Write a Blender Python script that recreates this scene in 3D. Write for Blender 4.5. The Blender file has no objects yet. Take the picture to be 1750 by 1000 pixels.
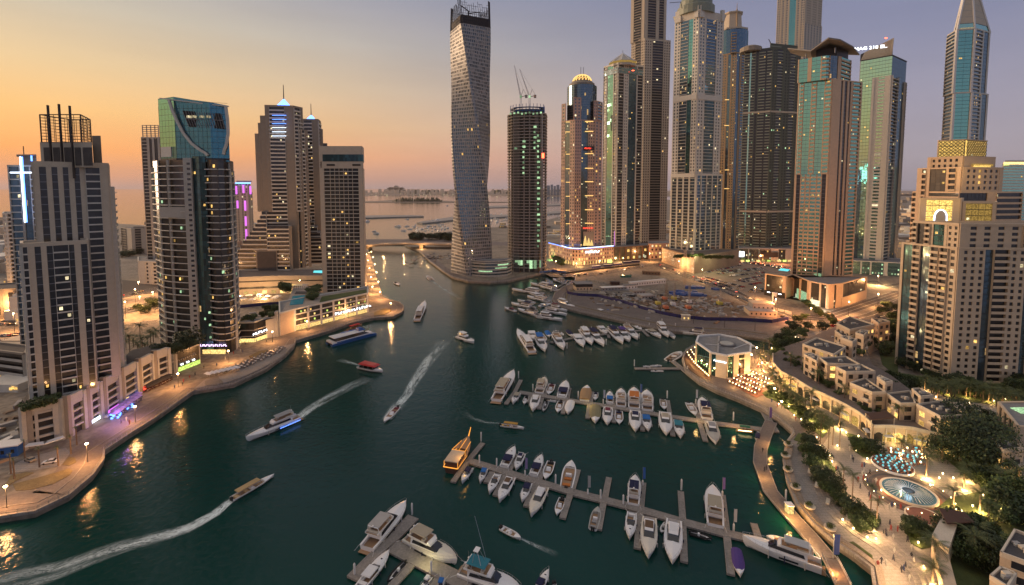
import bpy,math,random
from math import sin,cos,pi,radians as R,hypot,atan2,sqrt
from mathutils import Vector,Matrix
random.seed(7)
S=bpy.context.scene
F,CH,PITCH,SH=800.0,100.0,R(4),122.0
cd=bpy.data.cameras.new('camera');cam=bpy.data.objects.new('camera',cd);S.collection.objects.link(cam)
cam.location=(0,0,CH);cam.rotation_euler=(R(90)-PITCH,0,0)
cd.sensor_width=36;cd.lens=36*F/1750;cd.shift_y=-SH/1750
cd.clip_start=1;cd.clip_end=90000
S.camera=cam
S.render.resolution_x,S.render.resolution_y=1024,585
SUN_AZ=R(-68)
W=bpy.data.worlds.new('World');S.world=W;W.use_nodes=True
nt=W.node_tree;N=nt.nodes;L=nt.links;N.clear()
def nd(t,**k):
 n=N.new(t)
 for a,b in k.items():
  if a=='i':
   for c,d in b.items():n.inputs[c].default_value=d
  else:setattr(n,a,b)
 return n
def ramp(n,stops,interp='LINEAR'):
 cr=n.color_ramp;cr.interpolation=interp
 while len(cr.elements)>1:cr.elements.remove(cr.elements[-1])
 cr.elements[0].position=stops[0][0];cr.elements[0].color=(*stops[0][1],1)
 for p,c in stops[1:]:
  e=cr.elements.new(p);e.color=(*c,1)
def srgb(*c):
 return tuple((v/255/12.92)if v/255<=.04045 else((v/255+.055)/1.055)**2.4 for v in c)
tc=nd('ShaderNodeTexCoord');sp=nd('ShaderNodeSeparateXYZ');L.new(tc.outputs['Generated'],sp.inputs[0])
el=nd('ShaderNodeMath',operation='ARCSINE');L.new(sp.outputs[2],el.inputs[0])
eln=nd('ShaderNodeMapRange',i={1:-.08,2:1.0,3:0,4:1});L.new(el.outputs[0],eln.inputs[0])
def E(deg):return max(0,min(1,(R(deg)+.08)/1.08))
fl=nd('ShaderNodeCombineXYZ');L.new(sp.outputs[0],fl.inputs[0]);L.new(sp.outputs[1],fl.inputs[1])
nm=nd('ShaderNodeVectorMath',operation='NORMALIZE');L.new(fl.outputs[0],nm.inputs[0])
dt=nd('ShaderNodeVectorMath',operation='DOT_PRODUCT');L.new(nm.outputs[0],dt.inputs[0]);dt.inputs[1].default_value=(sin(SUN_AZ),cos(SUN_AZ),0)
ac=nd('ShaderNodeMath',operation='ARCCOSINE');L.new(dt.outputs['Value'],ac.inputs[0])
az=nd('ShaderNodeMapRange',interpolation_type='SMOOTHSTEP',i={1:R(8),2:R(112),3:0,4:1});L.new(ac.outputs[0],az.inputs[0])
warm=nd('ShaderNodeValToRGB');cool=nd('ShaderNodeValToRGB');L.new(eln.outputs[0],warm.inputs[0]);L.new(eln.outputs[0],cool.inputs[0])
ramp(warm,[(E(-4),srgb(150,130,128)),(E(0),srgb(184,152,140)),(E(1.2),srgb(222,158,118)),(E(3.5),srgb(255,172,96)),(E(7),srgb(250,196,122)),(E(11),srgb(232,200,150)),(E(16),srgb(202,190,168)),(E(22),srgb(164,164,172)),(E(38),srgb(150,150,160)),(E(60),srgb(188,182,180))])
ramp(cool,[(E(-4),srgb(120,120,135)),(E(0),srgb(150,146,158)),(E(3),srgb(164,157,168)),(E(8),srgb(156,152,170)),(E(15),srgb(132,135,162)),(E(24),srgb(112,120,154)),(E(38),srgb(134,138,158)),(E(60),srgb(188,182,180))])
mx=nd('ShaderNodeMix',data_type='RGBA');L.new(az.outputs[0],mx.inputs[0]);L.new(warm.outputs[0],mx.inputs[6]);L.new(cool.outputs[0],mx.inputs[7])
ns=nd('ShaderNodeTexNoise',i={'Scale':2.2,'Detail':4,'Roughness':.55})
mp=nd('ShaderNodeMapping');mp.inputs['Scale'].default_value=(1,1,7);L.new(tc.outputs['Generated'],mp.inputs[0]);L.new(mp.outputs[0],ns.inputs['Vector'])
nr=nd('ShaderNodeMapRange',i={1:.3,2:.7,3:.955,4:1.045});L.new(ns.outputs[0],nr.inputs[0])
ml=nd('ShaderNodeVectorMath',operation='SCALE');L.new(mx.outputs[2],ml.inputs[0]);L.new(nr.outputs[0],ml.inputs['Scale'])
sky=nd('ShaderNodeTexSky',sky_type='NISHITA',sun_disc=False,sun_elevation=R(1.5),sun_rotation=SUN_AZ,air_density=1.2,dust_density=2.0)
sks=nd('ShaderNodeVectorMath',operation='SCALE');sks.inputs['Scale'].default_value=.02;L.new(sky.outputs[0],sks.inputs[0])
ad=nd('ShaderNodeVectorMath',operation='ADD');L.new(ml.outputs[0],ad.inputs[0]);L.new(sks.outputs[0],ad.inputs[1])
bg=nd('ShaderNodeBackground',i={'Strength':.705});L.new(ad.outputs[0],bg.inputs[0])
wo=nd('ShaderNodeOutputWorld');L.new(bg.outputs[0],wo.inputs[0])
sl=bpy.data.lights.new('sun','SUN');sl.energy=2.5;sl.angle=R(26);sl.color=(1,.66,.40)
so=bpy.data.objects.new('sun',sl);S.collection.objects.link(so)
sd=Vector((sin(SUN_AZ)*cos(R(9)),cos(SUN_AZ)*cos(R(9)),sin(R(9))))
so.rotation_euler=sd.to_track_quat('Z','Y').to_euler()
V=S.view_settings;V.view_transform='Standard';V.look='None';V.gamma=1;V.exposure=.58
S.display_settings.display_device='sRGB'
CY=S.cycles;CY.use_denoising=True;CY.max_bounces=5;CY.diffuse_bounces=2;CY.glossy_bounces=3;CY.transmission_bounces=3
CY.transparent_max_bounces=6;CY.sample_clamp_indirect=3;CY.sample_clamp_direct=0;CY.caustics_reflective=False;CY.caustics_refractive=False
CY.use_light_tree=True
RR=Vector((1,0,0));FF=Vector((0,cos(PITCH),-sin(PITCH)));UU=Vector((0,sin(PITCH),cos(PITCH)))
def ray(px,py):return RR*((px-875)/F)+UU*((500-py-SH)/F)+FF
def G(px,py,z=0):
 r=ray(px,py);t=(z-CH)/r.z;return(r.x*t,r.y*t)
def C(px,Y,row=322):
 r=ray(px,row);return(r.x*Y/r.y,Y)
def Z(py,Y):
 r=ray(875,py);return CH+r.z*Y/r.y
MATS={}
def newmat(name):
 m=bpy.data.materials.new(name);m.use_nodes=True;m.node_tree.nodes.clear();MATS[name]=m;return m
class NT:
 def __init__(s,m):s.t=m.node_tree;s.m=m
 def n(s,t,ins=None,**k):
  n=s.t.nodes.new(t)
  for a,b in k.items():setattr(n,a,b)
  for a,b in(ins or{}).items():
   if hasattr(b,'is_output')or isinstance(b,bpy.types.NodeSocket):s.t.links.new(b,n.inputs[a])
   else:n.inputs[a].default_value=b
  return n
 def out(s,sh):
  o=s.n('ShaderNodeOutputMaterial');s.t.links.new(sh,o.inputs[0])
def col(c):return(*c,1)
def mat(name,c,rough=.7,metal=0,var=.12,scale=.35,bump=0,c2=None,objcol=False,spec=.4,fine=3.0,joint=0):
 """surface with large and fine soft dirt; c linear rgb"""
 m=newmat(name);t=NT(m);tcn=t.n('ShaderNodeTexCoord')
 n1=t.n('ShaderNodeTexNoise',{'Vector':tcn.outputs['Object'],'Scale':scale,'Detail':5,'Roughness':.6})
 n2=t.n('ShaderNodeTexNoise',{'Vector':tcn.outputs['Object'],'Scale':fine,'Detail':2})
 s=t.n('ShaderNodeMath',{0:n1.outputs[0],1:n2.outputs[0]},operation='ADD')
 r=t.n('ShaderNodeMapRange',{0:s.outputs[0],1:.7,2:1.3,3:0,4:1})
 if objcol:
  oi=t.n('ShaderNodeObjectInfo');lo=t.n('ShaderNodeVectorMath',{0:oi.outputs['Color'],'Scale':1-var},operation='SCALE').outputs[0];hi=oi.outputs['Color']
  mxn=t.n('ShaderNodeMix',{0:r.outputs[0],6:lo,7:hi},data_type='RGBA')
 else:
  c2=c2 or tuple(v*(1-var)for v in c)
  mxn=t.n('ShaderNodeMix',{0:r.outputs[0],6:col(c2),7:col(tuple(min(1,v*(1+var*.6))for v in c))},data_type='RGBA')
 bc=mxn.outputs[2]
 if joint:
  bk=t.n('ShaderNodeTexBrick',{'Vector':tcn.outputs['Object'],'Color1':(1,1,1,1),'Color2':(.93,.92,.91,1),'Mortar':(.72,.7,.68,1),'Scale':1/joint,'Mortar Size':.03,'Brick Width':1.0,'Row Height':.5});bc=t.n('ShaderNodeVectorMath',{0:bc,1:bk.outputs[0]},operation='MULTIPLY').outputs[0]
 b=t.n('ShaderNodeBsdfPrincipled',{'Base Color':bc,'Roughness':rough,'Metallic':metal,'Specular IOR Level':spec})
 if bump:
  bn=t.n('ShaderNodeBump',{'Height':n2.outputs[0],'Strength':bump,'Distance':.3});t.t.links.new(bn.outputs[0],b.inputs['Normal'])
 t.out(b.outputs[0]);return m
def glass(name,dark,tint,refl=.5,fh=3.6,w=3.0,rough=.06,lit=.0,litc=(1,.62,.25),var=.6):
 """facade glass: cells one storey high, each pane its own blind/curtain tone and slight tilt"""
 m=newmat(name);t=NT(m);tcn=t.n('ShaderNodeTexCoord')
 dv=t.n('ShaderNodeVectorMath',{0:tcn.outputs['Object'],1:(1/w,1/w,1/fh)},operation='MULTIPLY')
 flr=t.n('ShaderNodeVectorMath',{0:dv.outputs[0]},operation='FLOOR')
 wn=t.n('ShaderNodeTexWhiteNoise',{'Vector':flr.outputs[0]},noise_dimensions='3D')
 pw=t.n('ShaderNodeMath',{0:wn.outputs['Value'],1:2.5},operation='POWER')
 base=t.n('ShaderNodeMix',{0:pw.outputs[0],6:col(dark),7:col(tuple(v*3+.02*var for v in dark))},data_type='RGBA')
 df=t.n('ShaderNodeBsdfPrincipled',{'Base Color':base.outputs[2],'Roughness':.3})
 ws=t.n('ShaderNodeVectorMath',{0:wn.outputs['Color'],1:(.5,.5,.5)},operation='SUBTRACT')
 wv=t.n('ShaderNodeVectorMath',{0:ws.outputs[0],'Scale':.014},operation='SCALE')
 geo=t.n('ShaderNodeNewGeometry');an=t.n('ShaderNodeVectorMath',{0:geo.outputs['Normal'],1:wv.outputs[0]},operation='ADD')
 nn=t.n('ShaderNodeVectorMath',{0:an.outputs[0]},operation='NORMALIZE')
 gl=t.n('ShaderNodeBsdfGlossy',{'Color':col(tint),'Roughness':rough,'Normal':nn.outputs[0]})
 lw=t.n('ShaderNodeLayerWeight',{'Blend':.35});fr=t.n('ShaderNodeMapRange',{0:lw.outputs['Fresnel'],1:0,2:1,3:refl,4:1})
 ms=t.n('ShaderNodeMixShader',{0:fr.outputs[0],1:df.outputs[0],2:gl.outputs[0]})
 sh=ms.outputs[0]
 if lit:
  gt=t.n('ShaderNodeMath',{0:wn.outputs['Value'],1:1-lit},operation='GREATER_THAN')
  em=t.n('ShaderNodeEmission',{'Color':col(litc),'Strength':.45})
  sh=t.n('ShaderNodeMixShader',{0:gt.outputs[0],1:sh,2:em.outputs[0]}).outputs[0]
 t.out(sh)
 m.cycles.emission_sampling='NONE';return m
def emis(name,c,st,var=False,sample=False):
 m=newmat(name);t=NT(m)
 if var:
  oi=t.n('ShaderNodeObjectInfo');r=t.n('ShaderNodeMapRange',{0:oi.outputs['Random'],3:st*.25,4:st*1.3})
  tcn=t.n('ShaderNodeTexCoord');vo=t.n('ShaderNodeTexNoise',{'Vector':tcn.outputs['Object'],'Scale':1.6,'Detail':2})
  r2=t.n('ShaderNodeMapRange',{0:vo.outputs[0],1:.35,2:.65,3:.45,4:1.3});mu=t.n('ShaderNodeMath',{0:r.outputs[0],1:r2.outputs[0]},operation='MULTIPLY')
  e=t.n('ShaderNodeEmission',{'Color':col(c),'Strength':mu.outputs[0]})
 else:e=t.n('ShaderNodeEmission',{'Color':col(c),'Strength':st})
 t.out(e.outputs[0]);m.cycles.emission_sampling='AUTO' if sample else 'NONE';return m
mat('tan_stone',(.52,.45,.35));mat('tan_dark',(.27,.235,.19));mat('grey_panel',(.42,.41,.37));mat('pale_panel',(.62,.60,.53))
mat('white_paint',(.72,.71,.69),.5,var=.08);mat('slab_pale',(.58,.56,.50),.6);mat('concrete',(.36,.34,.32),.85,var=.25,bump=.2)
mat('concrete_raw',(.34,.31,.28),.9,var=.35,bump=.2);mat('pink_stone',(.50,.34,.27),.7);mat('beige_stone',(.62,.46,.31),.7);mat('gold_stone',(.48,.34,.20),.65)
mat('cream_stone',(.62,.48,.33),.75);mat('cream_light',(.68,.58,.44),.75);mat('sand_pale',(.30,.24,.185),.95,var=.28,bump=.3,scale=.05,c2=(.17,.135,.10))
mat('dark_metal',(.045,.045,.05),.45,.6);mat('mid_metal',(.22,.22,.23),.4,.7);mat('steel_rail',(.5,.5,.52),.35,.8)
mat('dark_roof',(.085,.078,.075),.9,var=.3);mat('grey_roof',(.25,.24,.23),.9,var=.25);mat('brown_wood',(.09,.045,.03),.7);mat('teak',(.36,.22,.12),.6,fine=6)
mat('deck_wood',(.27,.24,.21),.85,var=.3,fine=1.5);mat('asphalt',(.075,.068,.064),.85,var=.25);mat('paving',(.19,.155,.135),.75,var=.3,scale=.12,fine=1.2,joint=1.6)
mat('paving_pale',(.34,.30,.26),.75,var=.28,scale=.12,joint=2.4);mat('paving_red',(.25,.10,.065),.8);mat('sand',(.27,.23,.18),.95,var=.4,scale=.03,bump=.5,c2=(.12,.10,.078),fine=.35)
mat('earth',(.22,.15,.10),.95,var=.4,scale=.08,bump=.6,c2=(.13,.09,.06),fine=.8)
mat('grass',(.075,.10,.03),.9,var=.4,scale=.3);mat('dry_grass',(.20,.15,.07),.95,var=.4,scale=.4);mat('leaf',(.06,.095,.025),.6,var=.6,scale=.5,objcol=False)
mat('leaf_dark',(.035,.058,.02),.6,var=.6);mat('palm_leaf',(.10,.125,.045),.55,var=.45);mat('bark',(.16,.11,.075),.9,var=.4,fine=8)
mat('gelcoat',(.82,.80,.77),.22,var=.03,spec=.6);mat('gel_cream',(.72,.66,.54),.25,var=.05);mat('paint',(1,1,1),.35,var=.08,objcol=True);mat('cloth',(1,1,1),.85,var=.15,objcol=True,fine=6)
mat('boat_glass',(.012,.014,.018),.06,spec=.9,var=.2);mat('rubber',(.02,.02,.02),.7);mat('blue_paint',(.02,.10,.32),.4);mat('blue_fence',(.025,.025,.12),.6,var=.2)
mat('pool_tile',(.02,.28,.40),.15,var=.2);mat('fountain_water',(.10,.22,.26),.2,var=.3,fine=1)
mat('green_glass_mat',(.12,.32,.24),.15,.3)
glass('g_dark',(.004,.0045,.006),(.30,.34,.40),.035,3.2,2.2);glass('g_blue',(.010,.02,.032),(.28,.48,.64),.24,3.6,1.8,lit=.012)
glass('g_teal',(.008,.03,.036),(.10,.32,.40),.16,3.6,1.6,lit=.008);glass('g_green',(.012,.03,.026),(.55,.95,.82),.62,3.6,3,rough=.04)
glass('g_sail',(.004,.03,.045),(.12,.42,.60),.35,3.6,1.6);glass('g_mirror',(.02,.06,.06),(.24,.56,.50),.85,3.6,4,rough=.03);glass('g_deep',(.006,.02,.03),(.25,.42,.55),.35,3.6,2.5);glass('g_dim',(.018,.017,.014),(.5,.52,.5),.10,4,2.5,lit=.02,litc=(.8,.9,.6))
emis('win_warm',(1,.58,.16),1.0,True);emis('win_white',(1,.84,.5),.9,True);emis('win_green',(.62,1,.55),.6,True);emis('shop_glow',(1,.66,.22),1.3,True)
emis('shop_green',(.75,1,.2),1.3,True);emis('lamp_glow',(1,.62,.28),26);emis('lamp_small',(1,.70,.32),9);emis('neon_blue',(.10,.25,1),3.5);emis('neon_white',(.75,.85,1),3)
emis('neon_purple',(.62,.14,.75),1.2);emis('sign_white',(.9,.95,1),3);emis('sign_lilac',(.85,.6,1),2);emis('sign_red',(1,.06,.03),2.2);emis('gold_strip',(1,.58,.18),1.1);emis('cyan_glow',(.15,.7,.75),.9);emis('red_glow',(1,.08,.03),6)
emis('dhow_gold',(1,.38,.06),1.0);emis('arch_glow',(.65,.75,1),4);emis('yellow_wash',(1,.62,.16),.8,True)
COL=S.collection
def tag(o,label=None,cat=None,group=None,kind=None):
 if label:o['label']=label
 if cat:o['category']=cat
 if group:o['group']=group
 if kind:o['kind']=kind
 return o
def empty(name,loc,label=None,cat=None,group=None,rz=0):
 o=bpy.data.objects.new(name,None);COL.objects.link(o);o.location=loc;o.rotation_euler=(0,0,rz);o.empty_display_size=1
 return tag(o,label,cat,group)
class MB:
 def __init__(s):s.v=[];s.f=[]
 def poly(s,pts):
  b=len(s.v);s.v+=[tuple(p)for p in pts];s.f.append(tuple(range(b,b+len(pts))));return s
 def hexa(s,p):
  b=len(s.v);s.v+=[tuple(q)for q in p]
  s.f+=[(b+3,b+2,b+1,b),(b+4,b+5,b+6,b+7),(b,b+1,b+5,b+4),(b+1,b+2,b+6,b+5),(b+2,b+3,b+7,b+6),(b+3,b,b+4,b+7)];return s
 def box(s,x0,x1,y0,y1,z0,z1):
  return s.hexa([(x0,y0,z0),(x1,y0,z0),(x1,y1,z0),(x0,y1,z0),(x0,y0,z1),(x1,y0,z1),(x1,y1,z1),(x0,y1,z1)])
 def prism(s,pts,z0,z1,inset=0):
  n=len(pts);b=len(s.v);z0s=z0 if isinstance(z0,(list,tuple))else[z0]*n;z1s=z1 if isinstance(z1,(list,tuple))else[z1]*n
  cx=sum(p[0]for p in pts)/n;cy=sum(p[1]for p in pts)/n
  s.v+=[(p[0],p[1],z)for p,z in zip(pts,z0s)]
  s.v+=[(p[0]+(cx-p[0])*inset,p[1]+(cy-p[1])*inset,z)for p,z in zip(pts,z1s)]
  s.f+=[tuple(range(b+n-1,b-1,-1)),tuple(range(b+n,b+2*n))]
  s.f+=[(b+i,b+(i+1)%n,b+n+(i+1)%n,b+n+i)for i in range(n)];return s
 def bar(s,a,b,r,r2=None,n=4):
  a=Vector(a);b=Vector(b);r2=r if r2 is None else r2;d=(b-a)
  if d.length<1e-6:return s
  d.normalize();u=d.cross(Vector((0,0,1))if abs(d.z)<.9 else Vector((1,0,0))).normalized();w=d.cross(u);k=len(s.v)
  for q,rr in((a,r),(b,r2)):
   for i in range(n):
    t=2*pi*(i+.5)/n;s.v.append(tuple(q+(u*cos(t)+w*sin(t))*rr))
  s.f+=[(k+(i+1)%n,k+i,k+n+i,k+n+(i+1)%n)for i in range(n)]+[tuple(range(k,k+n)),tuple(range(k+2*n-1,k+n-1,-1))];return s
 def lathe(s,prof,n=16,cx=0,cy=0):
  k=len(s.v)
  for r,z in prof:
   for i in range(n):s.v.append((cx+r*cos(2*pi*i/n),cy+r*sin(2*pi*i/n),z))
  m=len(prof)
  for j in range(m-1):
   for i in range(n):s.f.append((k+j*n+i,k+j*n+(i+1)%n,k+(j+1)*n+(i+1)%n,k+(j+1)*n+i))
  s.f.append(tuple(range(k+n-1,k-1,-1)));s.f.append(tuple(range(k+(m-1)*n,k+m*n)));return s
 def mesh(s,name,m,org=(0,0,0),smooth=False):
  me=bpy.data.meshes.new(name);ox,oy,oz=org
  me.from_pydata([(x-ox,y-oy,z-oz)for x,y,z in s.v],[],s.f)
  me.materials.append(MATS[m]if isinstance(m,str)else m)
  if smooth:me.shade_smooth()
  return me
 def build(s,name,m,parent=None,org=None,smooth=False):
  """world coordinates in; parent (an unrotated Empty) gives the origin"""
  if org is None:org=tuple(parent.matrix_basis.translation)if parent else(0,0,0)
  return link(name,s.mesh(name,m,org,smooth),parent)
def link(name,me,parent=None,loc=(0,0,0),rz=0,sc=None,color=None):
 o=bpy.data.objects.new(name,me);COL.objects.link(o);o.location=loc
 if rz:o.rotation_euler=(0,0,rz)
 if sc:o.scale=sc
 if parent:o.parent=parent
 if color:o.color=(*color,1)
 return o
def copy_tree(o,parent=None):
 c=o.copy();COL.objects.link(c);c.parent=parent
 for ch in list(o.children):copy_tree(ch,c)
 return c
def lamp(loc,power,color=(1,.55,.22),r=.3,name='lamp_light',parent=None):
 l=bpy.data.lights.new(name,'POINT');l.energy=power;l.color=color;l.shadow_soft_size=r
 o=bpy.data.objects.new(name,l);COL.objects.link(o);o.location=loc
 if parent:o.parent=parent
 return o
def text_mesh(s,size,ext=.05,name='letters'):
 cu=bpy.data.curves.new(name,'FONT');cu.body=s;cu.size=size;cu.extrude=ext;cu.align_x='CENTER';cu.align_y='CENTER';cu.resolution_u=2
 o=bpy.data.objects.new(name,cu);COL.objects.link(o);bpy.context.view_layer.update()
 me=bpy.data.meshes.new_from_object(o.evaluated_get(bpy.context.evaluated_depsgraph_get()));bpy.data.objects.remove(o);bpy.data.curves.remove(cu)
 me.materials.clear();return me
def sign(parent,s,size,p,direction,m,name='sign',wide=1.0):
 """upright lettering at p (world), reading along direction (x, y)"""
 if s[0]=='#':
  r_=random.Random(len(s)*7+int(size*10));mb=MB();n=len(s)*1.0;x=-n*size*.36
  for k in range(len(s)):w_=size*r_.uniform(.3,.6);lo_,hi_=-size*r_.uniform(.3,.4),size*r_.uniform(.22,.42);mb.box(x,x+w_*.4,lo_,hi_,-.1,.1);mb.box(x,x+w_,lo_,lo_+size*.2,-.1,.1)if k%2 else mb.box(x,x+w_,hi_-size*.25,hi_,-.1,.1);x+=size*.72
  me=mb.mesh(name,m)
 else:me=text_mesh(s,size,.12,name);me.materials.append(MATS[m])
 o=link(name,me,parent);d=Vector((*direction,0)).normalized();z=Vector((0,0,1));n=d.cross(z)
 po=parent.matrix_basis.translation if parent else Vector((0,0,0));q=Vector(p)-po
 o.matrix_basis=Matrix(((d.x*wide,0,n.x,q.x),(d.y*wide,0,n.y,q.y),(0,1,0,q.z),(0,0,0,1)));return o
class Path:
 def __init__(s,pts):
  s.p=[Vector(p)for p in pts];s.c=[0]
  for a,b in zip(s.p,s.p[1:]):s.c.append(s.c[-1]+(b-a).length)
  s.L=s.c[-1]
 def seg(s,l):
  for i in range(len(s.p)-1):
   if l<=s.c[i+1]+1e-9:return i
  return len(s.p)-2
 def nrm(s,i):
  d=s.p[i+1]-s.p[i];d.normalize();return Vector((d.y,-d.x))
 def cuts(s,u0,u1):
  a,b=u0*s.L,u1*s.L;ls=[a]+[c for c in s.c if a+1e-4<c<b-1e-4]+[b];out=[]
  for l0,l1 in zip(ls,ls[1:]):
   i=s.seg((l0+l1)/2);e=(s.p[i+1]-s.p[i])/(s.c[i+1]-s.c[i]);n=s.nrm(i)
   out.append((s.p[i]+e*(l0-s.c[i]),s.p[i]+e*(l1-s.c[i]),n))
  return out
 def strip(s,mb,u0,u1,z0,z1,d0,d1):
  for a,b,n in s.cuts(u0,u1):
   p=[a+n*d1,b+n*d1,b+n*d0,a+n*d0]
   mb.hexa([(q.x,q.y,z0)for q in p]+[(q.x,q.y,z1)for q in p])
  return mb
class Tower:
 def __init__(s,name,loc,label,cat='skyscraper',fh=3.6,lit=.05,wall='tan_stone',slab='slab_pale',gl='g_dark',group=None,litm=('win_warm','win_warm','win_white'),cap=95,frame='dark_metal',bal=1.2):
  s.root=empty(name,(loc[0],loc[1],0),label,cat,group);s.fh=fh;s.lit=lit;s.wall=wall;s.slab=slab;s.gl=gl;s.nb=0;s.nw=0;s.litm=litm;s.cap=cap;s.frame=frame;s.bal=bal
  s.rest=MB();s.rw=MB()
 def add(s,mb,name,m,smooth=False):return mb.build(name,m,s.root,smooth=smooth)
 def face(s,pts,z0,z1,spec,proud=.55,band=1.1,**k):
  P=Path(pts);toks=[]
  for tk in spec.split():
   mm=None
   if '@' in tk:tk,mm=tk.split('@')
   ty=tk[0];rest=tk[1:].split(':');toks.append((ty,float(rest[0]or 1),int(rest[1])if len(rest)>1 else 0,mm))
  tot=sum(t[1]for t in toks);u=0;fh=s.fh;nf=max(1,round((z1-z0)/fh));fh=(z1-z0)/nf
  for ty,w,n,mm in toks:
   u0,u1=u/tot,(u+w)/tot;u+=w;wid=(u1-u0)*P.L
   cols=n or max(1,round(wid/3));cells=[(u0+(u1-u0)*i/cols,u0+(u1-u0)*(i+1)/cols)for i in range(cols)];du=(u1-u0)/cols
   rc=.15;hi=fh*.66;lo=fh*.3
   if ty=='P':
    s.add(P.strip(MB(),u0,u1,z0,z1,-.2,proud),'pier',mm or s.wall);continue
   if ty=='G':
    mb=MB()
    for f in range(nf+1):P.strip(mb,u0,u1,z0+f*fh-(.14 if f else 0),z0+f*fh+(.14 if f<nf else 0),0,.09)
    for a in[c[0]for c in cells]+[u1]:P.strip(mb,max(u0,a-.05/P.L),min(u1,a+.05/P.L),z0,z1,0,.087)
    gz=s.add(P.strip(MB(),u0,u1,z0,z1,-.1,.02),'glazing',mm or s.gl);rc=.06;mb.build('window_grid',s.frame,gz,org=tuple(s.root.matrix_basis.translation))
   if ty=='W':
    mb=MB();lo=fh*.28;hi=fh*.82;wf=.27
    for f in range(nf):P.strip(mb,u0,u1,z0+f*fh-fh*(.18 if f else 0),z0+f*fh+lo,0,.35)
    P.strip(mb,u0,u1,z1-fh*.18,z1,0,.35)
    P.strip(mb,u0,u0+du*wf,z0,z1,0,.347);P.strip(mb,u1-du*wf,u1,z0,z1,0,.347)
    for a,b in cells[1:]:P.strip(mb,a-du*wf,a+du*wf,z0,z1,0,.347)
    s.add(mb,'wall',mm or s.wall);cells=[(a+du*wf,b-du*wf)for a,b in cells];rc=.03
   if ty in 'BR':
    mb=MB();dd=s.bal;ph=band if ty=='R' else .3
    P.strip(mb,u0,u1,0,.28,0,dd);P.strip(mb,u0,u1,.28,.28+ph,dd-.12,dd)
    if dd>.8:
     P.strip(mb,u0,u0+.12/P.L,.28,fh-.02,.02,dd*.75);P.strip(mb,u1-.12/P.L,u1,.28,fh-.02,.02,dd*.75)
    po=s.root.matrix_basis.translation;me=mb.mesh('balcony',mm or s.slab,(po.x,po.y,0))
    for f in range(nf):
     if s.nb<s.cap:link('balcony',me,s.root,(0,0,z0+f*fh));s.nb+=1
     else:
      k=len(s.rest.v);zz=z0+f*fh;s.rest.v+=[(a,b,c+zz)for a,b,c in mb.v];s.rest.f+=[tuple(i+k for i in q)for q in mb.f]
    rc=.05;lo=fh*.34;hi=fh*.78
   if ty in 'GWBR' and s.lit:
    for a,b in cells:
     me=None
     for f in range(nf):
      if random.random()<s.lit:
       mg=.28*(b-a)if ty!='W' else 0
       if s.nw<95:
        if me is None:
         po=s.root.matrix_basis.translation;mb=P.strip(MB(),a+mg,b-mg,lo,hi,.0,rc);me=[mb.mesh('window',q,(po.x,po.y,0))for q in set(s.litm)]
        link('window',random.choice(me),s.root,(0,0,z0+f*fh));s.nw+=1
       else:P.strip(s.rw,a+mg,b-mg,z0+f*fh+lo,z0+f*fh+hi,0,rc)
 def vol(s,sides,z0,z1,roof='grey_roof',par=1.0,gl=None,back='P1',ptop=None,**k):
  """sides: [(points, spec)] left to right round the seen side; closed by a plain back"""
  pts=[]
  for p,sp_ in sides:
   for q in p:
    if not pts or(Vector(q)-Vector(pts[-1])).length>.01:pts.append(q)
  n0=len(pts);V2=Vector
  if n0==2:pts+=[bk_(pts[1],1.06),bk_(pts[0],1.06)]
  elif n0==3 and back:d_=tuple(V2(pts[0])+V2(pts[2])-V2(pts[1]));pts.append(d_)if(d_[1]>pts[1][1]+3)else None
  s.add(MB().prism(pts,z0,z1),'core',gl or s.gl)
  if back and len(pts)>n0:[s.face([pts[i],pts[i+1]],z0,z1,back)for i in range(n0-1,len(pts)-1)]
  for p,sp_ in sides:
   if sp_:s.face(p,z0,z1,sp_,**k)
  if back:s.face([pts[-1],pts[0]],z0,z1,back)
  if par:
   mb=MB();P=Path(pts+[pts[0]]);P.strip(mb,0,1,z1,z1+par,-.35,.6 if par<3 else .3);s.add(mb,'parapet',ptop or s.wall)
  if roof:s.add(MB().prism(pts,z1+.02,z1+.12),'roof',roof)
  return pts
 def done(s):
  if s.rest.v:tag(s.add(s.rest,'balcony_tiers',s.slab),kind='stuff')
  if s.rw.v:tag(s.add(s.rw,'lit_windows','win_white'),kind='stuff')
  return s.root
 def box(s,name,m,px0,px1,Y,y0,y1,depth,row=None):
  """upright box whose front spans the pixels at distance Y"""
  a=C(px0,Y,row or y1)[0];b=C(px1,Y,row or y1)[0];k=(Y+depth)/Y if depth>3 else 1;z0,z1=sorted((Z(y1,Y),Z(y0,Y)));q=[(a,Y),(b,Y),(b*k,Y+depth),(a*k,Y+depth)]
  return s.add(MB().prism(q,z0,z1),name,m)
def depth_pt(p,q,d):
 """point d metres behind p, perpendicular to the front p->q"""
 e=Vector(q)-Vector(p);e.normalize();n=Vector((-e.y,e.x));return tuple(Vector(p)+n*d)
def bk_(p,k):return(p[0]*k,p[1]*k)
def along(p,Y):
 return(p[0]*Y/p[1],Y)
def K(ox,oy,s):return lambda x,y:(ox+x*s,oy+y*s)
kA=K(750,730,.19);kB=K(1040,790,.2286);kC=K(590,850,.2114);kD=K(820,620,.1486);kE=K(1040,640,.1714);kF=K(860,470,.2057)
kG=K(400,480,.28);kH=K(0,780,.2857);k2=K(0,450,.45);k5=K(280,430,.27);k6=K(1290,480,.34);k7=K(1290,700,.3);kR=K(1050,520,.24)
kV=K(1350,530,.16);kW=K(1480,640,.18);kX=K(1540,780,.22);kP=K(1120,400,.14);kM=K(940,390,.1086);kS=K(850,420,.2857);kQ=K(1290,440,.1543);kL=K(200,480,.18)
WZ=-2.0
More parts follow.
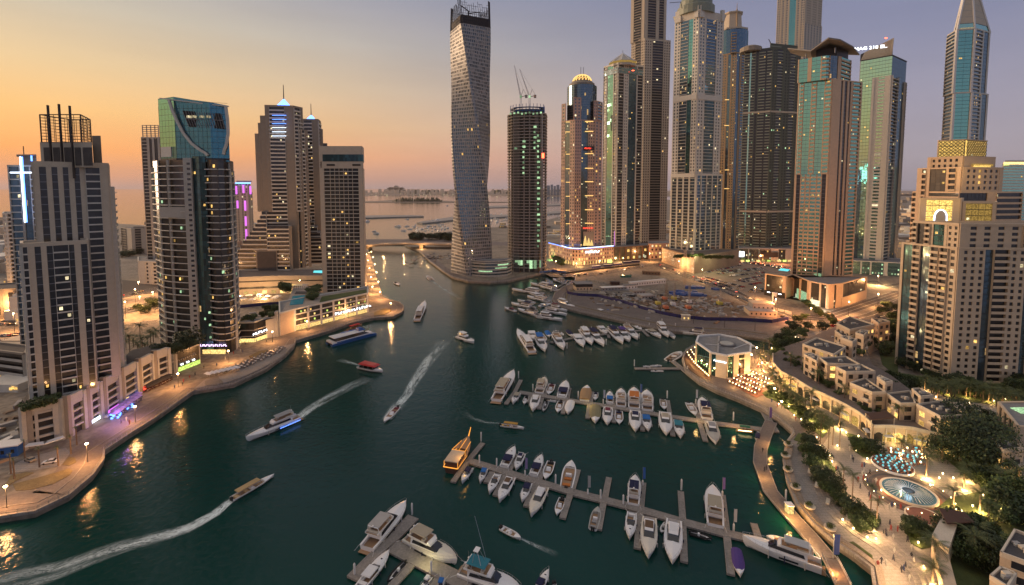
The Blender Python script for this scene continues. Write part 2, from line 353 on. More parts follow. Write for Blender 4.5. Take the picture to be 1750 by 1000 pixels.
def water():
 m=newmat('water');t=NT(m);tcn=t.n('ShaderNodeTexCoord');geo=t.n('ShaderNodeNewGeometry')
 n1=t.n('ShaderNodeTexNoise',{'Vector':geo.outputs['Position'],'Scale':.45,'Detail':5,'Roughness':.62,'Distortion':.4})
 mp=t.n('ShaderNodeMapping',{'Vector':geo.outputs['Position'],'Scale':(1,1.8,1),'Rotation':(0,0,.5)});n2=t.n('ShaderNodeTexNoise',{'Vector':mp.outputs[0],'Scale':.07,'Detail':4})
 n3=t.n('ShaderNodeTexNoise',{'Vector':geo.outputs['Position'],'Scale':.012,'Detail':3})
 s=t.n('ShaderNodeMath',{0:n1.outputs[0],1:n2.outputs[0]},operation='ADD')
 bp=t.n('ShaderNodeBump',{'Height':s.outputs[0],'Strength':.38,'Distance':.45})
 cr=t.n('ShaderNodeMix',{0:n3.outputs[0],6:col((.0008,.026,.020)),7:col((.0022,.050,.041))},data_type='RGBA')
 b=t.n('ShaderNodeBsdfPrincipled',{'Base Color':cr.outputs[2],'Roughness':.09,'IOR':1.33,'Specular IOR Level':.4,'Normal':bp.outputs[0]});t.out(b.outputs[0])
water()
tag(MB().poly([(-45000,-1500,WZ),(45000,-1500,WZ),(45000,80000,WZ),(-45000,80000,WZ)]).build('water','water'),kind='structure')
def sheet(name,px,m,z=0.0,kind='structure',th=None,world=None,**k):
 pts=world or[G(*p,z)for p in px];mb=MB()
 if th:mb.prism(pts,z-th,z)
 else:mb.poly([(*p,z)for p in pts])
 o=mb.build(name,m);return tag(o,kind=kind,**k)
left=[(-900,1300),(-300,960),(0,883),(60,874),(118,846),(158,812),(177,785),(178,770),(220,742),(262,716),(330,668),(400,656),(455,630),(488,606),(503,590),(505,582),(560,566),(602,551),(640,543),(672,541),(688,532),(690,524),(682,517),(664,512),(655,508),(650,494),(641,465),(633,438),(629,424),(560,404),(400,392),(250,385),(160,380),(0,376),(-900,372),(-2600,500)]
right=[(716,429),(735,447),(755,462),(773,474),(800,481),(838,483),(868,481),(892,475),(925,468),(955,467),(975,470),(984,476),(980,484),(962,491),(948,502),(944,512),(950,521),(975,529),(1010,537),(1060,548),(1105,558),(1150,566),(1205,570),(1262,573),(1310,580),(1337,590),(1325,600),(1290,596),(1262,600),(1225,595),(1190,590),(1172,600),(1166,615),(1172,634),(1195,652),(1225,667),(1262,681),(1300,698),(1330,716),(1352,735),(1356,742),(1344,758),(1339,785),(1345,820),(1362,862),(1390,895),(1425,925),(1462,950),(1490,972),(1494,1000),(1498,1100),(1520,1500),(6000,1500),(6000,335),(1600,331),(1010,345),(965,368),(900,386),(850,388),(800,391),(742,399),(700,407),(684,412),(694,420)]
sheet('ground',left,'sand',0,th=4);sheet('ground',right,'sand',0,th=4)
for nme,pts,z in(('island',[(560,345),(640,343.5),(668,342),(700,340.5),(735,341.5),(760,343),(790,344.5),(900,345),(900,346),(790,346),(640,346),(560,346.5)],0),('island',[(560,331),(640,328.6),(700,328),(960,326.4),(2200,326),(2200,333),(1000,336),(820,334),(740,332.5),(680,333.8),(620,335),(560,336)],0),('breakwater',[(560,370),(640,368),(700,367.6),(724,368.4),(724,369.6),(680,370.5),(630,372),(560,374)],1.5),('breakwater',[(712,380),(736,376),(770,371),(800,369),(880,366),(960,360),(960,364),(850,371),(780,375),(745,379),(722,381)],1.5),('breakwater',[(786,353.4),(850,351.4),(930,349),(960,348),(960,350.6),(880,354),(800,355.6)],1)):
 sheet(nme,pts,'sand_pale' if nme=='island' else 'concrete_raw',z,th=4)
def hill(name,px0,px1,Y,hmax,n,m,seed,label,cat='tree belt',kind='stuff'):
 rnd=random.Random(seed);mb=MB();x0,x1=C(px0,Y)[0],C(px1,Y)[0]
 for i in range(n):
  f=rnd.random();x=x0+(x1-x0)*f;y=Y+rnd.uniform(-1,1)*Y*.012;w=rnd.uniform(.3,1)*(x1-x0)/n*3;h=hmax*rnd.uniform(.35,1)*min(1,6*f+.3,6*(1-f)+.3)
  k=6;mb.prism([(x+w*cos(2*pi*j/k)*rnd.uniform(.7,1.1),y+w*sin(2*pi*j/k))for j in range(k)],0,h,rnd.uniform(.3,.6))
 return tag(mb.build(name,m),kind=kind)
hill('treeline',672,756,3550,34,150,'leaf_dark',3,'');hill('treeline',640,1000,8800,80,160,'leaf_dark',4,'')
rnd=random.Random(5)
mb=MB()
for i in range(230):
 Y=rnd.uniform(7600,9300);x=C(rnd.uniform(560,960),Y)[0];w=rnd.uniform(15,50);mb.box(x,x+w,Y,Y+40,0,rnd.uniform(20,90))
tag(mb.build('far_villas','cream_light'),kind='stuff')
e=empty('far_hotel',(*C(678,9000),0),'hazy resort hotel silhouette on the horizon of the sea','hotel');mb=MB()
for x0,x1,y in((661,690,321.2),(664,672,319.6),(673,681,318.8),(683,688,320.2)):mb.box(C(x0,9000)[0],C(x1,9000)[0],9000,9080,0,Z(y,9000))
mb.build('wall','tan_stone',e);MB().prism([C(673,9010),C(681,9010),C(681,9060),C(673,9060)],Z(318.8,9000),Z(317.2,9000),.5).build('roof','tan_dark',e)
for i,(x0,x1,y)in enumerate(((934,940,317),(941,945,315.5),(946,950,318),(951,956,316),(957,962,318.5))):
 o=Tower('far_tower',C(x0,6500),f'distant hazy tower {("first", "second", "third", "fourth", "fifth")[i]} from the left beyond the water beside the pink tower','skyscraper',fh=12,lit=0,wall='grey_panel',gl='g_blue',group='distant towers across the bay');o.vol([([C(x0,6500),C(x1,6500)],'G1:2')],0,Z(y,6500),par=0);o.done()
def lights(name,spots,r,m):
 mb=MB()
 for x,y,z in spots:mb.box(x-r,x+r,y-r,y+r,z,z+2*r)
 return tag(mb.build(name,m),kind='stuff')
lights('far_lights',[(*G(rnd.uniform(640,960),331+rnd.random()**2*8),3)for i in range(50)],5,'win_white')
hz=[]
def city(n,pxa,pxb,ya,yb,seed,hm=(6,26)):
 r_=random.Random(seed);ms=[MB()for _ in range(3)];w_=MB()
 for i in range(n):
  px,py=r_.uniform(pxa,pxb),r_.uniform(ya,yb);X,Y=G(px,py);w,d,h=r_.uniform(12,40),r_.uniform(12,40),r_.uniform(*hm);ms[i%3].box(X,X+w,Y,Y+d,0,h)
  for k in range(3):x_,z_=X+r_.random()*w,r_.uniform(1,max(1.5,h-2));w_.box(x_,x_+1.3,Y-.3,Y-.1,z_,z_+1.3)
 for k,m in enumerate(('cream_stone','pale_panel','tan_dark')):tag(ms[k].build('low_rise_quarter',m),kind='stuff')
 tag(w_.build('city_lights','win_warm'),kind='stuff')
city(34,2,46,470,560,14,(6,20));city(9,-60,5,600,700,15,(3,7));city(190,1525,1640,330,445,8);city(60,1700,2100,334,420,9);city(70,225,450,376,425,10,(4,12));city(46,-60,60,378,470,11,(5,18));city(60,850,1160,380,408,12,(4,9))
def ribbon(px,w0,w1=None):
 """edge polyline offset inland by w metres"""
 p=[Vector(G(*q))for q in px];out=[]
 for i in range(len(p)):
  d=(p[min(i+1,len(p)-1)]-p[max(i-1,0)]).normalized();out.append(p[i]+Vector((-d.y,d.x))*w0)
 return out
def strip_sheet(name,px,w0,w1,m,z,th=.0,kind='structure'):
 a,b=ribbon(px,w0),ribbon(px,w1);mb=MB()
 for i in range(len(a)-1):
  q=[a[i],a[i+1],b[i+1],b[i]]
  if th:mb.hexa([(v.x,v.y,z-th)for v in q]+[(v.x,v.y,z)for v in q])
  else:mb.poly([(v.x,v.y,z)for v in q])
 return tag(mb.build(name,m),kind=kind)
le=left[2:16]+left[16:25];le=left[1:25]
strip_sheet('promenade',le,.5,13,'paving',.06);strip_sheet('kerb',le,-.3,.5,'paving_pale',.35,th=.9);strip_sheet('kerb',le,5.2,5.5,'paving_pale',.2,th=.2)
re_=right[0:26];strip_sheet('promenade',re_,.5,10.5,'paving',.05);strip_sheet('kerb',re_,-.3,.5,'paving_pale',.35,th=.9);strip_sheet('kerb',re_[14:],9.9,10.3,'paving_pale',.3,th=.3)
def rail(name,px,z,off,label,group,m='steel_rail',h=1.1,every=2.5):
 p=ribbon(px,off);mb=MB();pm=MB();c=Path([tuple(v)for v in p]);n=int(c.L/every)
 for a,b in zip(p,p[1:]):
  for k in(h,h*.5):mb.bar((a.x,a.y,z+k),(b.x,b.y,z+k),.06,n=3)
 for i in range(n+1):
  q=c.cuts(min(.9999,i/n),min(1,i/n+.0001))[0][0];pm.bar((q.x,q.y,z),(q.x,q.y,z+h),.06,n=3)
 e=empty(name,(p[0].x,p[0].y,z),label,'railing',group);mb.build('rail',m,e);tag(pm.build('posts',m,e),kind='stuff');return e
rail('railing',le,.35,.1,'thin metal railing along the left bank water edge','quay railings');rail('railing',re_,.35,.1,'thin metal railing along the quay below the twisted tower and the car park bend','quay railings')
def road(name,px,w,m='asphalt',z=.05,lines=True):
 p=[Vector(G(*q))for q in px];n=len(p);ds=[(p[min(i+1,n-1)]-p[max(i-1,0)]).normalized()for i in range(n)];mb=MB();ml=MB()
 for i in range(n-1):
  a,b=p[i],p[i+1];na,nb=Vector((-ds[i].y,ds[i].x)),Vector((-ds[i+1].y,ds[i+1].x));f=lambda w_,z_:[(*(a+na*w_[0]),z_),(*(b+nb*w_[0]),z_),(*(b+nb*w_[1]),z_),(*(a+na*w_[1]),z_)]
  mb.poly(f((-w/2,w/2),z))
  if lines:
   for o in(-w/2+.5,-w/6,w/6,w/2-.5):ml.poly(f((o-.12,o+.12),z+.012))
 tag(mb.build(name,m),kind='structure')
 if lines:tag(ml.build('road_marking','white_paint'),kind='structure')
road('road',[(-60,560),(60,548),(150,540),(215,532),(300,510)],22);road('road',[(-60,520),(80,515),(205,507),(290,490),(410,470)],20,z=.055);road('road',[(-40,588),(60,575),(190,560),(300,545)],12,z=.06)
sheet('lot',[(205,478),(290,486),(270,500),(205,508),(60,512),(60,480)],'asphalt',.04)
road('road',[(925,458),(950,472),(1010,470),(1060,462),(1120,452),(1180,474),(1235,490),(1290,520),(1350,545),(1420,560),(1500,540),(1560,512),(1640,490)],17)
road('road',[(1120,452),(1150,446),(1090,445),(1040,452),(960,466),(925,455)],12,z=.065);road('road',[(1260,448),(1320,455),(1356,463)],16,z=.06);road('road',[(1480,480),(1530,492),(1600,480)],26,z=.07);road('road',[(1420,562),(1400,580),(1380,590)],9,z=.058)
road('road',[(1360,545),(1420,540),(1480,520),(1540,500),(1600,500)],14,z=.075)
sheet('plot',[kP(*q)for q in((480,500),(1020,380),(1350,440),(1340,690),(1400,790),(1000,720))],'sand_pale',.045)
sheet('excavation',[kS(*q)for q in((900,300),(1300,300),(1560,380),(1540,440),(1150,425),(980,390),(860,340))],'earth',.05)
sheet('dry_lawn',[kS(*q)for q in((480,180),(560,150),(980,140),(1040,190),(900,230),(600,215))],'dry_grass',.046)if 0 else None
sheet('promenade',right[11:25]+[kS(*q)for q in((1740,447),(1640,464),(1450,453),(1250,451),(1080,434),(980,414),(860,382),(760,349),(600,309),(480,303),(412,290),(404,262),(445,226),(490,202),(500,182))],'paving',.04)
for o_ in(7.5,11.5,15.5):strip_sheet('planting_strip' if o_==11.5 else 'kerb',re_[13:25],o_,o_+(1.2 if o_==11.5 else .3),'dry_grass' if o_==11.5 else 'paving_pale',.2,th=.2)
def bridge():
 e=empty('road_bridge',(*G(700,424),0),'low curved road bridge across the canal mouth lit orange from beneath','bridge')
 def y_(px):return(Z(424,790))
 Y0,Y1=770,800;n=16;mb=MB();rl=MB();ar=MB();rd=MB()
 for i in range(n):
  a,b=612+(800-612)*i/n,612+(800-612)*(i+1)/n;h=lambda f:5.2+3.2*sin(pi*f)
  za,zb=h(i/n),h((i+1)/n);A,Bq=C(a,Y0,420),C(b,Y0,420);A2,B2=C(a,Y1,420),C(b,Y1,420);u=lambda f:1.2+(f*(2-2*f))*6.4
  th=lambda f:h(f)-2.0-(abs(f-.5)*2)**2*2.5
  mb.hexa([(*A,th(i/n)),(*Bq,th((i+1)/n)),(*B2,th((i+1)/n)),(*A2,th(i/n)),(*A,za),(*Bq,zb),(*B2,zb),(*A2,za)])
  rl.hexa([(A[0],A[1]-.5,za-.8),(Bq[0],Bq[1]-.5,zb-.8),(Bq[0],Bq[1],zb-.8),(A[0],A[1],za-.8),(A[0],A[1]-.5,za+1),(Bq[0],Bq[1]-.5,zb+1),(Bq[0],Bq[1],zb+1),(A[0],A[1],za+1)])
  rd.poly([(A[0],A[1]+1,za+.05),(Bq[0],Bq[1]+1,zb+.05),(B2[0],B2[1]-1,zb+.05),(A2[0],A2[1]-1,za+.05)])
 mb.build('deck','sand_pale',e);rl.build('parapet','cream_stone',e);rd.build('road_surface','paving',e)
 for px in(628,721):x=C(px,780,425)[0];MB().box(x-3,x+3,Y0+3,Y1-3,-3,5.5).build('abutment','cream_stone',e)
 for px in(655,690,730,770):x=C(px,775,420)[0];MB().bar((x,Y0+1,8),(x,Y0+1,17),.18,.1).build('lamp_post','mid_metal',e);lamp((x,Y0+8,15),7000)
 lamp((C(722,768,428)[0],764,3.2),5000);lamp((C(632,770,428)[0],766,3),1500)
bridge()
sheet('road',[(612,409),(700,409),(800,411),(870,414),(870,420),(800,419),(730,417),(612,417)],'paving',.06)
def ribbon_deck(name,px,w,z,th,m,label,cat,group=None,posts=0,rails=None):
 p=[Vector(G(*q,z))for q in px];n=len(p);ds=[(p[min(i+1,n-1)]-p[max(i-1,0)]).normalized()for i in range(n)];mb=MB();e=empty(name,(p[0].x,p[0].y,z),label,cat,group);ed=MB()
 for i in range(n-1):
  a,b=p[i],p[i+1];na,nb=Vector((-ds[i].y,ds[i].x)),Vector((-ds[i+1].y,ds[i+1].x));q=[a-na*w/2,b-nb*w/2,b+nb*w/2,a+na*w/2];mb.hexa([(v.x,v.y,z-th)for v in q]+[(v.x,v.y,z)for v in q])
  for s_ in(-1,1):
   q=[a+na*s_*(w/2-.02),b+nb*s_*(w/2-.02),b+nb*s_*(w/2+.22),a+na*s_*(w/2+.22)];q=q if s_>0 else q[::-1];ed.hexa([(v.x,v.y,z-th-.05)for v in q[::-1]]+[(v.x,v.y,z+.12)for v in q[::-1]])
 mb.build('deck',m,e);ed.build('edge_beam','paving_pale',e)
 if rails:
  r_=MB();pp=MB()
  for s_ in(-1,1):
   for i in range(n-1):
    a,b=p[i]+Vector((-ds[i].y,ds[i].x))*s_*w/2,p[i+1]+Vector((-ds[i+1].y,ds[i+1].x))*s_*w/2
    for k in(1.1,.6):r_.bar((a.x,a.y,z+k),(b.x,b.y,z+k),.06,n=3)
    m_=max(1,int((b-a).length/2.5))
    for j in range(m_):c=a.lerp(b,j/m_);pp.bar((c.x,c.y,z),(c.x,c.y,z+1.1),.05,n=3)
  r_.build('handrail','steel_rail',e);tag(pp.build('posts','steel_rail',e),kind='stuff')
 return e
plaza=[(1300,699),(1330,716),(1352,735),(1358,743),(1346,760),(1342,785),(1348,818),(1365,860),(1392,892),(1427,922),(1464,947),(1492,970),(1496,1000),(1500,1100),(1530,1400),(2300,1400),(2300,640),(1700,655),(1560,660),(1500,640),(1430,560),(1360,575),(1330,600),(1300,640),(1290,670)]
sheet('plaza',plaza,'paving_pale',.07)
sheet('promenade',[(1172,601),(1195,596),(1262,603),(1310,604),(1330,606),(1345,640),(1375,690),(1420,740),(1400,770),(1370,760),(1352,737),(1330,717),(1300,699),(1262,682),(1226,668),(1196,653),(1173,635),(1167,616)],'paving',.09)
strip_sheet('kerb',right[30:51],-.3,.6,'paving_pale',.5,th=1.2)
rail('railing',right[30:42],.5,.2,'railing round the restaurant point','quay railings')
strip_sheet('quay_wall',right[41:51],.7,2.4,'sand_pale',.9,th=1.4)
for i in range(5):strip_sheet('terrace_step',right[43:50],7.5+i*1.5,9.0+i*1.5,'paving_pale',.25+i*.18,th=.3)
LB='residential towers of the left bank'
t=Tower('apartment_tower',C(120,205),'nearest left tower in tan stripes with open lattice crown and three fins',fh=3.05,lit=.06,wall='tan_stone',gl='g_dark',frame='mid_metal',group=LB)
a,b=C(57,191,290),C(183,206,290);z1=Z(286,198)
t.vol([([a,b],'P25 G33 P25 G28 P25 G27 P27 G28 P28 B75 P38'),([b,C(185,229,290)],'P1')],16,z1,par=2.2);t.bal=2.6;t.face([tuple(Vector(b).lerp(Vector(C(185,229,290)),.3)),C(185,229,290)],16,z1-8,'B1');t.bal=1.2
pod_z=Z(418,190);a2,b2=C(38,181,420),C(149,193,420)
bk=lambda p,k:(p[0]*k,p[1]*k)
t.vol([([bk(a2,1.05),a2],'B1'),([a2,b2],'B25 P30 G30 P27 G30 B78 G27 P33 G33'),([b2,bk(b2,1.04)],'P1')],16,pod_z,par=1.6,back=None)
Y=199;t.box('penthouse','tan_stone',68,157,Y,286,243,16)
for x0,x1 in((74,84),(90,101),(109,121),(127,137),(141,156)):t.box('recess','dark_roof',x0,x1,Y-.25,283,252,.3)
t.box('service_block','tan_dark',157,172,Y+9,280,232,7)
mb=MB();x0,x1,zb,zt=C(71,Y,240)[0],C(140,Y,240)[0],Z(243,Y),Z(196,Y)
pl=[(x0,Y),(x1,Y),(C(156,Y+14,240)[0],Y+14),(x0-1,Y+14)]
for i in range(10):
 z=zb+(zt-zb)*i/9
 for p,q in zip(pl,pl[1:]+pl[:1]):mb.bar((*p,z),(*q,z),.11 if i<9 else .26)
for k in range(4):
 p,q=pl[k],pl[(k+1)%4]
 for j in range(6):f=j/6;x,y=p[0]+(q[0]-p[0])*f,p[1]+(q[1]-p[1])*f;mb.bar((x,y,zb),(x,y,zt),.1 if j else .25)
t.add(mb,'crown_lattice','dark_metal')
for px,yt in((88,181),(107,179),(125,182)):
 x=C(px,Y-1,240)[0];t.add(MB().box(x-.22,x+.22,Y-2.0,Y-1.2,Z(305,Y),Z(yt,Y)),'fin','dark_metal')
t.done()
t=Tower('apartment_tower',C(40,262),'dark tower with white and blue neon line on its corner behind the lattice crown tower',fh=3.6,lit=.06,wall='grey_panel',gl='g_blue',group=LB)
a,b=C(15,258,290),C(64,262,290);t.vol([([a,b],'B20 P3 G14 P2 B12'),([b,bk(b,1.08)],'P1')],0,Z(285,258),par=1)
t.box('penthouse','tan_dark',38,62,262,285,266,10);t.box('roof_blade','mid_metal',28,62,256,266.5,264,8)
for px,c in((33,'neon_white'),(36,'neon_blue')):t.box('neon_line',c,px,px+2,255.4,380,268,.3)
t.box('neon_line','neon_white',17,53,255.2,296,294,.3);t.box('neon_line','neon_blue',52,54,255.2,284,266,.3)
t.add(MB().bar((*C(45,262),Z(266,262)),(*C(45,262),Z(250,262)),.2),'mast','dark_metal');t.done()
t=Tower('apartment_block',C(10,400),'pale apartment block at the far left edge seen past the neon tower','building',fh=3.6,lit=.03,wall='pale_panel')
t.vol([([C(2,400),C(19,400)],'W1:2 P1 R2'),([C(19,400),C(20,425)],'W1')],0,Z(366,400));t.done()
t=Tower('glass_tower',C(335,290),'blue glass tower with curved sail shaped top and white balconies beside the promenade',fh=3.9,lit=.07,wall='grey_panel',gl='g_teal',frame='dark_metal',slab='slab_pale',group=LB,litm=('win_warm','win_warm','win_green'))
zs=Z(274,285);P0,P1,P2,P3,P4=C(262,297,300),C(272,287,300),C(316,280,300),C(330,280.5,300),C(352,280,300)
P5=[C(352,281,300),C(362,278.5,300),C(373,278.3,300),C(383,280.5,300),C(391,285,300)]
t.face([P0,P1],0,Z(285,290),'B1');t.face([P1,C(287,283.4,300),C(302,281.3,300),P2],0,zs,'B20 P2 B26');t.face([P2,P3],0,zs+1,'P1',proud=1.6)
for i in range(38):
 z=zs-3-i*3.05
 if z>2:t.add(Path([P2,P3]).strip(MB(),.45,.85,z,z+1.3,1.5,1.66),'window','boat_glass')
t.face([P3,C(341,279,300),P4],0,zs+2,'G6');t.face(P5,8,zs-2,'B1');t.face([P5[-1],C(399,300,300)],0,zs-6,'P3 B6 P2')
t.vol([([P0,P1,P2,P3,P4],None),(P5,None),([P5[-1],C(399,300,300)],None)],0,zs,gl='g_dark',roof='dark_roof',par=0)
t.box('solid_band','grey_panel',273,316,279.6,372,354,1)
ztl,ztr=Z(168,285),Z(181,285);q=[C(273,287,230),C(300,282,230),C(330,281,230),C(360,280,230),C(391,284,230),C(391,300,230),C(273,303,230)]
zt=[ztl,ztl+.3,ztl-1.6,ztr+1.4,ztr,ztr-1,ztl-1]
t.add(MB().prism(q,zs-1,zt),'sail_crown','g_sail');mb=MB()
for f in range(1,11):
 z=zs+(ztl-zs)*f/11
 Path(q[:5]).strip(mb,0,1,z,z+.16,.0,.1)
Path(q[:5]).strip(mb,0,1,zs,zs+1.0,0,.3)
for u in[i/16 for i in range(17)]:Path(q[:5]).strip(mb,max(0,u-.001),min(1,u+.001),zs,ztr,0,.09)
t.add(mb,'window_grid','dark_metal');t.add(Path(q[:2]).strip(MB(),.02,.98,zs+8,ztl-.5,.02,.06),'glazing','g_mirror')
t.add(Path(q[:2]).strip(MB(),.05,.7,zs+2,zs+8,.0,.35),'wall','slab_pale')
def onq(px,py,d=.5):
 Yq=283.5 if px<287 else 281 if px<335 else 280 if px<372 else 281.5;x,y=C(px,Yq-d,py);return(x,y,Z(py,y))
mb=MB();arc=[onq(*p)for p in((289,171),(294,187),(302,206),(313,227),(327,245),(341,256),(350,261),(355,266))]
for p,s_ in zip(arc,arc[1:]):mb.bar(p,s_,.9)
t.add(mb,'arched_band','slab_pale');mb=MB();arc=[onq(*p)for p in((386,182),(389,205),(390,228),(387,246),(383,258),(382,264))]
for p,s_ in zip(arc,arc[1:]):mb.bar(p,s_,.9)
t.add(mb,'arched_band','slab_pale');mb=MB();arc=[onq(p,y)for p,y in((273,168),(290,170),(330,175),(372,180),(391,182))]
for p,s_ in zip(arc,arc[1:]):mb.bar(p,s_,.45)
t.add(mb,'coping','slab_pale')
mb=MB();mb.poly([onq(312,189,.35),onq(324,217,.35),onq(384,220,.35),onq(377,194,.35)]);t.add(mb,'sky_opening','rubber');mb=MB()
for i in range(15):
 f=i/14;mb.bar(onq(312+65*f,189+5*f,.6),onq(323+61*f,217+3*f,.6),.16)
mb.bar(onq(318,203,.6),onq(381,206,.6),.3);t.add(mb,'louvre','mid_metal')
for x0 in(319,328,341,353):t.add(MB().poly([onq(x0,197,.4),onq(x0,201,.4),onq(x0+8,202,.4),onq(x0+8,198,.4)]),'window','win_white')
t.box('entrance_glazing','shop_glow',346,385,277.2,606,598,.4,row=600);sign(t.root,'#'*14,1.7,(C(364,276.8,590)[0],276.6,Z(590,277)),(1,.02),'sign_lilac');t.done()
t=Tower('apartment_tower',C(260,505),'slim grey white tower with lattice top behind the blue sail tower',fh=3.7,lit=.02,wall='grey_panel',gl='g_dark',group=LB)
a,b=C(247,505,330),C(285,505,330);t.vol([([a,b],'B8 P3 G4 P3 G5 P3 B6'),([b,C(288,525)],'P1')],0,Z(236,505),par=1)
mb=MB()
for i in range(7):z=Z(236-i*3.6,505);mb.bar((*C(249,505),z),(*C(276,505),z),.5);mb.bar((*C(249,505),z),(*C(249,520),z),.5)
for px in(249,256,263,270,276):mb.bar((*C(px,505),Z(238,505)),(*C(px,505),Z(214,505)),.5)
t.add(mb,'crown_lattice','tan_stone');t.done()
t=Tower('podium_block',C(262,490),'low pale office block at the foot of the slim grey tower','building',fh=4,lit=.0,wall='pale_panel')
t.vol([([C(238,488,470),C(290,478,470)],'P3 W2:1 P1 W3:1 P2 W2:1 P1')],0,Z(448,485),par=1);t.done()
t=Tower('hotel_tower',C(414,800),'cream tower washed with purple light strips in the distance',fh=4.4,lit=.03,wall='cream_stone',slab='cream_stone')
a,b,c=C(399,805,380),C(426,795,380),C(433,820,380);t.vol([([a,b],'P1 W3:2 P1 W3:2 P1'),([b,c],'W1:2')],0,Z(330,800));t.vol([([C(401,802,380),C(426,797,380)],'W1:5'),([C(426,797,380),C(430,812,380)],'W1')],Z(330,800)+.2,Z(314,800))
for px,y0,y1 in((417,343,360),(418,370,386),(419,392,412),(404,343,356),(402,332,318),(426,332,318),(414,330,316)):t.box('light_strip','neon_purple',px,px+3,790,max(y0,y1),min(y0,y1),.5)
t.box('light_strip','neon_blue',402,428,794,314,312,.5);t.box('roof_lattice','mid_metal',404,430,800,311,309,8);t.done()
t=Tower('apartment_block',C(230,720),'beige mid rise block by the sea between the two left towers','building',fh=3.9,lit=.03,wall='tan_stone',slab='tan_dark')
t.vol([([C(209,722,410),C(226,705,410)],'R3 P3'),([C(226,705,410),C(253,715,410)],'P4 R8 P9')],0,Z(391,710));t.box('penthouse','tan_dark',228,246,712,391,387,10);t.done()
t=Tower('hotel_tower',C(480,485),'front stepped brown hotel tower with blue pyramid tip and terraces spreading left',fh=4.0,lit=.05,wall='tan_dark',gl='g_dark',slab='slab_pale',group='twin stepped hotel towers',bal=1.4)
B=C(505,488,300)
t.vol([([C(457,484,300),B],'P7 R26 P15'),([B,C(520,500,300)],'R4 P2')],Z(362,484),Z(183,485),par=2)
t.vol([([C(457,483.5,400),B],'R34 P14'),([B,C(519,500,300)],'P1 G3@g_deep P1')],16,Z(362,484)-.1,par=0)
for i,(x0,y1)in enumerate(((449,199),(445,211),(439,229))):t.vol([([C(x0,486+i,300),C(457,486+i,300)],'P6 R2' if i==2 else 'P1')],Z(362,485),Z(y1,486)-i*.1,par=.8)
t.vol([([C(505,490,300),C(512,492,300)],'R1'),([C(512,492,300),C(520,502,300)],'R1')],Z(362,490),Z(204,490),par=1)
t.vol([([C(512,492,300),C(527,500,300)],'P1 R1 P1')],16,Z(222,490),par=1)
xs=(449,446,441,437,432,427,421,415,410,405);ys=(362,369,376,383,390,397,404,411,419,427)
for i in range(10):
 Yc=483-i*.7;t.vol([([C(xs[i],Yc,400),C(457,Yc,400)],'R1'),([C(457,Yc,400),C(457,Yc+4,400)],None)],(Z(ys[i+1],Yc)+.1)if i<9 else 16,Z(ys[i],Yc),par=0,back=None)
t.vol([([C(457,476,400),C(499,477,400)],'R9 P1')],16,Z(386,477),par=0,back=None)
t.box('dark_atrium','dark_roof',439,471,474,470,430,1);t.box('wall','tan_dark',437,473,474.4,470,428,1)
for i in range(16):t.box('blue_light_line','neon_blue' if i<3 else 'neon_white',465,489,482.2,197.4+i*7.05,196.9+i*7.05,.2)if i<6 else None
def spire(t,px,Y,yb,yt,ym,w):
 x=C(px,Y,yb)[0];zb,zt=Z(yb,Y),Z(yt,Y);mb=MB();c=[(x-w,Y),(x+w,Y),(x+w,Y+2*w),(x-w,Y+2*w)];ap=(x,Y+w,zt)
 for i in range(4):
  p,q=c[i],c[(i+1)%4];mb.bar((*p,zb),ap,.45);mb.bar((*p,zb),(*q,zb),.5)
  for f in(.33,.66):
   pa=[p[k]+(ap[k]-p[k])*f for k in(0,1)];qa=[q[k]+(ap[k]-q[k])*f for k in(0,1)];zz=zb+(zt-zb)*f;mb.bar((*pa,zz),(*qa,zz),.35);mb.bar((*p,zb),(*qa,zz),.3)
 t.add(mb,'pyramid_tip','neon_blue');t.add(MB().bar(ap,(ap[0],ap[1],Z(ym,Y)),.55,.3),'mast','dark_metal')
spire(t,481,492,182,168,143,5.5);t.done()
t=Tower('hotel_tower',C(540,560),'rear stepped brown hotel tower with blue pyramid tip half hidden by its twin',fh=4.2,lit=.05,wall='tan_dark',gl='g_dark',slab='slab_pale',group='twin stepped hotel towers',bal=1.4)
t.vol([([C(517,560,300),C(546,562,300)],'P5 R14 P10'),([C(546,562,300),C(550,580,300)],'R1')],16,Z(206,560),par=2)
t.vol([([C(546,565,300),C(553,566,300)],'P1')],16,Z(222,565),par=1);t.vol([([C(553,567,300),C(560,570,300)],'R1')],16,Z(246,567),par=1)
for i in range(5):t.vol([([C(518,540-i*6,400),C(533+i*5,542-i*6,400)],'R1')],16,Z(372+i*9,540-i*6),par=.5)
spire(t,529,566,206,196,176,5);t.done()
t=Tower('apartment_tower',C(588,402),'tan framed tower with white balcony grid at the end of the left bank',fh=3.3,lit=.07,wall='tan_stone',gl='g_dark',frame='slab_pale',slab='slab_pale',group=LB,bal=.5)
a,b=C(550,402,400),C(621,402,400);z=Z(250,402)
t.vol([([a,b],'P7 B10:1 P.7 B7:1 P.6 B7:1 P.6 B7:1 P.6 B7:1 P.6 B7:1 P.6 B10:1 P6'),([b,C(624,425,400)],'P1')],9,Z(287,402),par=0)
t.vol([([a,b],'P1'),([b,C(624,425,400)],'P1')],Z(276,402),z,par=.1);t.box('dark_frieze','g_teal',551,620.5,401.3,276,264,1);t.box('wall','tan_stone',550,621,401.5,288,275,10)
for x in(558,602):t.box('vent_slot','rubber',x,x+14,401.2,283.5,280.5,.5)
t.done()
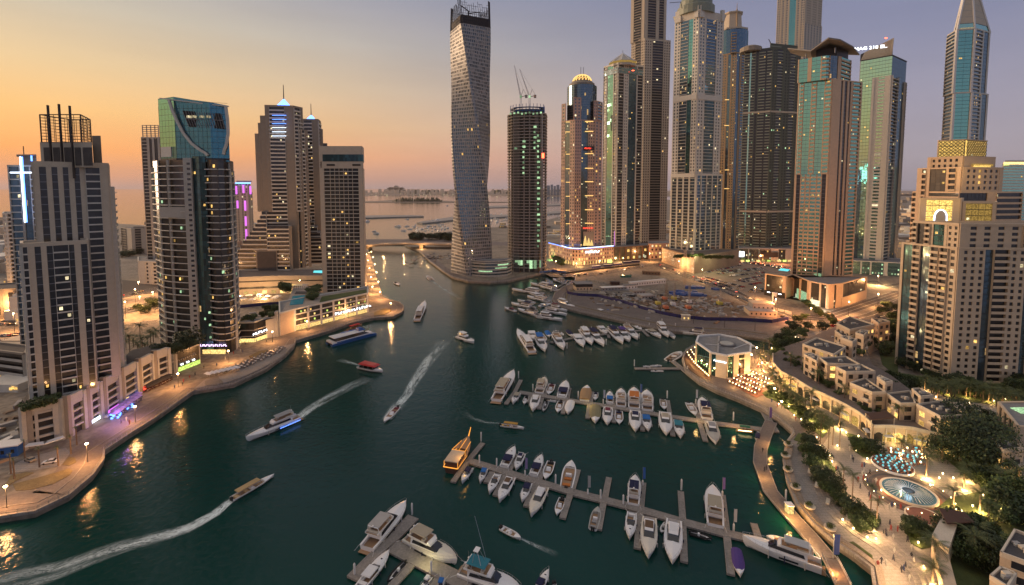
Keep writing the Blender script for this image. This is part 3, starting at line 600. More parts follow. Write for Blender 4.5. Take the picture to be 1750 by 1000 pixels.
def cayan():
 T=Tower('twisted_tower',C(806,552,460),'tall grey tower twisting as it rises on the point between canal and basin',fh=4)
 cx,cy=C(806,553,450);nf=72;z0,z1=0,Z(26,553);zc=Z(52,553)
 w,d,cut=18.4,18.4,2.4
 base=[(-w,-d+cut),(-w+cut,-d),(w-cut,-d),(w,-d+cut),(w,d-cut),(w-cut,d),(-w+cut,d),(-w,d-cut)]
 def ring(f,k=1.0,inset=0):
  ang=R(40)-R(108)*f;out=[];sc=1.02-.11*math.exp(-((f-.72)/.17)**2)
  for i in range(8):
   p,q=Vector(base[i]),Vector(base[(i+1)%8]);n=2 if i%2==0 else 13
   e=(q-p).normalized();nv=Vector((e.y,-e.x))
   for j in range(n):
    r=(p+(q-p)*j/n)*sc-nv*inset;out.append((cx+r.x*cos(ang)-r.y*sin(ang),cy+r.x*sin(ang)+r.y*cos(ang)))
  return out
 fr,gl=MB(),MB();nfl=nf;zt=zc
 for f in range(nfl):
  za,zb=zt*f/nfl,zt*(f+1)/nfl;fa,fb=za/z1,zb/z1;ra,rb,ia,ib=ring(fa),ring(fb),ring(fa,inset=.75),ring(fb,inset=.75);n=len(ra)
  for i in range(n):
   j=(i+1)%n;A,Bq,Cq,D=Vector((*ra[i],za)),Vector((*ra[j],za)),Vector((*rb[j],zb)),Vector((*rb[i],zb))
   sol=random.random()<(.12+.33*(f/nfl));wm=.17 if not sol else .36
   def pt(u,v):return(A*(1-u)+Bq*u)*(1-v)+(D*(1-u)+Cq*u)*v
   nrm=(Bq-A).cross(D-A).normalized();q=[pt(wm,.2),pt(1-wm,.2),pt(1-wm,.86),pt(wm,.86)]
   k=len(fr.v);fr.v+=[tuple(x)for x in(A,Bq,Cq,D,*q)]+[tuple(x-nrm*.7)for x in q]
   fr.f+=[(k,k+1,k+5,k+4),(k+1,k+2,k+6,k+5),(k+2,k+3,k+7,k+6),(k+3,k,k+4,k+7),(k+4,k+5,k+9,k+8),(k+5,k+6,k+10,k+9),(k+6,k+7,k+11,k+10),(k+7,k+4,k+8,k+11)]
   if(random.random()<.018)and T.nw<60:
    link('window',MB().poly([x-nrm*.62-Vector((cx,cy,0))for x in q]).mesh('window','win_warm'),T.root).location=Vector((cx,cy,0))-T.root.matrix_basis.translation;T.nw+=1
   gl.poly([(*ia[i],za),(*ia[j],za),(*ib[j],zb),(*ib[i],zb)])
 T.add(fr,'facade_frame',mat('twist_panel',(.33,.33,.325),.45,.15,var=.25));T.add(gl,'glazing','g_deep');T.add(MB().prism(ring(zc/z1,inset=1),zc-.5,zc),'roof','dark_roof')
 r=ring(zc/z1,inset=.4);T.add(MB().prism(ring((zc+3)/z1,inset=1.2),zc,Z(34,553)-2),'plant_screen','dark_metal');mb=MB();ztop=Z(12,553);n=len(r)
 r2=ring(1.02,inset=.2)
 for i in range(n):
  mb.bar((*r[i],zc),(*r2[i],ztop+(2 if i%15 in(0,1,2)else-random.random()*6)),.28 if i%15>2 else .55)
 for k in range(9):
  f=k/9;rr=[(r[i][0]*(1-f)+r2[i][0]*f,r[i][1]*(1-f)+r2[i][1]*f)for i in range(n)]
  for i in range(n):
   if k<5 or random.random()<.55:mb.bar((*rr[i],zc+(ztop-zc)*f),(*rr[(i+1)%n],zc+(ztop-zc)*f),.2)
 T.add(mb,'crown_mesh','dark_metal');mb=MB();zz=Z(20,553)
 mb.bar((cx-2,cy,Z(36,553)),(cx-2,cy,zz),1.2).bar((cx-10,cy-8,zz+4),(cx-1,cy,zz),.6).bar((cx-2,cy,zz-2),(cx+12,cy-4,zz-2),.6);T.add(mb,'maintenance_crane','dark_metal')
 T.done()
 T=Tower('curved_podium',C(845,530),'low rounded grey podium with lit window strips hugging the twisted tower','building',fh=3.6,lit=.0,wall='grey_panel',gl='g_deep')
 pts=[G(797,471),G(815,474),G(835,475),G(855,473),G(869,469),G(875,462)];pts=[C(799,536,460),C(812,529,460),C(830,525,460),C(850,526,460),C(866,532,460),C(874,545,460)]
 T.vol([(pts,None)],0,17,gl='g_deep',roof='grey_roof',par=1.2);P=Path(pts)
 for k in range(5):T.add(P.strip(MB(),0,1,k*3.6,k*3.6+1.7,-.2,.6),'band','grey_panel')
 for k,(u0,u1)in enumerate(((.25,.5),(.55,.8),(.6,.85),(.3,.38))):T.add(P.strip(MB(),u0,u1,5.5+3.6*(k%3)-.1,6.8+3.6*(k%3),0,.2),'window','win_green')
 T.box('roof_deck','grey_panel',806,846,540,458,447,12);T.done()
cayan()
def under_construction():
 T=Tower('unfinished_tower',C(900,570),'dark unfinished concrete tower with cranes and green work lights on top',fh=4.0)
 pts=[C(868,570,400),C(876,558,400),C(889,553,400),C(902,551,400),C(920,552,400),C(932,556,400),C(934,585,400),C(868,588,400)]
 z1=Z(196,560);nf=48;P=Path(pts+[pts[0]])
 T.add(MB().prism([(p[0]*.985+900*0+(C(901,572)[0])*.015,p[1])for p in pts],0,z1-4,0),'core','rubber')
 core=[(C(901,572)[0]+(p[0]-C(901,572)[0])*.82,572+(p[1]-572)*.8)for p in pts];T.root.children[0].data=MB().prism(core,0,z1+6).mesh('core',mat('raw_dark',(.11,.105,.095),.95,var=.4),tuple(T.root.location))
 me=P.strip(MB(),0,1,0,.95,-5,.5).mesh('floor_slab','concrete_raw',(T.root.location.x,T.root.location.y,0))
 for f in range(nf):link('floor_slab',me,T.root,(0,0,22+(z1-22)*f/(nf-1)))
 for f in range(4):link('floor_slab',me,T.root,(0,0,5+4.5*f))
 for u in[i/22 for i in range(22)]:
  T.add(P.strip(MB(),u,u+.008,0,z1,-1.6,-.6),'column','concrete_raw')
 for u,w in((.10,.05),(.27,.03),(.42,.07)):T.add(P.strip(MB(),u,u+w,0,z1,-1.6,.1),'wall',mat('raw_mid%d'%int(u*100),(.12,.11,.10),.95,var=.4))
 for px,y0,y1 in((879,255,252),(893,300,240),(918,420,230),(912,255,215)):
  for y in range(y1,y0,9):T.box('work_light','win_green',px,px+random.choice((3,5)),549.5,y+3.5,y,.3)
 for px in(880,888,900,912,922,905,885):T.box('work_light','win_green',px,px+5,549.5,448+random.random()*12,445,.3)
 top=MB();z2=Z(192,560);P2=Path([(p[0]*1+0,p[1])for p in core]+[core[0]])
 for k in range(3):P2.strip(top,0,1,z1+k*4,z1+k*4+.5,-4,1.5)
 for u in[i/30 for i in range(30)]:P2.strip(top,u,u+.004,z1,z1+12,1,1.5)
 T.add(top,'formwork_deck','blue_paint')
 for i in range(9):T.box('work_light','win_green',871+i*6.5,874+i*6.5,550,196-(i%3),193-(i%3),.3)
 lx=C(925,551)[0];T.add(MB().box(lx,lx+1.6,549,550.6,0,z1),'hoist_mast','concrete');T.box('flag','red_glow',926,930,548.5,270,262,.3)
 T.done()
 for n,(bx,tipx,tipy,yb,jib)in enumerate(((890,879,112,188,'steep crane on the left'),(905,888,118,186,'longer crane on the right'))):
  e=empty('tower_crane',(*C(bx,562,190),Z(196,562)),f'white luffing crane on the unfinished tower, {jib}','crane','luffing cranes on the unfinished tower');Yc=562;ox=e.location
  m=MB();b0=Vector((*C(bx,Yc,180),Z(188,Yc)-12));b1=Vector((*C(bx,Yc,160),Z(166,Yc)))
  for dx in(-.8,.8):
   for dy in(-.8,.8):m.bar(b0+Vector((dx,dy,0)),b1+Vector((dx,dy,0)),.35)
  for k in range(7):f=k/7;g=(k+1)/7;m.bar(b0.lerp(b1,f)+Vector((-.8,-.8,0)),b0.lerp(b1,g)+Vector((.8,-.8,0)),.15)
  m.build('mast','white_paint',e,org=tuple(ox));m=MB();tip=Vector((*C(tipx,Yc,tipy),Z(tipy,Yc)))
  for dx in(-.7,.7):m.bar(b1+Vector((dx,0,0)),tip,.45,.3)
  m.bar(b1+Vector((0,.8,1.2)),tip,.2,.12)
  for k in range(14):f=k/14;m.bar(b1.lerp(tip,f)+Vector((-.7*(1-f),0,0)),b1.lerp(tip,f+.07)+Vector((.7*(1-f),0,0)),.12)
  m.build('jib','white_paint',e,org=tuple(ox));m=MB();m.bar(b1,b1+Vector((7,0,2)),.5).bar(b1,b1+Vector((3,0,9)),.3).bar(b1+Vector((3,0,9)),b1+Vector((7,0,2)),.2)
  m.build('counter_jib','concrete_raw',e,org=tuple(ox));MB().box(b1.x+5,b1.x+8,Yc-1,Yc+1,b1.z-1,b1.z+2.5).build('counterweight','concrete_raw',e,org=tuple(ox))
  MB().box(b1.x-1.2,b1.x+1.2,Yc-1.6,Yc+1,b1.z-1,b1.z+1.6).build('cab','win_green',e,org=tuple(ox));MB().bar(b1+Vector((3,0,9)),tip,.09).build('cable','dark_metal',e,org=tuple(ox))
under_construction()
RB='towers of the right bank'
def podium_pink():
 T=Tower('podium_block',C(985,620),'arcaded pink podium edged with a blue neon line under the domed tower','building',fh=5.2,lit=.35,wall='pink_stone',gl='g_dark',litm=('shop_glow','win_warm'))
 pts=[C(938,668,440),C(955,640,440),C(968,616,440),C(978,605,440),C(990,603,440),C(1020,617,440),C(1048,632,440)]
 T.vol([(pts,'W1:34')],0,20.5,par=1.2,roof='paving');P=Path(pts);T.add(P.strip(MB(),0,1,21.8,22.3,.3,.75),'neon_line','neon_blue');T.add(P.strip(MB(),.3,1,22.35,22.7,.3,.7),'neon_line','neon_white')
 for i in range(26):u=.03+i/27;T.add(P.strip(MB(),u,u+.012,.4,5.2,.4,.55),'arch_light','shop_glow')
 sign(T.root,'#######',4.5,(C(1013,612,440)[0],611,17),(1,.45),'sign_white');T.box('sign_panel','shop_green',1038,1046,626,451,444,.5);T.done()
podium_pink()
t=Tower('domed_tower',C(993,630),'pink stone hotel tower with blue glass crown and gold lattice dome',fh=4.3,lit=.06,wall='pink_stone',gl='g_blue',slab='pink_stone',group=RB)
a,b,c,d=C(959,640,300),C(982,622,300),C(1016,630,300),C(1028,645,300)
t.vol([([a,b],'W4:2 G5 W5:2'),([b,c],'W9:3 G10:3 W10:3'),([c,d],'W1:2')],18,Z(206,625),par=1);t.vol([([C(960,641,250),C(966,636,250)],'W1:1')],Z(206,625),Z(178,635),par=1)
t.vol([([C(980,623,250),C(992,625,250)],'W1:2')],Z(206,625),Z(168,625),par=1);t.vol([([C(1014,632,250),C(1020,634,250)],'W1'),([C(1020,634,250),C(1028,645,250)],'R1')],Z(206,635),Z(174,635),par=1)
cx,cy=C(994,652,200);rr=20;t.add(MB().lathe([(rr,Z(214,640)),(rr,Z(146,640)),(rr*.8,Z(144,640))],28,cx,cy),'glass_drum','g_blue')
mb=MB()
for k in range(16):z=Z(212-k*4.2,640);mb.lathe([(rr+.1,z),(rr+.3,z),(rr+.3,z+.3),(rr+.1,z+.3)],28,cx,cy)
t.add(mb,'window_grid','mid_metal');t.add(MB().lathe([(rr*.86,Z(146,640)),(rr*.86,Z(141,640)),(rr*.7,Z(138,640)),(rr*.7,Z(137,640))],24,cx,cy),'cornice','tan_dark')
mb=MB();hd=Z(124,640)-Z(138,640);R0=rr*.66
for i in range(18):
 for k in range(7):
  f0,f1=k/7*pi/2,(k+1)/7*pi/2;t0,t1=2*pi*i/18,2*pi*(i+(1 if k%2 else .5))/18;pt=lambda t_,f_:(cx+R0*cos(t_)*cos(f_),cy+R0*sin(t_)*cos(f_),Z(138,640)+hd*sin(f_))
  mb.bar(pt(t0,f0),pt(t1,f1),.4);mb.bar(pt(t0+.17,f0),pt(t0,f1),.4)
t.add(mb,'lattice_dome','gold_strip');t.add(MB().lathe([(R0*.9*cos(k*pi/12),Z(138,640)+hd*.9*sin(k*pi/12))for k in range(6)],16,cx,cy),'dome','dark_metal')
for dx in(-1.8,1.8):t.add(MB().bar((cx+dx,cy,Z(125,640)),(cx+dx,cy,Z(111,640)),.4),'antenna','mid_metal')
for y in(207,224,262,287,310,334,358,381):t.box('light_strip','gold_strip',1000,1014,623.5,y+1.2,y,.6);t.box('light_strip','gold_strip',967,974,626.5,y+2,y+1,.6)
t.box('sign_panel','dark_metal',1000,1016,623,257,250,.4);sign(t.root,'#######',2.8,(C(1008,622,254)[0],622.5,Z(253.5,622)),(1,.2),'sign_red')
sign(t.root,'########',2.6,(C(1006,622,390)[0],622.5,Z(390,622)),(1,.2),'sign_red');t.box('arch_recess','tan_dark',997,1015,623.4,420,396,.6)
mb=MB()
for(px,w,h)in((1000,3,14),(1006,3,11),(1011,2.5,8)):x=C(px,622.8,418)[0];mb.prism([(x-w,622.4),(x+w,622.4),(x+w,622.9),(x-w,622.9)],Z(420,622),Z(420-h*1.2,622),.9)
t.add(mb,'golden_light','shop_glow');t.done()
t=Tower('apartment_tower',C(1063,660),'tower with octagonal lantern crown beside the domed pink tower',fh=4.2,lit=.05,wall='pale_panel',gl='g_dark',slab='slab_pale',group=RB)
a,b,c=C(1030,682,300),C(1054,660,300),C(1096,678,300)
t.vol([([a,b],'B5 P1 G9@g_mirror P1 B5 P1'),([b,c],'B8 P1.5 W5:2 P1 G12@g_deep P1.5 B8 P1')],0,Z(112,668),par=2)
P=Path([a,b,c]);t.add(P.strip(MB(),0.02,.98,Z(126,665),Z(117,665),.2,.7),'dark_frieze','g_deep')
cx,cy=C(1064,676,110);t.add(MB().lathe([(19,Z(114,670)),(19,Z(106,670)),(17,Z(105,670)),(4,Z(92,670)),(1,Z(90,670))],10,cx,cy),'lantern',mat('lantern_panel',(.45,.42,.36),.5));t.add(MB().lathe([(19.3,Z(110,670)),(19.3,Z(106.5,670))],10,cx,cy),'lantern_light','yellow_wash')
mb=MB()
for i in range(10):mb.bar((cx+18*cos(i*pi/5),cy+18*sin(i*pi/5),Z(105,670)),(cx,cy,Z(89,670)),.6)
t.add(mb,'rib','white_paint');t.add(MB().bar((cx,cy,Z(92,670)),(cx,cy,Z(84,670)),.4),'mast','mid_metal');t.box('neon_line','neon_purple',1050,1052,661,424,395,.4);t.box('red_beacon','red_glow',1080,1084,664,121,120,.5);t.done()
t=Tower('apartment_tower',C(1110,780),'very tall slim grey tower rising out of the frame behind the lantern crown',fh=4.3,lit=.02,wall='tan_stone',gl='g_dark',slab='tan_dark',group=RB)
a,b,c=C(1077,800,200),C(1100,780,200),C(1143,792,200)
t.vol([([a,b],'W7:3 R7 W7:3'),([b,c],'W10:3 P1 R16:3 P1 W10:3')],0,Z(70,785),par=3)
t.vol([([C(1078,800,50),C(1101,782,50)],'P3 R7 P3'),([C(1101,782,50),C(1138,792,50)],'P5 R12 P5 R7 P4')],Z(70,785)+.1,Z(-40,785),par=2);t.done()
t=Tower('podium_block',C(1078,655),'dark framed shopping podium with tall lit bays beside the pink one','building',fh=8,lit=.55,wall='brown_wood',gl='g_dim',litm=('win_white','win_warm'))
t.vol([([C(1048,634,440),C(1108,655,440)],'P.4 G2:1 P.4 G2:1 P.4 G2:1 P.4 G2:1 P.4 G2:1 P.4 G2:1 P.4')],0,19);t.done()
t=Tower('podium_block',C(1120,665),'brown stone podium with small windows at the end of the dark shop podium','building',fh=6,lit=.3,wall='pink_stone');t.vol([([C(1108,656,440),C(1150,668,440)],'P1 W6:3 P2 W4')],0,21);t.done()
t=Tower('apartment_tower',C(1190,600),'pale tower with flared cornice and green domed top on a blank podium',fh=4.1,lit=.045,wall='pale_panel',gl='g_blue',slab='slab_pale',group=RB,bal=.9)
a,b,c=C(1150,628,200),C(1190,604,200),C(1232,622,200);z3,z2=Z(300,605),Z(165,605)
SP1,SP2='W7:2 B9 G5@g_mirror W6:2','P1 W5:2 P1 B10:4@slab_pale P1 W5:2 P1'
t.vol([([C(1147,629,300),C(1190,603,300)],'P1 B4:2 P1 B4:2 P1 B4:2 P1 B4:2 P1'),([C(1190,603,300),C(1234,621,300)],'P.6 B3 P.6 B4:2 P.6 B4:2 P.6 B4:2 P.6 B3 P.6')],15,z3,par=2)
t.vol([([a,b],SP1),([b,c],SP2)],z3,z2,par=1.5);t.vol([([a,b],SP1),([b,c],SP2)],z2+.1,Z(30,605),par=0)
ca=Path([a,b,c]);t.add(ca.strip(MB(),0,1,Z(303,603),Z(296,603),.2,1.0),'ledge','pale_panel');t.add(ca.strip(MB(),0,1,Z(169,603),Z(160,603),.2,1.0),'ledge','pale_panel')
pts=[a,b,c,(c[0]-20,c[1]+20),(a[0]+25,a[1]+18)];zz=Z(30,605);t.add(MB().prism(pts,zz,zz+9,-.10),'cornice','pale_panel')
for u0,u1 in((.02,.12),(.36,.52),(.92,.98)):t.add(ca.strip(MB(),u0,u1,zz,zz+14,-1,2.5),'pier','pale_panel')
cx,cy=C(1189,625,20);zz+=8;t.add(MB().lathe([(23,zz),(23,zz+10),(20,zz+12),(20,zz+17),(17,zz+24),(11,zz+30),(2,zz+33)],24,cx,cy),'dome',mat('green_copper',(.22,.25,.20),.5));t.add(MB().bar((cx-22,cy-12,zz+6),(cx-24,cy-12,zz+14),.4).bar((cx-24,cy-12,zz+14),(cx-38,cy-12,zz+13),.35),'maintenance_crane','dark_metal');t.done()
t=Tower('podium_block',C(1190,560),'large blank walled beige podium with a perforated screen facing the road','building',fh=3,lit=0,wall='sand_pale')
pa,pb,pc=G(1131,448),G(1186,468),G(1262,453);zp=19
t.vol([([pa,pb],None),([pb,pc],'P1')],0,zp,gl='cream_stone',roof='paving',par=1.4,back=None);P=Path([pa,pb]);mb=MB();lit=MB()
for i in range(46):
 for k in range(12):
  if random.random()<.72:P.strip(mb if random.random()<.8 else lit,(i+.2)/46,(i+.75)/46,1.5+k*1.4,2.3+k*1.4,.02,.06)
t.add(mb,'screen_perforation','tan_dark');t.add(lit,'screen_light','win_white');t.done()
t=Tower('apartment_tower',C(1255,770),'gold stone tower with blue glass drum and tapered crown behind the dome topped one',fh=4.3,lit=.03,wall='gold_stone',gl='g_deep',slab='gold_stone',group=RB)
a,b,c=C(1232,781,200),C(1256,767,200),C(1278,785,200);t.vol([([a,b],'W3:2 P1 G2 P1 W3:2'),([b,c],'G2@g_deep P1 R3 P1 W2:2')],0,Z(92,770),par=2)
t.vol([([C(1249,766,100),C(1257,764,100)],'R1')],Z(92,770),Z(58,770));t.vol([([C(1262,775,100),C(1274,780,100)],'W1:3')],Z(92,770),Z(74,770))
cx,cy=C(1251,795,70);t.add(MB().lathe([(24,Z(95,780)),(24,Z(52,780)),(22,Z(50,780))],24,cx,cy),'glass_drum','g_deep');t.add(MB().lathe([(24.5,Z(51,780)),(24.5,Z(48,780)),(15,Z(46,780)),(13.5,Z(22,780)),(16,Z(20,780)),(16,Z(18,780))],8,cx,cy),'crown','tan_stone')
t.add(MB().bar((cx,cy-16,Z(60,780)),(cx,cy-14,Z(16,780)),1.3).bar((cx,cy-14,Z(16,780)),(cx,cy-14,Z(4,780)),.7,.2),'spire','gold_stone')
for y in(170,214,290,322):t.box('light_strip','gold_strip',1237+(y%3),1246,764.5,y+1,y,.5)
t.done()
mat('dark_green_stone',(.10,.115,.09));mat('green_slab',(.27,.29,.23))
t=Tower('apartment_tower',C(1310,660),'broad dark green tower of gridded balconies between gold and beige towers',fh=4.0,lit=.05,wall='dark_green_stone',gl='g_dark',slab='green_slab',frame='dark_green_stone',group=RB,litm=('win_green','win_white','win_warm'),bal=.8)
a,b,c=C(1266,672,300),C(1312,655,300),C(1360,668,300)
t.vol([([a,b],'R7 G2@g_green R5 P1 G3 P1 R8 G2 R6'),([b,c],'P1 W4:2 R5 P2 W5:2 R5 P1 W4:2')],10,Z(86,662),par=2);t.vol([([C(1312,657,200),C(1330,662,200)],'R1'),([C(1330,662,200),C(1358,669,200)],'W1')],Z(86,662),Z(77,662))
cx,cy=C(1283,672,90);t.add(MB().lathe([(14,Z(87,665)),(14,Z(80,665)),(9,Z(77,665))],14,cx,cy),'roof_drum','tan_dark')
cx,cy=C(1318,668,80);t.add(MB().bar((cx,cy,Z(78,665)),(cx-2,cy,Z(70,665)),.6).bar((cx-2,cy,Z(70,665)),(cx-4,cy,Z(66,665)),.5),'maintenance_crane','dark_metal')
for y in(190,360):t.add(Path([a,b,c]).strip(MB(),0,1,Z(y+3,660),Z(y,660),.3,1.0),'ledge','tan_stone')
t.done()
t=Tower('podium_block',C(1310,640),'glass fronted mall podium with lit shops and signs at the foot of the green tower','building',fh=5,lit=.3,wall='grey_panel',gl='g_dim',litm=('win_warm','win_white','shop_glow'))
t.vol([([C(1262,640,440),C(1358,632,440)],'G4 P.5 G4 P.5 G5 P3 G3 P4')],0,17);t.box('sign_panel','rubber',1305,1330,631,440,431,.4);t.box('screen','sign_white',1262,1272,638,439,430,.4)
for x in range(1266,1350,9):t.box('shop_front',random.choice(('shop_glow','win_white','shop_green')),x,x+6,631,447.5,444.5,.4)
t.done()
t=Tower('office_tower',C(1365,900),'tall tan tower with vertical ribs cut off by the top of the frame',fh=4.4,lit=.0,wall='tan_stone',gl='g_deep',slab='tan_dark',group=RB)
a,b,c=C(1327,915,50),C(1374,890,50),C(1403,912,50);t.vol([([a,b],'W3:2 P1 W2:1 P1 W2:1 P1 G5@g_mirror P1 W2:1 P1 W3:2'),([b,c],'P1 W2 P1 W2 P1 W2')],0,Z(-40,900));t.vol([([C(1374,887,50),C(1404,909,50)],'W1:6')],0,Z(40,890),roof='tan_dark');t.done()
def beige():
 T=Tower('canopy_tower',C(1408,430),'beige tower with mirror glass strips and an overhanging curved metal roof',fh=3.5,lit=.045,wall='beige_stone',gl='g_mirror',slab='beige_stone',frame='mid_metal',group=RB,bal=1.0)
 a,b,c=C(1352,440,463),C(1407,424,470),C(1456,438,468);z0,zm=18,Z(298,428);ztop=Z(97,428)
 T.vol([([a,b],'P2 G5@g_dark P1 R5:1 P1 R5:1 P1 R7:1 P1 R5:1 P1 G5@g_dark P2'),([b,c],'P9 G2@g_dark P2 G3@g_dark P2 G2@g_dark P2 R9 P1')],z0,zm,par=0)
 T.vol([([a,b],'P1 G2@g_green R4:1 P1 G10@g_mirror P1 R6:2 P1 G10@g_mirror P1 R8:1 P1'),([b,c],'P9 G2@g_dark P2 G3@g_dark P2 G2@g_dark P2 R9 P1')],zm+.1,Z(138,428),par=1)
 a2,b2=C(1364,438,120),C(1404,426,120);e2=[b2,C(1412,424,120),C(1424,424.5,120),C(1436,428,120)]
 T.vol([([a2,b2],'P1 G9@g_mirror P4 G9@g_mirror P1'),(e2,'R5 G7@g_blue P3'),([e2[-1],C(1453,440,120)],'R1')],Z(138,428)+.1,ztop,par=0)
 f=[C(1346,452,84),C(1385,428,88),C(1416,412,64),C(1436,410,70),C(1458,421,77)];g_=[C(1352,480,84),C(1390,470,80),C(1420,470,64),C(1445,468,66),C(1470,460,75)]
 zf=[Z(84,452),Z(88,428),Z(66,412),Z(69,410),Z(81,421)];zg=[z+4 for z in zf];mb=MB()
 for i in range(4):
  p=[(*f[i],zf[i]),(*f[i+1],zf[i+1]),(*g_[i+1],zg[i+1]),(*g_[i],zg[i])];mb.hexa(p+[(x,y,z+1.1)for x,y,z in p])
 T.add(mb,'curved_roof','grey_roof');T.add(MB().prism([C(1395,436,90),C(1430,428,90),C(1450,440,90),C(1440,460,90),C(1400,462,90)],ztop,Z(82,430)),'plant_room','dark_metal')
 for p in(f[1],f[3]):T.add(MB().bar((p[0],p[1]+6,ztop),(p[0],p[1]+6,Z(84,420)),.5),'roof_post','mid_metal')
 T.done()
 T=Tower('podium_block',C(1400,410),'beige L shaped podium with dark glass boxes and green lit entrance','building',fh=4.2,lit=.05,wall='beige_stone',gl='g_dim',litm=('win_white',))
 zt=19.5;k=[G(1308,469,zt),G(1343,474,zt),G(1355,470,zt),G(1384,482,zt),G(1416,488,zt),G(1438,486,zt),G(1481,474,zt)]
 T.vol([([k[0],k[1]],'P1 G12:4@g_dim P2'),([k[1],k[2]],'P1'),([k[2],k[3]],'P.6 G2:1 P.6 G2:1 P.6'),([k[3],k[4]],'P1 G5:3 P1 G3:2 P1'),([k[4],k[5]],'P1 G.4:1 P1'),([k[5],k[6]],'P1 G20:8@g_dark P1')],0,zt,par=1,roof='grey_roof')
 P=Path([k[0],k[1]]);T.add(P.strip(MB(),0,1,0,5,.5,.9),'dark_plinth','rubber');P2=Path([k[5],k[6]]);T.add(P2.strip(MB(),0,1,0,8,-.2,.8),'wall','beige_stone')
 for u in(.15,.4,.7):T.add(P.strip(MB(),u,u+.14,3,3.8,.9,1.0),'shop_sign','sign_white')
 P3=Path([k[3],k[4]]);T.add(P3.strip(MB(),.1,.6,.3,5,.1,.65),'shop_front','win_white');T.add(Path([k[2],k[3]]).strip(MB(),.3,.9,.3,9,0,.3),'entrance_glow','win_green')
 for i in range(7):p=Path([a,b]if False else[C(1352,450,465),C(1407,421,472)]);T.add(p.strip(MB(),.08+i*.13,.17+i*.13,19.8,22.4,.5,.7),'green_light','win_green')
 T.add(MB().prism([G(1330,462,19.7),G(1346,464,19.7),G(1350,461,19.7),G(1335,459,19.7)],19.7,20),'pool','cyan_glow')
 T.done()
beige()
t=Tower('office_tower',C(1515,560),'green glass and white panel tower topped by a slanted louvre screen with lettering',fh=4.0,lit=.03,wall='pale_panel',gl='g_green',slab='slab_pale',group=RB,bal=2.4)
a,b,c=C(1461,572,300),C(1514,548,300),C(1538,575,300);zt=Z(97,552)
t.vol([([a,b],'G1@g_green'),([b,c],'G1@g_deep')],10,zt,par=1,ptop='dark_metal');P=Path([a,b]);z9=Z(130,552)
t.add(P.strip(MB(),0,.22,10,Z(290,560),0,.5),'glazing','g_deep');t.face([tuple(P.p[0].lerp(P.p[1],.42)),b],10,z9,'P1 W6:1 P1',proud=1.4)
t.face([tuple(P.p[0].lerp(P.p[1],0)),tuple(P.p[0].lerp(P.p[1],.1))],10,Z(140,565),'P1')
q=Path([b,c]);t.face([b,tuple(q.p[0].lerp(q.p[1],.42))],10,z9,'B1');t.face([tuple(q.p[0].lerp(q.p[1],.9)),c],10,Z(140,570),'B1')
q0,q1=Vector(a),Vector(b);s0=q0.lerp(q1,0);sc=MB();zl,zr=Z(107,570),Z(66,550)
sc.hexa([(s0.x,s0.y,zt),(b[0],b[1],zt),(b[0],b[1]+1,zt),(s0.x,s0.y+1,zt),(s0.x,s0.y,Z(92,570)),(b[0],b[1],zr),(b[0],b[1]+1,zr),(s0.x,s0.y+1,Z(92,570))]);t.add(sc,'slanted_screen','dark_metal');mb=MB()
for i in range(30):
 f=i/30;lo=Vector((*q0.lerp(q1,f),zt));f2=min(1,f+.12);hi=Vector((*q0.lerp(q1,f2),zt+(Z(92,570)-zt)*(1-f2)+(zr-zt)*f2));mb.bar(lo+Vector((0,-.3,0)),hi+Vector((0,-.3,0)),.35)
t.add(mb,'louvre','tan_stone');sign(t.root,'MAG 218 EL.',5.0,(C(1490,551,86)[0],553,Z(83,556)),(1,-.45),'sign_white',wide=1.15);t.box('red_beacon','red_glow',1513,1516,547,66,64,.5);t.done()
t=Tower('podium_block',C(1500,540),'white terraced podium with green lit floors at the foot of the slanted screen tower','building',fh=4.5,lit=.3,wall='pale_panel',gl='g_green',litm=('win_green','win_white'))
t.vol([([C(1456,545,465),C(1545,525,470)],'G2 P.4 G2 P.4 G3 P1 G3 P1')],0,15);t.box('shop_front','shop_glow',1462,1540,526,485,479,2);t.done()
t=Tower('pointed_tower',C(1646,520),'slim pointed tower of white frames and blue glass rising above the beige block',fh=4.0,lit=.01,wall='pale_panel',gl='g_blue',slab='slab_pale',group=RB)
zs=[Z(268,520),Z(168,520),Z(60,520)]
a,b,c,d=C(1614,540,200),C(1628,521,200),C(1660,517,200),C(1685,530,200)
for i,(z0,z1)in enumerate(((60,Z(160,520)),(Z(160,520)+.2,Z(52,520)))):
 o=0 if i==0 else-2;aa,bb,cc,dd=C(1613+o,540,200),C(1628+o,521,200),C(1658+o,517,200),C(1686+o*2,530,200)
 t.vol([([aa,bb],'R1'),([bb,cc],'P1 G9:2@g_mirror P1'),([cc,dd],'R5 P1 G3@g_deep P1')],z0,z1,par=1.5)
 for p in(bb,cc):t.add(MB().bar((*p,z0),(*p,z1),1.5),'pier','white_paint')
ring4=[(aa[0]+3,aa[1]-4),bb,cc,dd,(dd[0]-12,dd[1]+12),(aa[0]+12,aa[1]+6)];zb,zt=Z(52,520),Z(40,520);t.add(MB().prism(ring4,zb,zt,.12),'lantern_band','g_green');t.add(Path([bb,cc]).strip(MB(),.15,.9,zb+1,zb+2.5,.3,.6),'window','win_white')
cx=sum(p[0]for p in ring4)/6;cy=sum(p[1]for p in ring4)/6;mb=MB();ins=[(p[0]+(cx-p[0])*.1,p[1]+(cy-p[1])*.1)for p in ring4];t.add(MB().prism(ins,zt,Z(-30,520),.72),'spire','tan_stone')
for p in ring4[:4]:mb.bar((*p,zb),(cx+(p[0]-cx)*.3,cy+(p[1]-cy)*.3,Z(-30,520)),1.1)
t.add(mb,'spire_rib','white_paint')
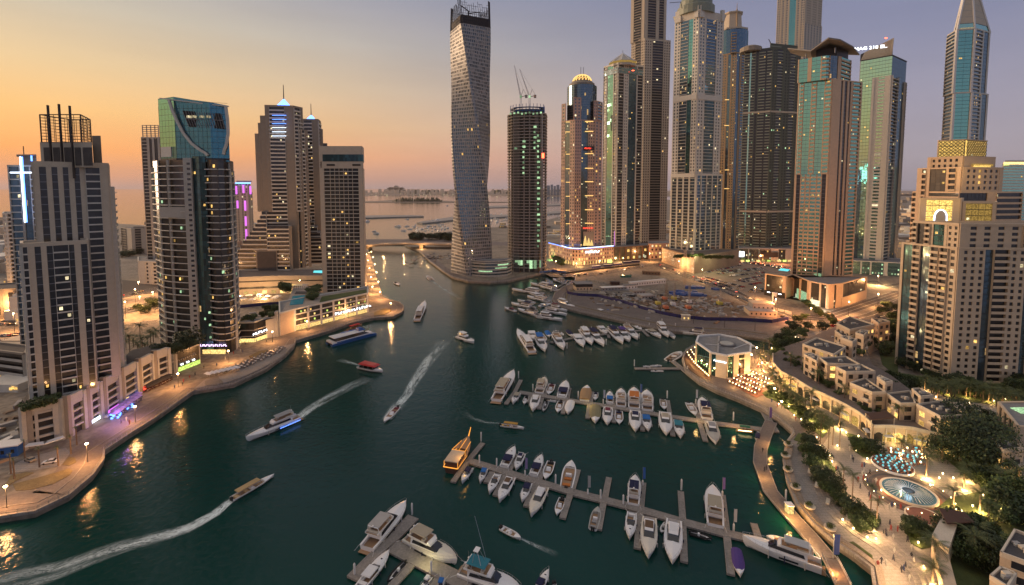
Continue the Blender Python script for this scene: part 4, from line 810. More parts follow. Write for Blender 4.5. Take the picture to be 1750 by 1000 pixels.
for k in range(6):f=k/6;t.add(MB().prism([(p[0]+(cx-p[0])*(.1+.65*f),p[1]+(cy-p[1])*(.1+.65*f))for p in ring4],zt+(Z(-30,520)-zt)*f,zt+(Z(-30,520)-zt)*f+.6),'spire_ring','grey_panel')
t.add(MB().bar((*C(1650,520,20),Z(-15,520)),(*C(1646,520,20),Z(-40,520)),.3),'mast','mid_metal');t.done()
t=Tower('apartment_block',C(1640,330),'beige block crowned with a yellow lit lattice cube behind the arch topped one','building',fh=3.9,lit=.06,wall='beige_stone',gl='g_dark',slab='beige_stone')
a,b,c=C(1568,345,310),C(1642,322,310),C(1712,332,310)
t.vol([([a,b],'P2 R2 P1.5 G7@g_dim P1 R3 P2 '),([b,c],'P1 W9:6 P1')],0,Z(288,325),par=1);t.vol([([C(1585,340,300),C(1644,325,300)],'P1 W9:5 P1'),([C(1644,325,300),C(1698,335,300)],'P1')],Z(288,325),Z(270,330),par=1)
t.vol([([C(1560,350,340),C(1640,318,340)],'R1'),([C(1640,318,340),C(1745,326,340)],'G3 P1 R3')],0,Z(330,322),par=1)
a,b,c=C(1603,340,260),C(1648,332,260),C(1685,342,260);t.vol([([a,b],'G1:9@yellow_wash'),([b,c],'G1:7@yellow_wash')],Z(290,335),Z(240,335),gl='yellow_wash',par=.6);mb=MB();P=Path([a,b,c])
for i in range(18):
 for k in range(9):
  for pa,pb in zip(P.cuts(i/18,(i+1)/18)[:1],[0]):A,Bq=pa[0],pa[1];z=Z(290,335)+k*2.3;n=pa[2]*.3;mb.bar((A.x+n.x,A.y+n.y,z),(Bq.x+n.x,Bq.y+n.y,z+2.3),.22);mb.bar((A.x+n.x,A.y+n.y,z+2.3),(Bq.x+n.x,Bq.y+n.y,z),.22)
t.add(mb,'lattice','dark_metal')
for u0,u1,y in((.52,.95,284),(.55,.9,286)):t.add(Path([C(1585,338,300),C(1644,323.6,300),C(1698,333.6,300)]).strip(MB(),u0,u1,Z(y,328),Z(y-4,328),.6,.75),'light_strip','yellow_wash')
t.done()
t=Tower('hotel_tower',C(1735,620),'pale striped block at the right edge glowing orange along its top','building',fh=3.8,lit=.02,wall='pale_panel',gl='g_green',slab='pale_panel');t.vol([([C(1712,625,310),C(1790,610,310)],'R1')],0,Z(280,620));t.box('light_strip','shop_glow',1716,1752,606,281,277,.5);t.box('roof_block','pale_panel',1718,1760,625,283,274,10);t.done()
def archblock():
 T=Tower('apartment_block',C(1640,250),'large beige apartment block with lit arch on top and stacked balconies at the right edge','building',fh=3.35,lit=.03,wall='cream_stone',gl='g_dark',slab='cream_stone',bal=1.5,cap=98)
 a,b=G(1530,622,0),G(1622,652,0);c=(b[0]+95,b[1]-6);zt=Z(384,245)
 T.vol([([a,b],'P1 G4@g_teal R3 G4@g_blue R3 P.5 R3 W3:1'),([b,c],'P1 W6:3 G2@g_blue R4 P.5 W4:2 G1.5@g_deep R4 W7:3 G2@g_blue R4 W5:2 R4 W6:3')],0,zt-12,par=1)
 a2,b2=(a[0]+3,a[1]-3),(b[0]+2,b[1]+2);c2=(b2[0]+88,b2[1]-4)
 T.vol([([a2,b2],'R2 G3 R2 P1 G4@g_mirror P1 W4:2'),([b2,c2],'P1 W8:4 R3 W10:5 R4')],zt-11.9,zt,par=1.2)
 d0,d1=(a[0]+4,a[1]-2),(a[0]+7+(b[0]-a[0])*.8,a[1]+(b[1]-a[1])*.85);zz=Z(342,255)
 a3,b3=C(1572,262,340),C(1640,256,340);T.vol([([a3,b3],'P2 G8@yellow_wash P2'),([b3,C(1645,268,340)],'P1')],zt-3,zz,gl='cream_stone',par=1);P=Path([a3,b3])
 mb=MB()
 for i in range(13):f=pi*i/12;g2=pi*(i+1)/12;cc=P.p[0].lerp(P.p[1],.5);pt=lambda q,r:(cc.x-cos(q)*r,cc.y-1.3,Z(372,256)+sin(q)*r*1.25)
 for i in range(12):f=pi*i/12;g2=pi*(i+1)/12;mb.bar(pt(f,3.4),pt(g2,3.4),.3)
 mb.bar(pt(0,3.4),(pt(0,3.4)[0],pt(0,3.4)[1],Z(384,256)),.3).bar(pt(pi,3.4),(pt(pi,3.4)[0],pt(pi,3.4)[1],Z(384,256)),.3);T.add(mb,'lit_arch','arch_glow')
 mb=MB();mb.poly([pt(pi*i/12,3.2)for i in range(13)]+[(pt(pi,3.2)[0],pt(0,1)[1],Z(384,256)),(pt(0,3.2)[0],pt(0,1)[1],Z(384,256))]);T.add(mb,'arch_recess','tan_stone')
 T.vol([([C(1645,262,340),C(1702,258,340)],'P1 G8@yellow_wash P1')],zt-3,Z(348,258),gl='cream_stone',par=1)
 T.done()
 for px,Y_,z_,w_ in((1585,258,96,900),(1625,252,96,900),(1675,252,93,900),(1620,322,112,1500),(1670,316,112,1500),(1720,316,106,1200)):lamp((*C(px,Y_-6,340),z_),w_,(1,.62,.2),.4)
archblock()
def podium_left():
 T=Tower('parking_podium',G(150,700),'long podium of framed arches with dark parking decks along the left quay','building',fh=3.2,lit=.04,wall='grey_panel',gl='g_dark',slab='grey_panel')
 z=16;top=[k2(*q)for q in((70,560),(98,548),(218,520),(240,520),(315,482),(378,450),(448,412),(515,376),(575,345),(640,322))]
 p=[G(*q,z)for q in top]
 P=Path(p);bk=[G(*k2(*q),z)for q in((620,300),(500,330),(420,400),(330,440),(200,470),(100,500))]
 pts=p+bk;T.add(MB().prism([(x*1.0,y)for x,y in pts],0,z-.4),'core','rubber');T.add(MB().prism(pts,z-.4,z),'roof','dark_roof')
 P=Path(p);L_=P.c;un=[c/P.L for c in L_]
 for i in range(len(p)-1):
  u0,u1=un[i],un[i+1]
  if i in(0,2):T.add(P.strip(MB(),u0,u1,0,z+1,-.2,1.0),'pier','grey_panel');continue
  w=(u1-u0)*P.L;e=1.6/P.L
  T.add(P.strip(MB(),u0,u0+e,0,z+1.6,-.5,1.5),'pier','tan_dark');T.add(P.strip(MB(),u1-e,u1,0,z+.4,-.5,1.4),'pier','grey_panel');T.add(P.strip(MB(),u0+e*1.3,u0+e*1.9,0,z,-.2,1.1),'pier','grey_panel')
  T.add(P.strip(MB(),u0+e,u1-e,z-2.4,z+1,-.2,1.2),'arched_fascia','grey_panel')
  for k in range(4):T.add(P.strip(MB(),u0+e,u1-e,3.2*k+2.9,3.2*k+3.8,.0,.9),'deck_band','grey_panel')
 for i,m in((4,'neon_white'),(5,'neon_purple'),(6,'neon_blue')):T.add(P.strip(MB(),un[i]+.02,un[i+1]-.03,.6,1.8,.9,1.2),'shop_glow_band',m)
 for i in(6,7,8):T.add(P.strip(MB(),un[i]+.03,un[i]+.05,1.0,2.5,1.4,1.6),'shop_sign','sign_red' if i>6 else 'shop_glow')
 cn=G(*k2(170,690));T.add(Path([G(*k2(95,700),2.6),G(*k2(170,690),2.6),G(*k2(245,665),2.6)]).strip(MB(),0,1,2.8,3.2,-2,.4),'entrance_canopy','white_paint')
 T.done()
 T=Tower('shop_building',G(315,640),'small dark quayside building with a yellow green lit shop front','building',fh=4,lit=.15,wall='grey_panel',gl='g_dim',litm=('win_green','win_warm'))
 z=11;a,b=G(*k5(70,645),z),G(*k5(215,590),z);a=G(*kL(545,690),z);b=G(*kL(775,610),z)
 T.vol([([bk_(a,1.12),a],'P1'),([a,b],'P1 G12:7')],0,z,par=.8,roof='dark_roof');P=Path([a,b]);T.add(P.strip(MB(),.1,1,.3,2.6,.3,.5),'shop_front','shop_green')
 for k in range(3):T.add(P.strip(MB(),.2+k*.24,.3+k*.24,3.4,4.2,.4,.6),'shop_sign','sign_white')
 m_=Vector(a).lerp(Vector(b),.45);sign(T.root,'############',1.1,(m_.x,m_.y-.9,6.6),tuple(Vector(b)-Vector(a)),'grey_panel',wide=1.5);T.done()
 T=Tower('cafe_building',G(440,575),'low dark glass building with bright white sign and planted roof right of the sail tower','building',fh=4,lit=.1,wall='grey_panel',gl='g_dark',litm=('win_warm','shop_glow'))
 z=13;p=[G(*k5(*q),z)for q in((460,455),(570,452),(695,412),(712,418))]
 T.vol([(p[:2],'G5'),(p[1:3],'G7 P1'),(p[2:],'P1')],0,z,par=1,roof='dark_roof');P=Path(p[:3]);
 for k in range(2):T.add(P.strip(MB(),.02,.98,4+4*k,4.5+4*k,.2,.5),'band','grey_panel')
 T.add(P.strip(MB(),.05,.9,.4,2.8,.1,.4),'shop_front','shop_glow');m_=P.p[1].lerp(P.p[2],.5);sign(T.root,'########',1.9,(m_.x,m_.y-1.0,5.8),tuple(P.p[2]-P.p[1]),'sign_white',wide=1.5)
 T.add(MB().bar((*p[3],0),(*p[3],z+4),1.2),'corner_pillar','grey_panel');T.done()
 T=Tower('mall_podium',G(560,545),'long white pillared podium with yellow lit floors and a roof pool','building',fh=4,lit=.42,wall='pale_panel',gl='g_dim',litm=('win_warm','shop_glow','shop_green'))
 z=15;a,b,c=G(*k5(735,395),z),G(*k5(818,372),z),G(*k5(1290,268),z);d=bk_(c,1.02)
 T.vol([([a,b],'P1@cream_stone'),([b,c],'P1 G6 P1 G6 P1 G6 P1 G6 P1 G6 P1 G6 P1'),([c,bk_(c,1.07)],'P1'),([bk_(c,1.07),bk_(a,1.1)],None)],0,z,par=1,roof='grey_roof')
 T.add(MB().prism([a,b,c,d,G(*k5(1300,235),z),G(*k5(1000,262),z),G(*k5(900,215),z),G(*k5(820,230),z),G(*k5(770,345),z)],z-1,z+.2),'roof_deck','paving_pale');P=Path([b,c])
 [T.add(P.strip(MB(),0,1,4*k+3.3,4*k+4.1,0,.5),'band','pale_panel')for k in range(4)]
 T.add(P.strip(MB(),.02,.98,.3,3.0,.2,.45),'shop_front','shop_glow');m_=P.p[0].lerp(P.p[1],.8);sign(T.root,'##############',2.2,(m_.x,m_.y-1.2,5.2),tuple(P.p[1]-P.p[0]),'sign_white',wide=1.5)
 T.add(MB().prism([G(*k5(*q),z+.5)for q in((795,338),(880,330),(895,275),(815,280))],z+.2,z+.5),'pool','pool_tile');T.add(MB().prism([G(*k5(*q),z+.5)for q in((828,268),(892,266),(898,252),(838,252))],z+.2,z+.5),'small_pool','dark_roof')
 mb=MB();q0,q1=G(*k5(818,240),z),G(*k5(900,236),z)
 for i in range(7):f=i/6;x=q0[0]+(q1[0]-q0[0])*f;y=q0[1]+(q1[1]-q0[1])*f;mb.bar((x,y,z),(x,y,z+3),.15).bar((x,y,z+3),(x,y+6,z+3),.15)
 for dy in(0,3,6):mb.bar((q0[0],q0[1]+dy,z+3),(q1[0],q1[1]+dy,z+3),.15)
 T.add(mb,'pergola','white_paint');T.add(MB().prism([G(*k5(*q),z+.4)for q in((985,320),(1285,258),(1280,240),(1000,285))],z+.2,z+.5),'roof_garden','grass');T.box('sign_panel','neon_purple',628,641,358,516,508,.5)if 0 else None
 T.done()
 T=Tower('hotel_podium',G(480,505),'wide tan podium with dark bands and warm terrace lights before the stepped hotel towers','building',fh=6,lit=.06,wall='tan_stone',gl='rubber')
 z=16;p=[G(*k5(*q),z)for q in((475,170),(730,160),(905,160),(1030,158))];P=Path(p)
 T.vol([([p[0],p[1]],None),([p[1],p[2]],None),([p[2],p[3]],None),([p[3],bk_(p[3],1.09)],None),([bk_(p[3],1.09),bk_(p[0],1.09)],None)],0,z,par=1.2,gl='g_dim',roof='paving')
 for z0,z1 in((0,5.5),(7.6,12),(13.2,16)):T.add(P.strip(MB(),0,1,z0,z1,0,.8),'band','tan_stone')
 for i in range(9):u=.05+i*.1;T.add(P.strip(MB(),u,u+.05,.8,3.6,.7,.9),'window','shop_glow')
 T.add(P.strip(MB(),.46,.72,7.9,9,.7,1),'terrace_light','shop_glow');T.add(MB().prism([G(*k5(*q),z+.2)for q in((945,133),(1012,136),(1014,120),(950,121))],z,z+.3),'pool','cyan_glow');T.done()
podium_left()
sheet('plot',[k5(*q)for q in((475,350),(735,350),(720,400),(560,430),(475,425))],'sand',.05)
e=empty('site_hoarding',(*G(*k5(600,345)),0),'dark blue hoarding round the sandy plot before the hotel podium','hoarding');P=Path([G(*k5(*q))for q in((478,358),(600,345),(735,335))]);P.strip(MB(),0,1,0,2.6,0,.15).build('panel','blue_fence',e)
for i,(x,y)in enumerate(((480,300),(540,295),(600,305),(660,300),(500,318),(560,322),(640,318),(700,312),(720,300),(610,290))):
 q=G(*k5(x,y));e=empty('terrace_canopy',(*q,0),f'white terrace canopy at the hotel gardens, number {i + 1} of the group','canopy','white canopies of the hotel terrace');tag(e,f'small white canopy on the hotel terrace {("beside the lit palm", "by the steps", "near the pool path", "at the garden corner", "over the left bar", "next to the blue hoarding", "midway along the hoarding", "at the far right of the terrace", "below the pool terrace", "against the podium wall")[i]}')
 MB().prism([(-3,-2,),(3,-2),(3,2),(-3,2)],2.6,3.6,.6).build('awning','white_paint',e,org=(0,0,0));MB().bar((0,0,0),(0,0,2.6),.1).build('pole','steel_rail',e,org=(0,0,0))
 if i%3==0:lamp((q[0],q[1]-3,5),4500)
def on(px,z=0):return[G(*q,z)for q in px]
sheet('lawn',[k2(*q)for q in((60,862),(48,838),(120,820),(210,795),(262,778),(276,788),(262,806),(200,838),(120,858))],'dry_grass',.16,th=.2);sheet('lawn',[k2(*q)for q in((22,838),(40,806),(100,793),(128,795),(60,825),(26,848))],'dry_grass',.16,th=.2)
sheet('lawn',[k2(*q)for q in((235,765),(262,735),(285,738),(290,755),(262,768))],'dry_grass',.16,th=.2);sheet('forecourt',[k2(*q)for q in((60,760),(100,740),(250,700),(268,720),(230,770),(100,790),(30,800))],'paving_pale',.1)
sheet('quay_terrace',[k5(*q)for q in((190,868),(330,850),(480,800),(620,740),(740,670),(820,595),(825,582),(740,600),(600,660),(480,720),(340,780),(270,800),(200,860))],'paving_pale',.5,th=2.5)
sheet('quay_terrace',[k5(*q)for q in((260,820),(340,790),(380,830),(330,845),(262,850))],'sand_pale',.8,th=.6)
sheet('raised_lawn',[k5(*q)for q in((540,660),(600,630),(660,620),(640,650),(570,680))],'dry_grass',.8,th=.8);sheet('raised_lawn',[k5(*q)for q in((370,745),(460,715),(470,725),(380,765))],'dry_grass',.8,th=.8);sheet('raised_lawn',[k5(*q)for q in((1330,408),(1400,395),(1440,375),(1440,362),(1390,360),(1330,385))],'dry_grass',.5,th=.5)
table_me={}
def cafe_set(kind):
 if kind not in table_me:
  t_=MB().lathe([(.5,.7),(.5,.76)],8).bar((0,0,0),(0,0,.7),.06).mesh('cafe_table','white_paint');c_=MB()
  for k in range(4):a=k*pi/2+.4;x,y=1.0*cos(a),1.0*sin(a);c_.box(x-.25,x+.25,y-.25,y+.25,.4,.48);c_.box(x*1.24-.22,x*1.24+.22,y*1.24-.22,y*1.24+.22,.45,.95)
  table_me[kind]=(t_,c_.mesh('seating',kind))
 return table_me[kind]
def cafe(px,py,label,group,m='brown_wood',umb=None,z=.1,s=1.0,light=None):
 q=G(px,py,z);e=empty('cafe_table',(*q,z),label,'table',group,rz=random.random()*3);a,b=cafe_set(m);link('table_top',a,e,sc=(s,s,s));tag(link('chairs',b,e,sc=(s,s,s)),kind='stuff')
 if umb:o=link('parasol',umb_me,e,sc=(s,s,s),color=umb)
 if light:link('candle_lamp',light,e,sc=(s,s,s))
 return e
umb_me=MB().lathe([(1.5,2.2),(.05,2.9)],8).bar((0,0,0),(0,0,2.9),.04).mesh('parasol','cloth')
glow_me=MB().lathe([(.05,.78),(.22,.85),(.22,1.1),(.05,1.2)],6).mesh('candle_lamp','lamp_small');cyan_me=MB().lathe([(.05,.78),(.3,.85),(.3,1.0),(.05,1.1)],6).mesh('candle_lamp','cyan_glow')
rows=0
for i in range(34):
 f=i/34;row=i%2;x=470+290*f;y=725-128*f+row*18+6*(i%3);cafe(*k5(x,y),f'grey cafe table set number {i + 1} along the left quay terrace','tables on the left quay terrace','mid_metal',z=.5,s=1.25)
 COL.objects
for e in[o for o in COL.objects if o.get('group')=='tables on the left quay terrace']:e['label']='grey outdoor cafe table with chairs on the curved left quay terrace'
for i in range(14):
 f=i/13;q=k5(275+190*f,795-45*f+(i%2)*8);e=empty('sunshade',(*G(*q,.6),.6),'small pale square sunshade in a row on the left quay terrace','sunshade','sunshades of the left quay terrace');MB().prism([(-1.3,-1.3),(1.3,-1.3),(1.3,1.3),(-1.3,1.3)],2.2,2.8,.8).build('canopy','white_paint',e,org=(0,0,0));MB().bar((0,0,0),(0,0,2.3),.05).build('pole','steel_rail',e,org=(0,0,0))
for i in range(16):
 x,y=440+(i%8)*12,580-(i%8)*9+(i//8)*10;e=cafe(*k2(x,y),'purple lit cafe table under the framed podium','purple lit tables by the podium','neon_blue' if i%4==0 else 'mid_metal',umb=(.5,.35,.9),z=.15,s=1.3)
lamp((*G(*k2(470,560),5),5),1300,(.5,.25,1));lamp((*G(*k2(430,590),4),4),500,(.4,.3,1))
post_me=MB().bar((0,0,0),(0,0,7),.13,.08,6).bar((0,0,7),(0,-.9,7.1),.06).mesh('post','dark_metal');head_me=MB().lathe([(.1,6.7),(.42,6.8),(.5,7.1),(.1,7.35)],8).mesh('lantern','lamp_glow')
def street_lamp(px,py,label,group,power=3000,z=.05,light=True,world=None,s=1,color=(1,.46,.16)):
 q=world or G(px,py,z);e=empty('street_lamp',(*q,z),label,'lamp',group);link('post',post_me,e,sc=(1,1,s));link('lantern',head_me,e,(0,0,7*(s-1)))
 if light:lamp((q[0],q[1]-.9,z+6.3*s),power,color,.4)
 return e
where=('at the bottom left corner of the quay','by the water where the left quay bends','beside the framed podium','in front of the green lit shop building','below the sail topped tower','near the cafe building sign','before the mall podium','under the mall podium letters','on the small rounded quay end')
for i,(x,y)in enumerate(((12,868),(150,790),(232,722),(305,662),(391,620),(466,585),(525,566),(596,545),(668,533))):street_lamp(x,y,'orange street lamp on a dark post '+where[i],'lamps along the left promenade',(4200,5500,3500,5500,5500,4500,5000,3000,6500)[i])
for i in range(12):
 f=i/11;y=436+76*f**1.4;x=(633+17*f+(0 if i%2 else-9-3*f));street_lamp(x,y,'orange lamp on the narrow quay beside the grid fronted tower','lamps on the narrow far quay',9000)
rw=('first','second','third','fourth','fifth','sixth','seventh','eighth','ninth','tenth','eleventh','twelfth','thirteenth','fourteenth','fifteenth')
for i,(x,y)in enumerate(((238,506),(232,520),(240,535),(215,545),(275,540),(20,545),(25,568),(290,500),(10,530),(262,526))):street_lamp(x,y,f'tall road lamp of the left interchange, {rw[i]} of ten','road lamps behind the left towers',20000,s=1.9)
for i,(x,y)in enumerate(((950,462),(985,466),(1025,461),(1065,456),(1110,447),(1160,462),(1200,478),(1290,512),(1325,535),(1385,552),(1450,540),(1500,525),(1540,505),(1500,490),(1570,470))):street_lamp(x,y,f'orange road lamp beside the car park road, {rw[i]} from the pink podium','road lamps of the right bank',17000,s=1.6)
for x,y in((1300,447),(1335,452),(1240,446),(1425,545),(1350,548)):lamp((*G(x,y),8),14000,(1,.34,.14),.5)
for x,y in((960,442),(990,456),(1020,450),(1060,448),(1090,444)):lamp((*G(x,y),4),5000,(1,.6,.22),.5)
for i,(x,y)in enumerate(((1004,496),(1045,508),(1090,520),(1128,534),(1180,547),(966,505),(948,497),(942,478),(900,478),(850,483),(800,478),(765,465))):street_lamp(x,y,f'unlit dark lamp post on the bend walk, {rw[i]} counted from the hoarding corner','unlit posts on the bend walk',light=False)if 0 else None
dpost=MB().bar((0,0,0),(0,0,7),.16,.1,5).bar((0,0,7),(0,-1,7),.15).mesh('post','dark_metal')
for x,y in((1004,503),(1045,515),(1090,527),(1128,540),(1185,553),(966,512),(944,500),(958,486),(900,480),(850,486),(795,481),(762,467),(745,452),(1238,560),(1290,566)):
 e=empty('lamp_post',(*G(x,y),0),'unlit dark lamp post on the walk round the basin','lamp post','unlit lamp posts round the basin');link('post',dpost,e)
DZ=-1.2
def dock(segs,label,w=2.6,z=DZ,lit=None):
 e=empty('floating_dock',(*G(*segs[0][0],z),z),label,'dock');mb=MB();ed=MB();first=True
 for s_ in segs:
  a,b=s_[0],s_[1];ww=s_[2]if len(s_)>2 else w*.62
  p,q=Vector(G(*a,z)),Vector(G(*b,z));d=(q-p).normalized();n=Vector((-d.y,d.x))*ww/2;zz=z if len(s_)>2 else z-.03
  m1=MB();m1.hexa([(v.x,v.y,zz-.6)for v in(p-n,q-n,q+n,p+n)]+[(v.x,v.y,zz)for v in(p-n,q-n,q+n,p+n)]);m1.build('walkway' if len(s_)>2 else 'finger','deck_wood',e)
  for sg in(-1,1):
   n2=n*sg;n3=n2+n.normalized()*.18*sg;k=[p+n2,q+n2,q+n3,p+n3];k=k if sg<0 else k[::-1];ed.hexa([(v.x,v.y,zz-.55)for v in k]+[(v.x,v.y,zz+.07)for v in k])
 ed.build('edge_beam','paving_pale',e);return e
def pile(q,label='white mooring pile beside the docks',h=3.5,flag=None):
 x,y=G(*q,DZ);e=empty('mooring_pile',(x,y,WZ),label,'pile','white mooring piles' if not flag else 'flags on the docks')
 MB().bar((0,0,0),(0,0,h),.28,n=8).bar((0,0,h),(0,0,h+.5),.3,.02,8).build('pile','white_paint',e,org=(0,0,0))
 if flag:m_=MB().bar((0,0,h),(0,0,h+5),.06).build('flag_pole','steel_rail',e,org=(0,0,0));f=MB().box(.06,.9,-.03,.03,h+.8,h+4.8).build('flag','cloth',e,org=(0,0,0));f.color=(*flag,1)
def kk(k,*pts):return[k(*p)for p in pts]
a=kA;main3=[kA(275,300),kA(860,480),kA(1210,585),kA(1575,675)]
dock([(kA(275,300),kA(860,480),2.8),(kA(858,479),kA(1210,585),2.8),(kA(1208,584),kB(150,325),2.8),(kB(148,325),kB(560,445),2.8),(kB(558,445),kB(860,525),2.8),(kB(858,524),kB(1160,592),2.6),(kA(395,140),kA(262,300)),(kA(262,295),kA(128,490)),(kA(708,240),kA(625,400)),(kA(600,425),kA(508,612)),(kA(480,400),kA(425,495)),(kA(950,345),kA(895,490)),(kA(872,495),kA(785,710)),(kA(1252,380),kA(1195,575)),(kA(1185,590),kA(1112,815)),(kA(1530,450),kA(1492,645)),(kA(1482,670),kA(1436,915)),(kB(260,150),kB(240,355)),(kB(235,375),kB(215,640)),(kB(540,215),kB(555,435)),(kB(555,455),kB(565,740)),(kB(850,240),kB(882,515)),(kB(884,540),kB(915,835)),(kB(1085,455),kB(1125,575))],'long floating dock running from the golden dhow to the biggest white yacht')
dock([(kD(450,335),kD(1250,462),2.8),(kD(1248,461),kE(500,398),2.8),(kE(498,398),kE(1120,492),2.8),(kE(1118,491),kE(1640,558),2.8),(kD(472,195),kD(395,350)),(kD(395,345),kD(300,470)),(kD(585,370),kD(570,455)),(kD(765,230),kD(745,395)),(kD(715,400),kD(680,525)),(kD(1030,290),kD(1005,420)),(kD(980,420),kD(955,580)),(kD(1290,330),kD(1275,465)),(kD(1262,470),kD(1240,635)),(kD(1560,370),kD(1550,510)),(kD(1545,520),kD(1542,680)),(kE(325,180),kE(330,370)),(kE(332,380),kE(340,555)),(kE(588,255),kE(612,405)),(kE(612,420),kE(642,605)),(kE(868,290),kE(905,455)),(kE(905,470),kE(968,660)),(kE(1510,300),kE(1665,570),2.6),(kE(1510,310),kE(1595,440))],'middle floating dock with two rows of motor boats reaching the lit promenade')
dock([(kF(395,560),kF(600,518),2.2),(kF(598,518),kF(860,488),2.2),(kF(858,488),kF(1150,458),2.2),(kF(1148,455),kF(1300,478),2.0),(kF(1298,478),kF(1640,470),2.0),(kF(1145,375),kF(1420,440),2.0),(kF(1150,455),kF(1205,505)),(kF(600,485),kF(620,560)),(kF(860,455),kF(880,520))],'back floating dock lined with flybridge yachts near the bend walk')
dock([(kF(1095,775),kF(1460,775),2.2),(kF(1400,708),kF(1545,628),2.4),(kF(1405,712),kF(1545,822),2.4)],'short forked dock beside the restaurant point')
dock([(kC(60,655),kC(550,155),3.6),(kC(372,385),kC(1010,712),4.2),(kC(548,525),kC(370,720)),(kC(760,650),kC(700,720))],'wide plank dock at the bottom of the picture in the shape of a T',w=3)
dock([(kF(395,135),kF(545,45),1.6),(kF(580,250),kF(790,300),1.6)],'thin pontoon against the bend of the walk',w=2)
def long_walk():
 px=[(1318,720),(1310,738),(1300,765),(1299,790),kB(1210,210),kB(1370,400),kB(1500,540),kB(1645,715)]
 ribbon_deck('floating_walkway',px,4.2,-.9,.6,'paving','winding grey and orange floating walkway beside the terrace','walkway')
 for i,q in enumerate((kB(1350,365),kB(1480,530),(1318,750),kB(1160,60))):lamp((*G(*q,2),2.2),900 if i else 2600,(1,.5,.15),.2)
 e=empty('lit_kiosk',(*G(*kB(1350,375),-.8),-.8),'small glowing orange kiosk on the floating walkway','kiosk');MB().box(-.9,.9,-.9,.9,0,2.6).build('wall','shop_glow',e,org=(0,0,0));MB().box(-1.1,1.1,-1.1,1.1,2.6,2.8).build('roof','white_paint',e,org=(0,0,0))
 e=ribbon_deck('gangway',[kB(1655,720),kB(1760,930)],3.4,.5,.3,'paving','sloping gangway with orange lit handrails at the bottom right of the water','gangway',rails=True);lamp((*G(*kB(1700,820),1),1.6),500,(1,.4,.1),.2)
 e=empty('banner',(*G(*kB(1680,700),0),-.8),'tall blue banner standing at the head of the gangway','banner');MB().bar((0,0,0),(0,0,7),.12).build('pole','steel_rail',e,org=(0,0,0));f=MB().box(.1,1.6,-.05,.05,1.2,6.9).build('cloth','cloth',e,org=(0,0,0));f.color=(.05,.09,.30,1)
 e=empty('banner',(*G(*kE(1600,440),0),-.8),'purple banner at the shore end of the middle dock','banner');MB().bar((0,0,0),(0,0,6),.12).build('pole','steel_rail',e,org=(0,0,0));f=MB().box(.1,1.2,-.05,.05,1.2,5.9).build('cloth','cloth',e,org=(0,0,0));f.color=(.14,.09,.30,1)
long_walk()
for q in(kA(380,110),kA(365,320),kA(520,350),kA(1050,500),kA(1455,640),kB(110,310),kB(545,190),kB(1325,270),kC(540,120),kC(695,600),kC(75,620),kF(1090,745),kF(1130,520),kF(530,600),kF(855,570),kF(1430,435),kF(1318,395),kF(1213,430),kD(445,160),kD(610,310),kD(1132,395),kE(585,220),kE(1245,440),kF(1530,800)):pile(q)
for q,c,l in((kB(255,170),(.04,.13,.42),'blue feather flag on the long dock'),(kB(850,250),(.20,.13,.38),'purple feather flag beside the beige canopied yacht'),(kB(935,500),(.5,.5,.5),'black and white flag on the long dock'),(kA(775,430),(.25,.2,.4),'faded purple flag near the dhow end of the long dock'),(kA(1340,600),(.4,.4,.4),'grey feather flag in the gap of the long dock'),(kE(315,220),(.10,.16,.38),'blue feather flag between two yachts of the middle dock'),(kE(870,280),(.5,.5,.55),'white flag on the middle dock near the promenade'),(kD(1420,460),(.4,.45,.55),'pale flag in the middle of the middle dock')):pile(q,l,2.2,c)
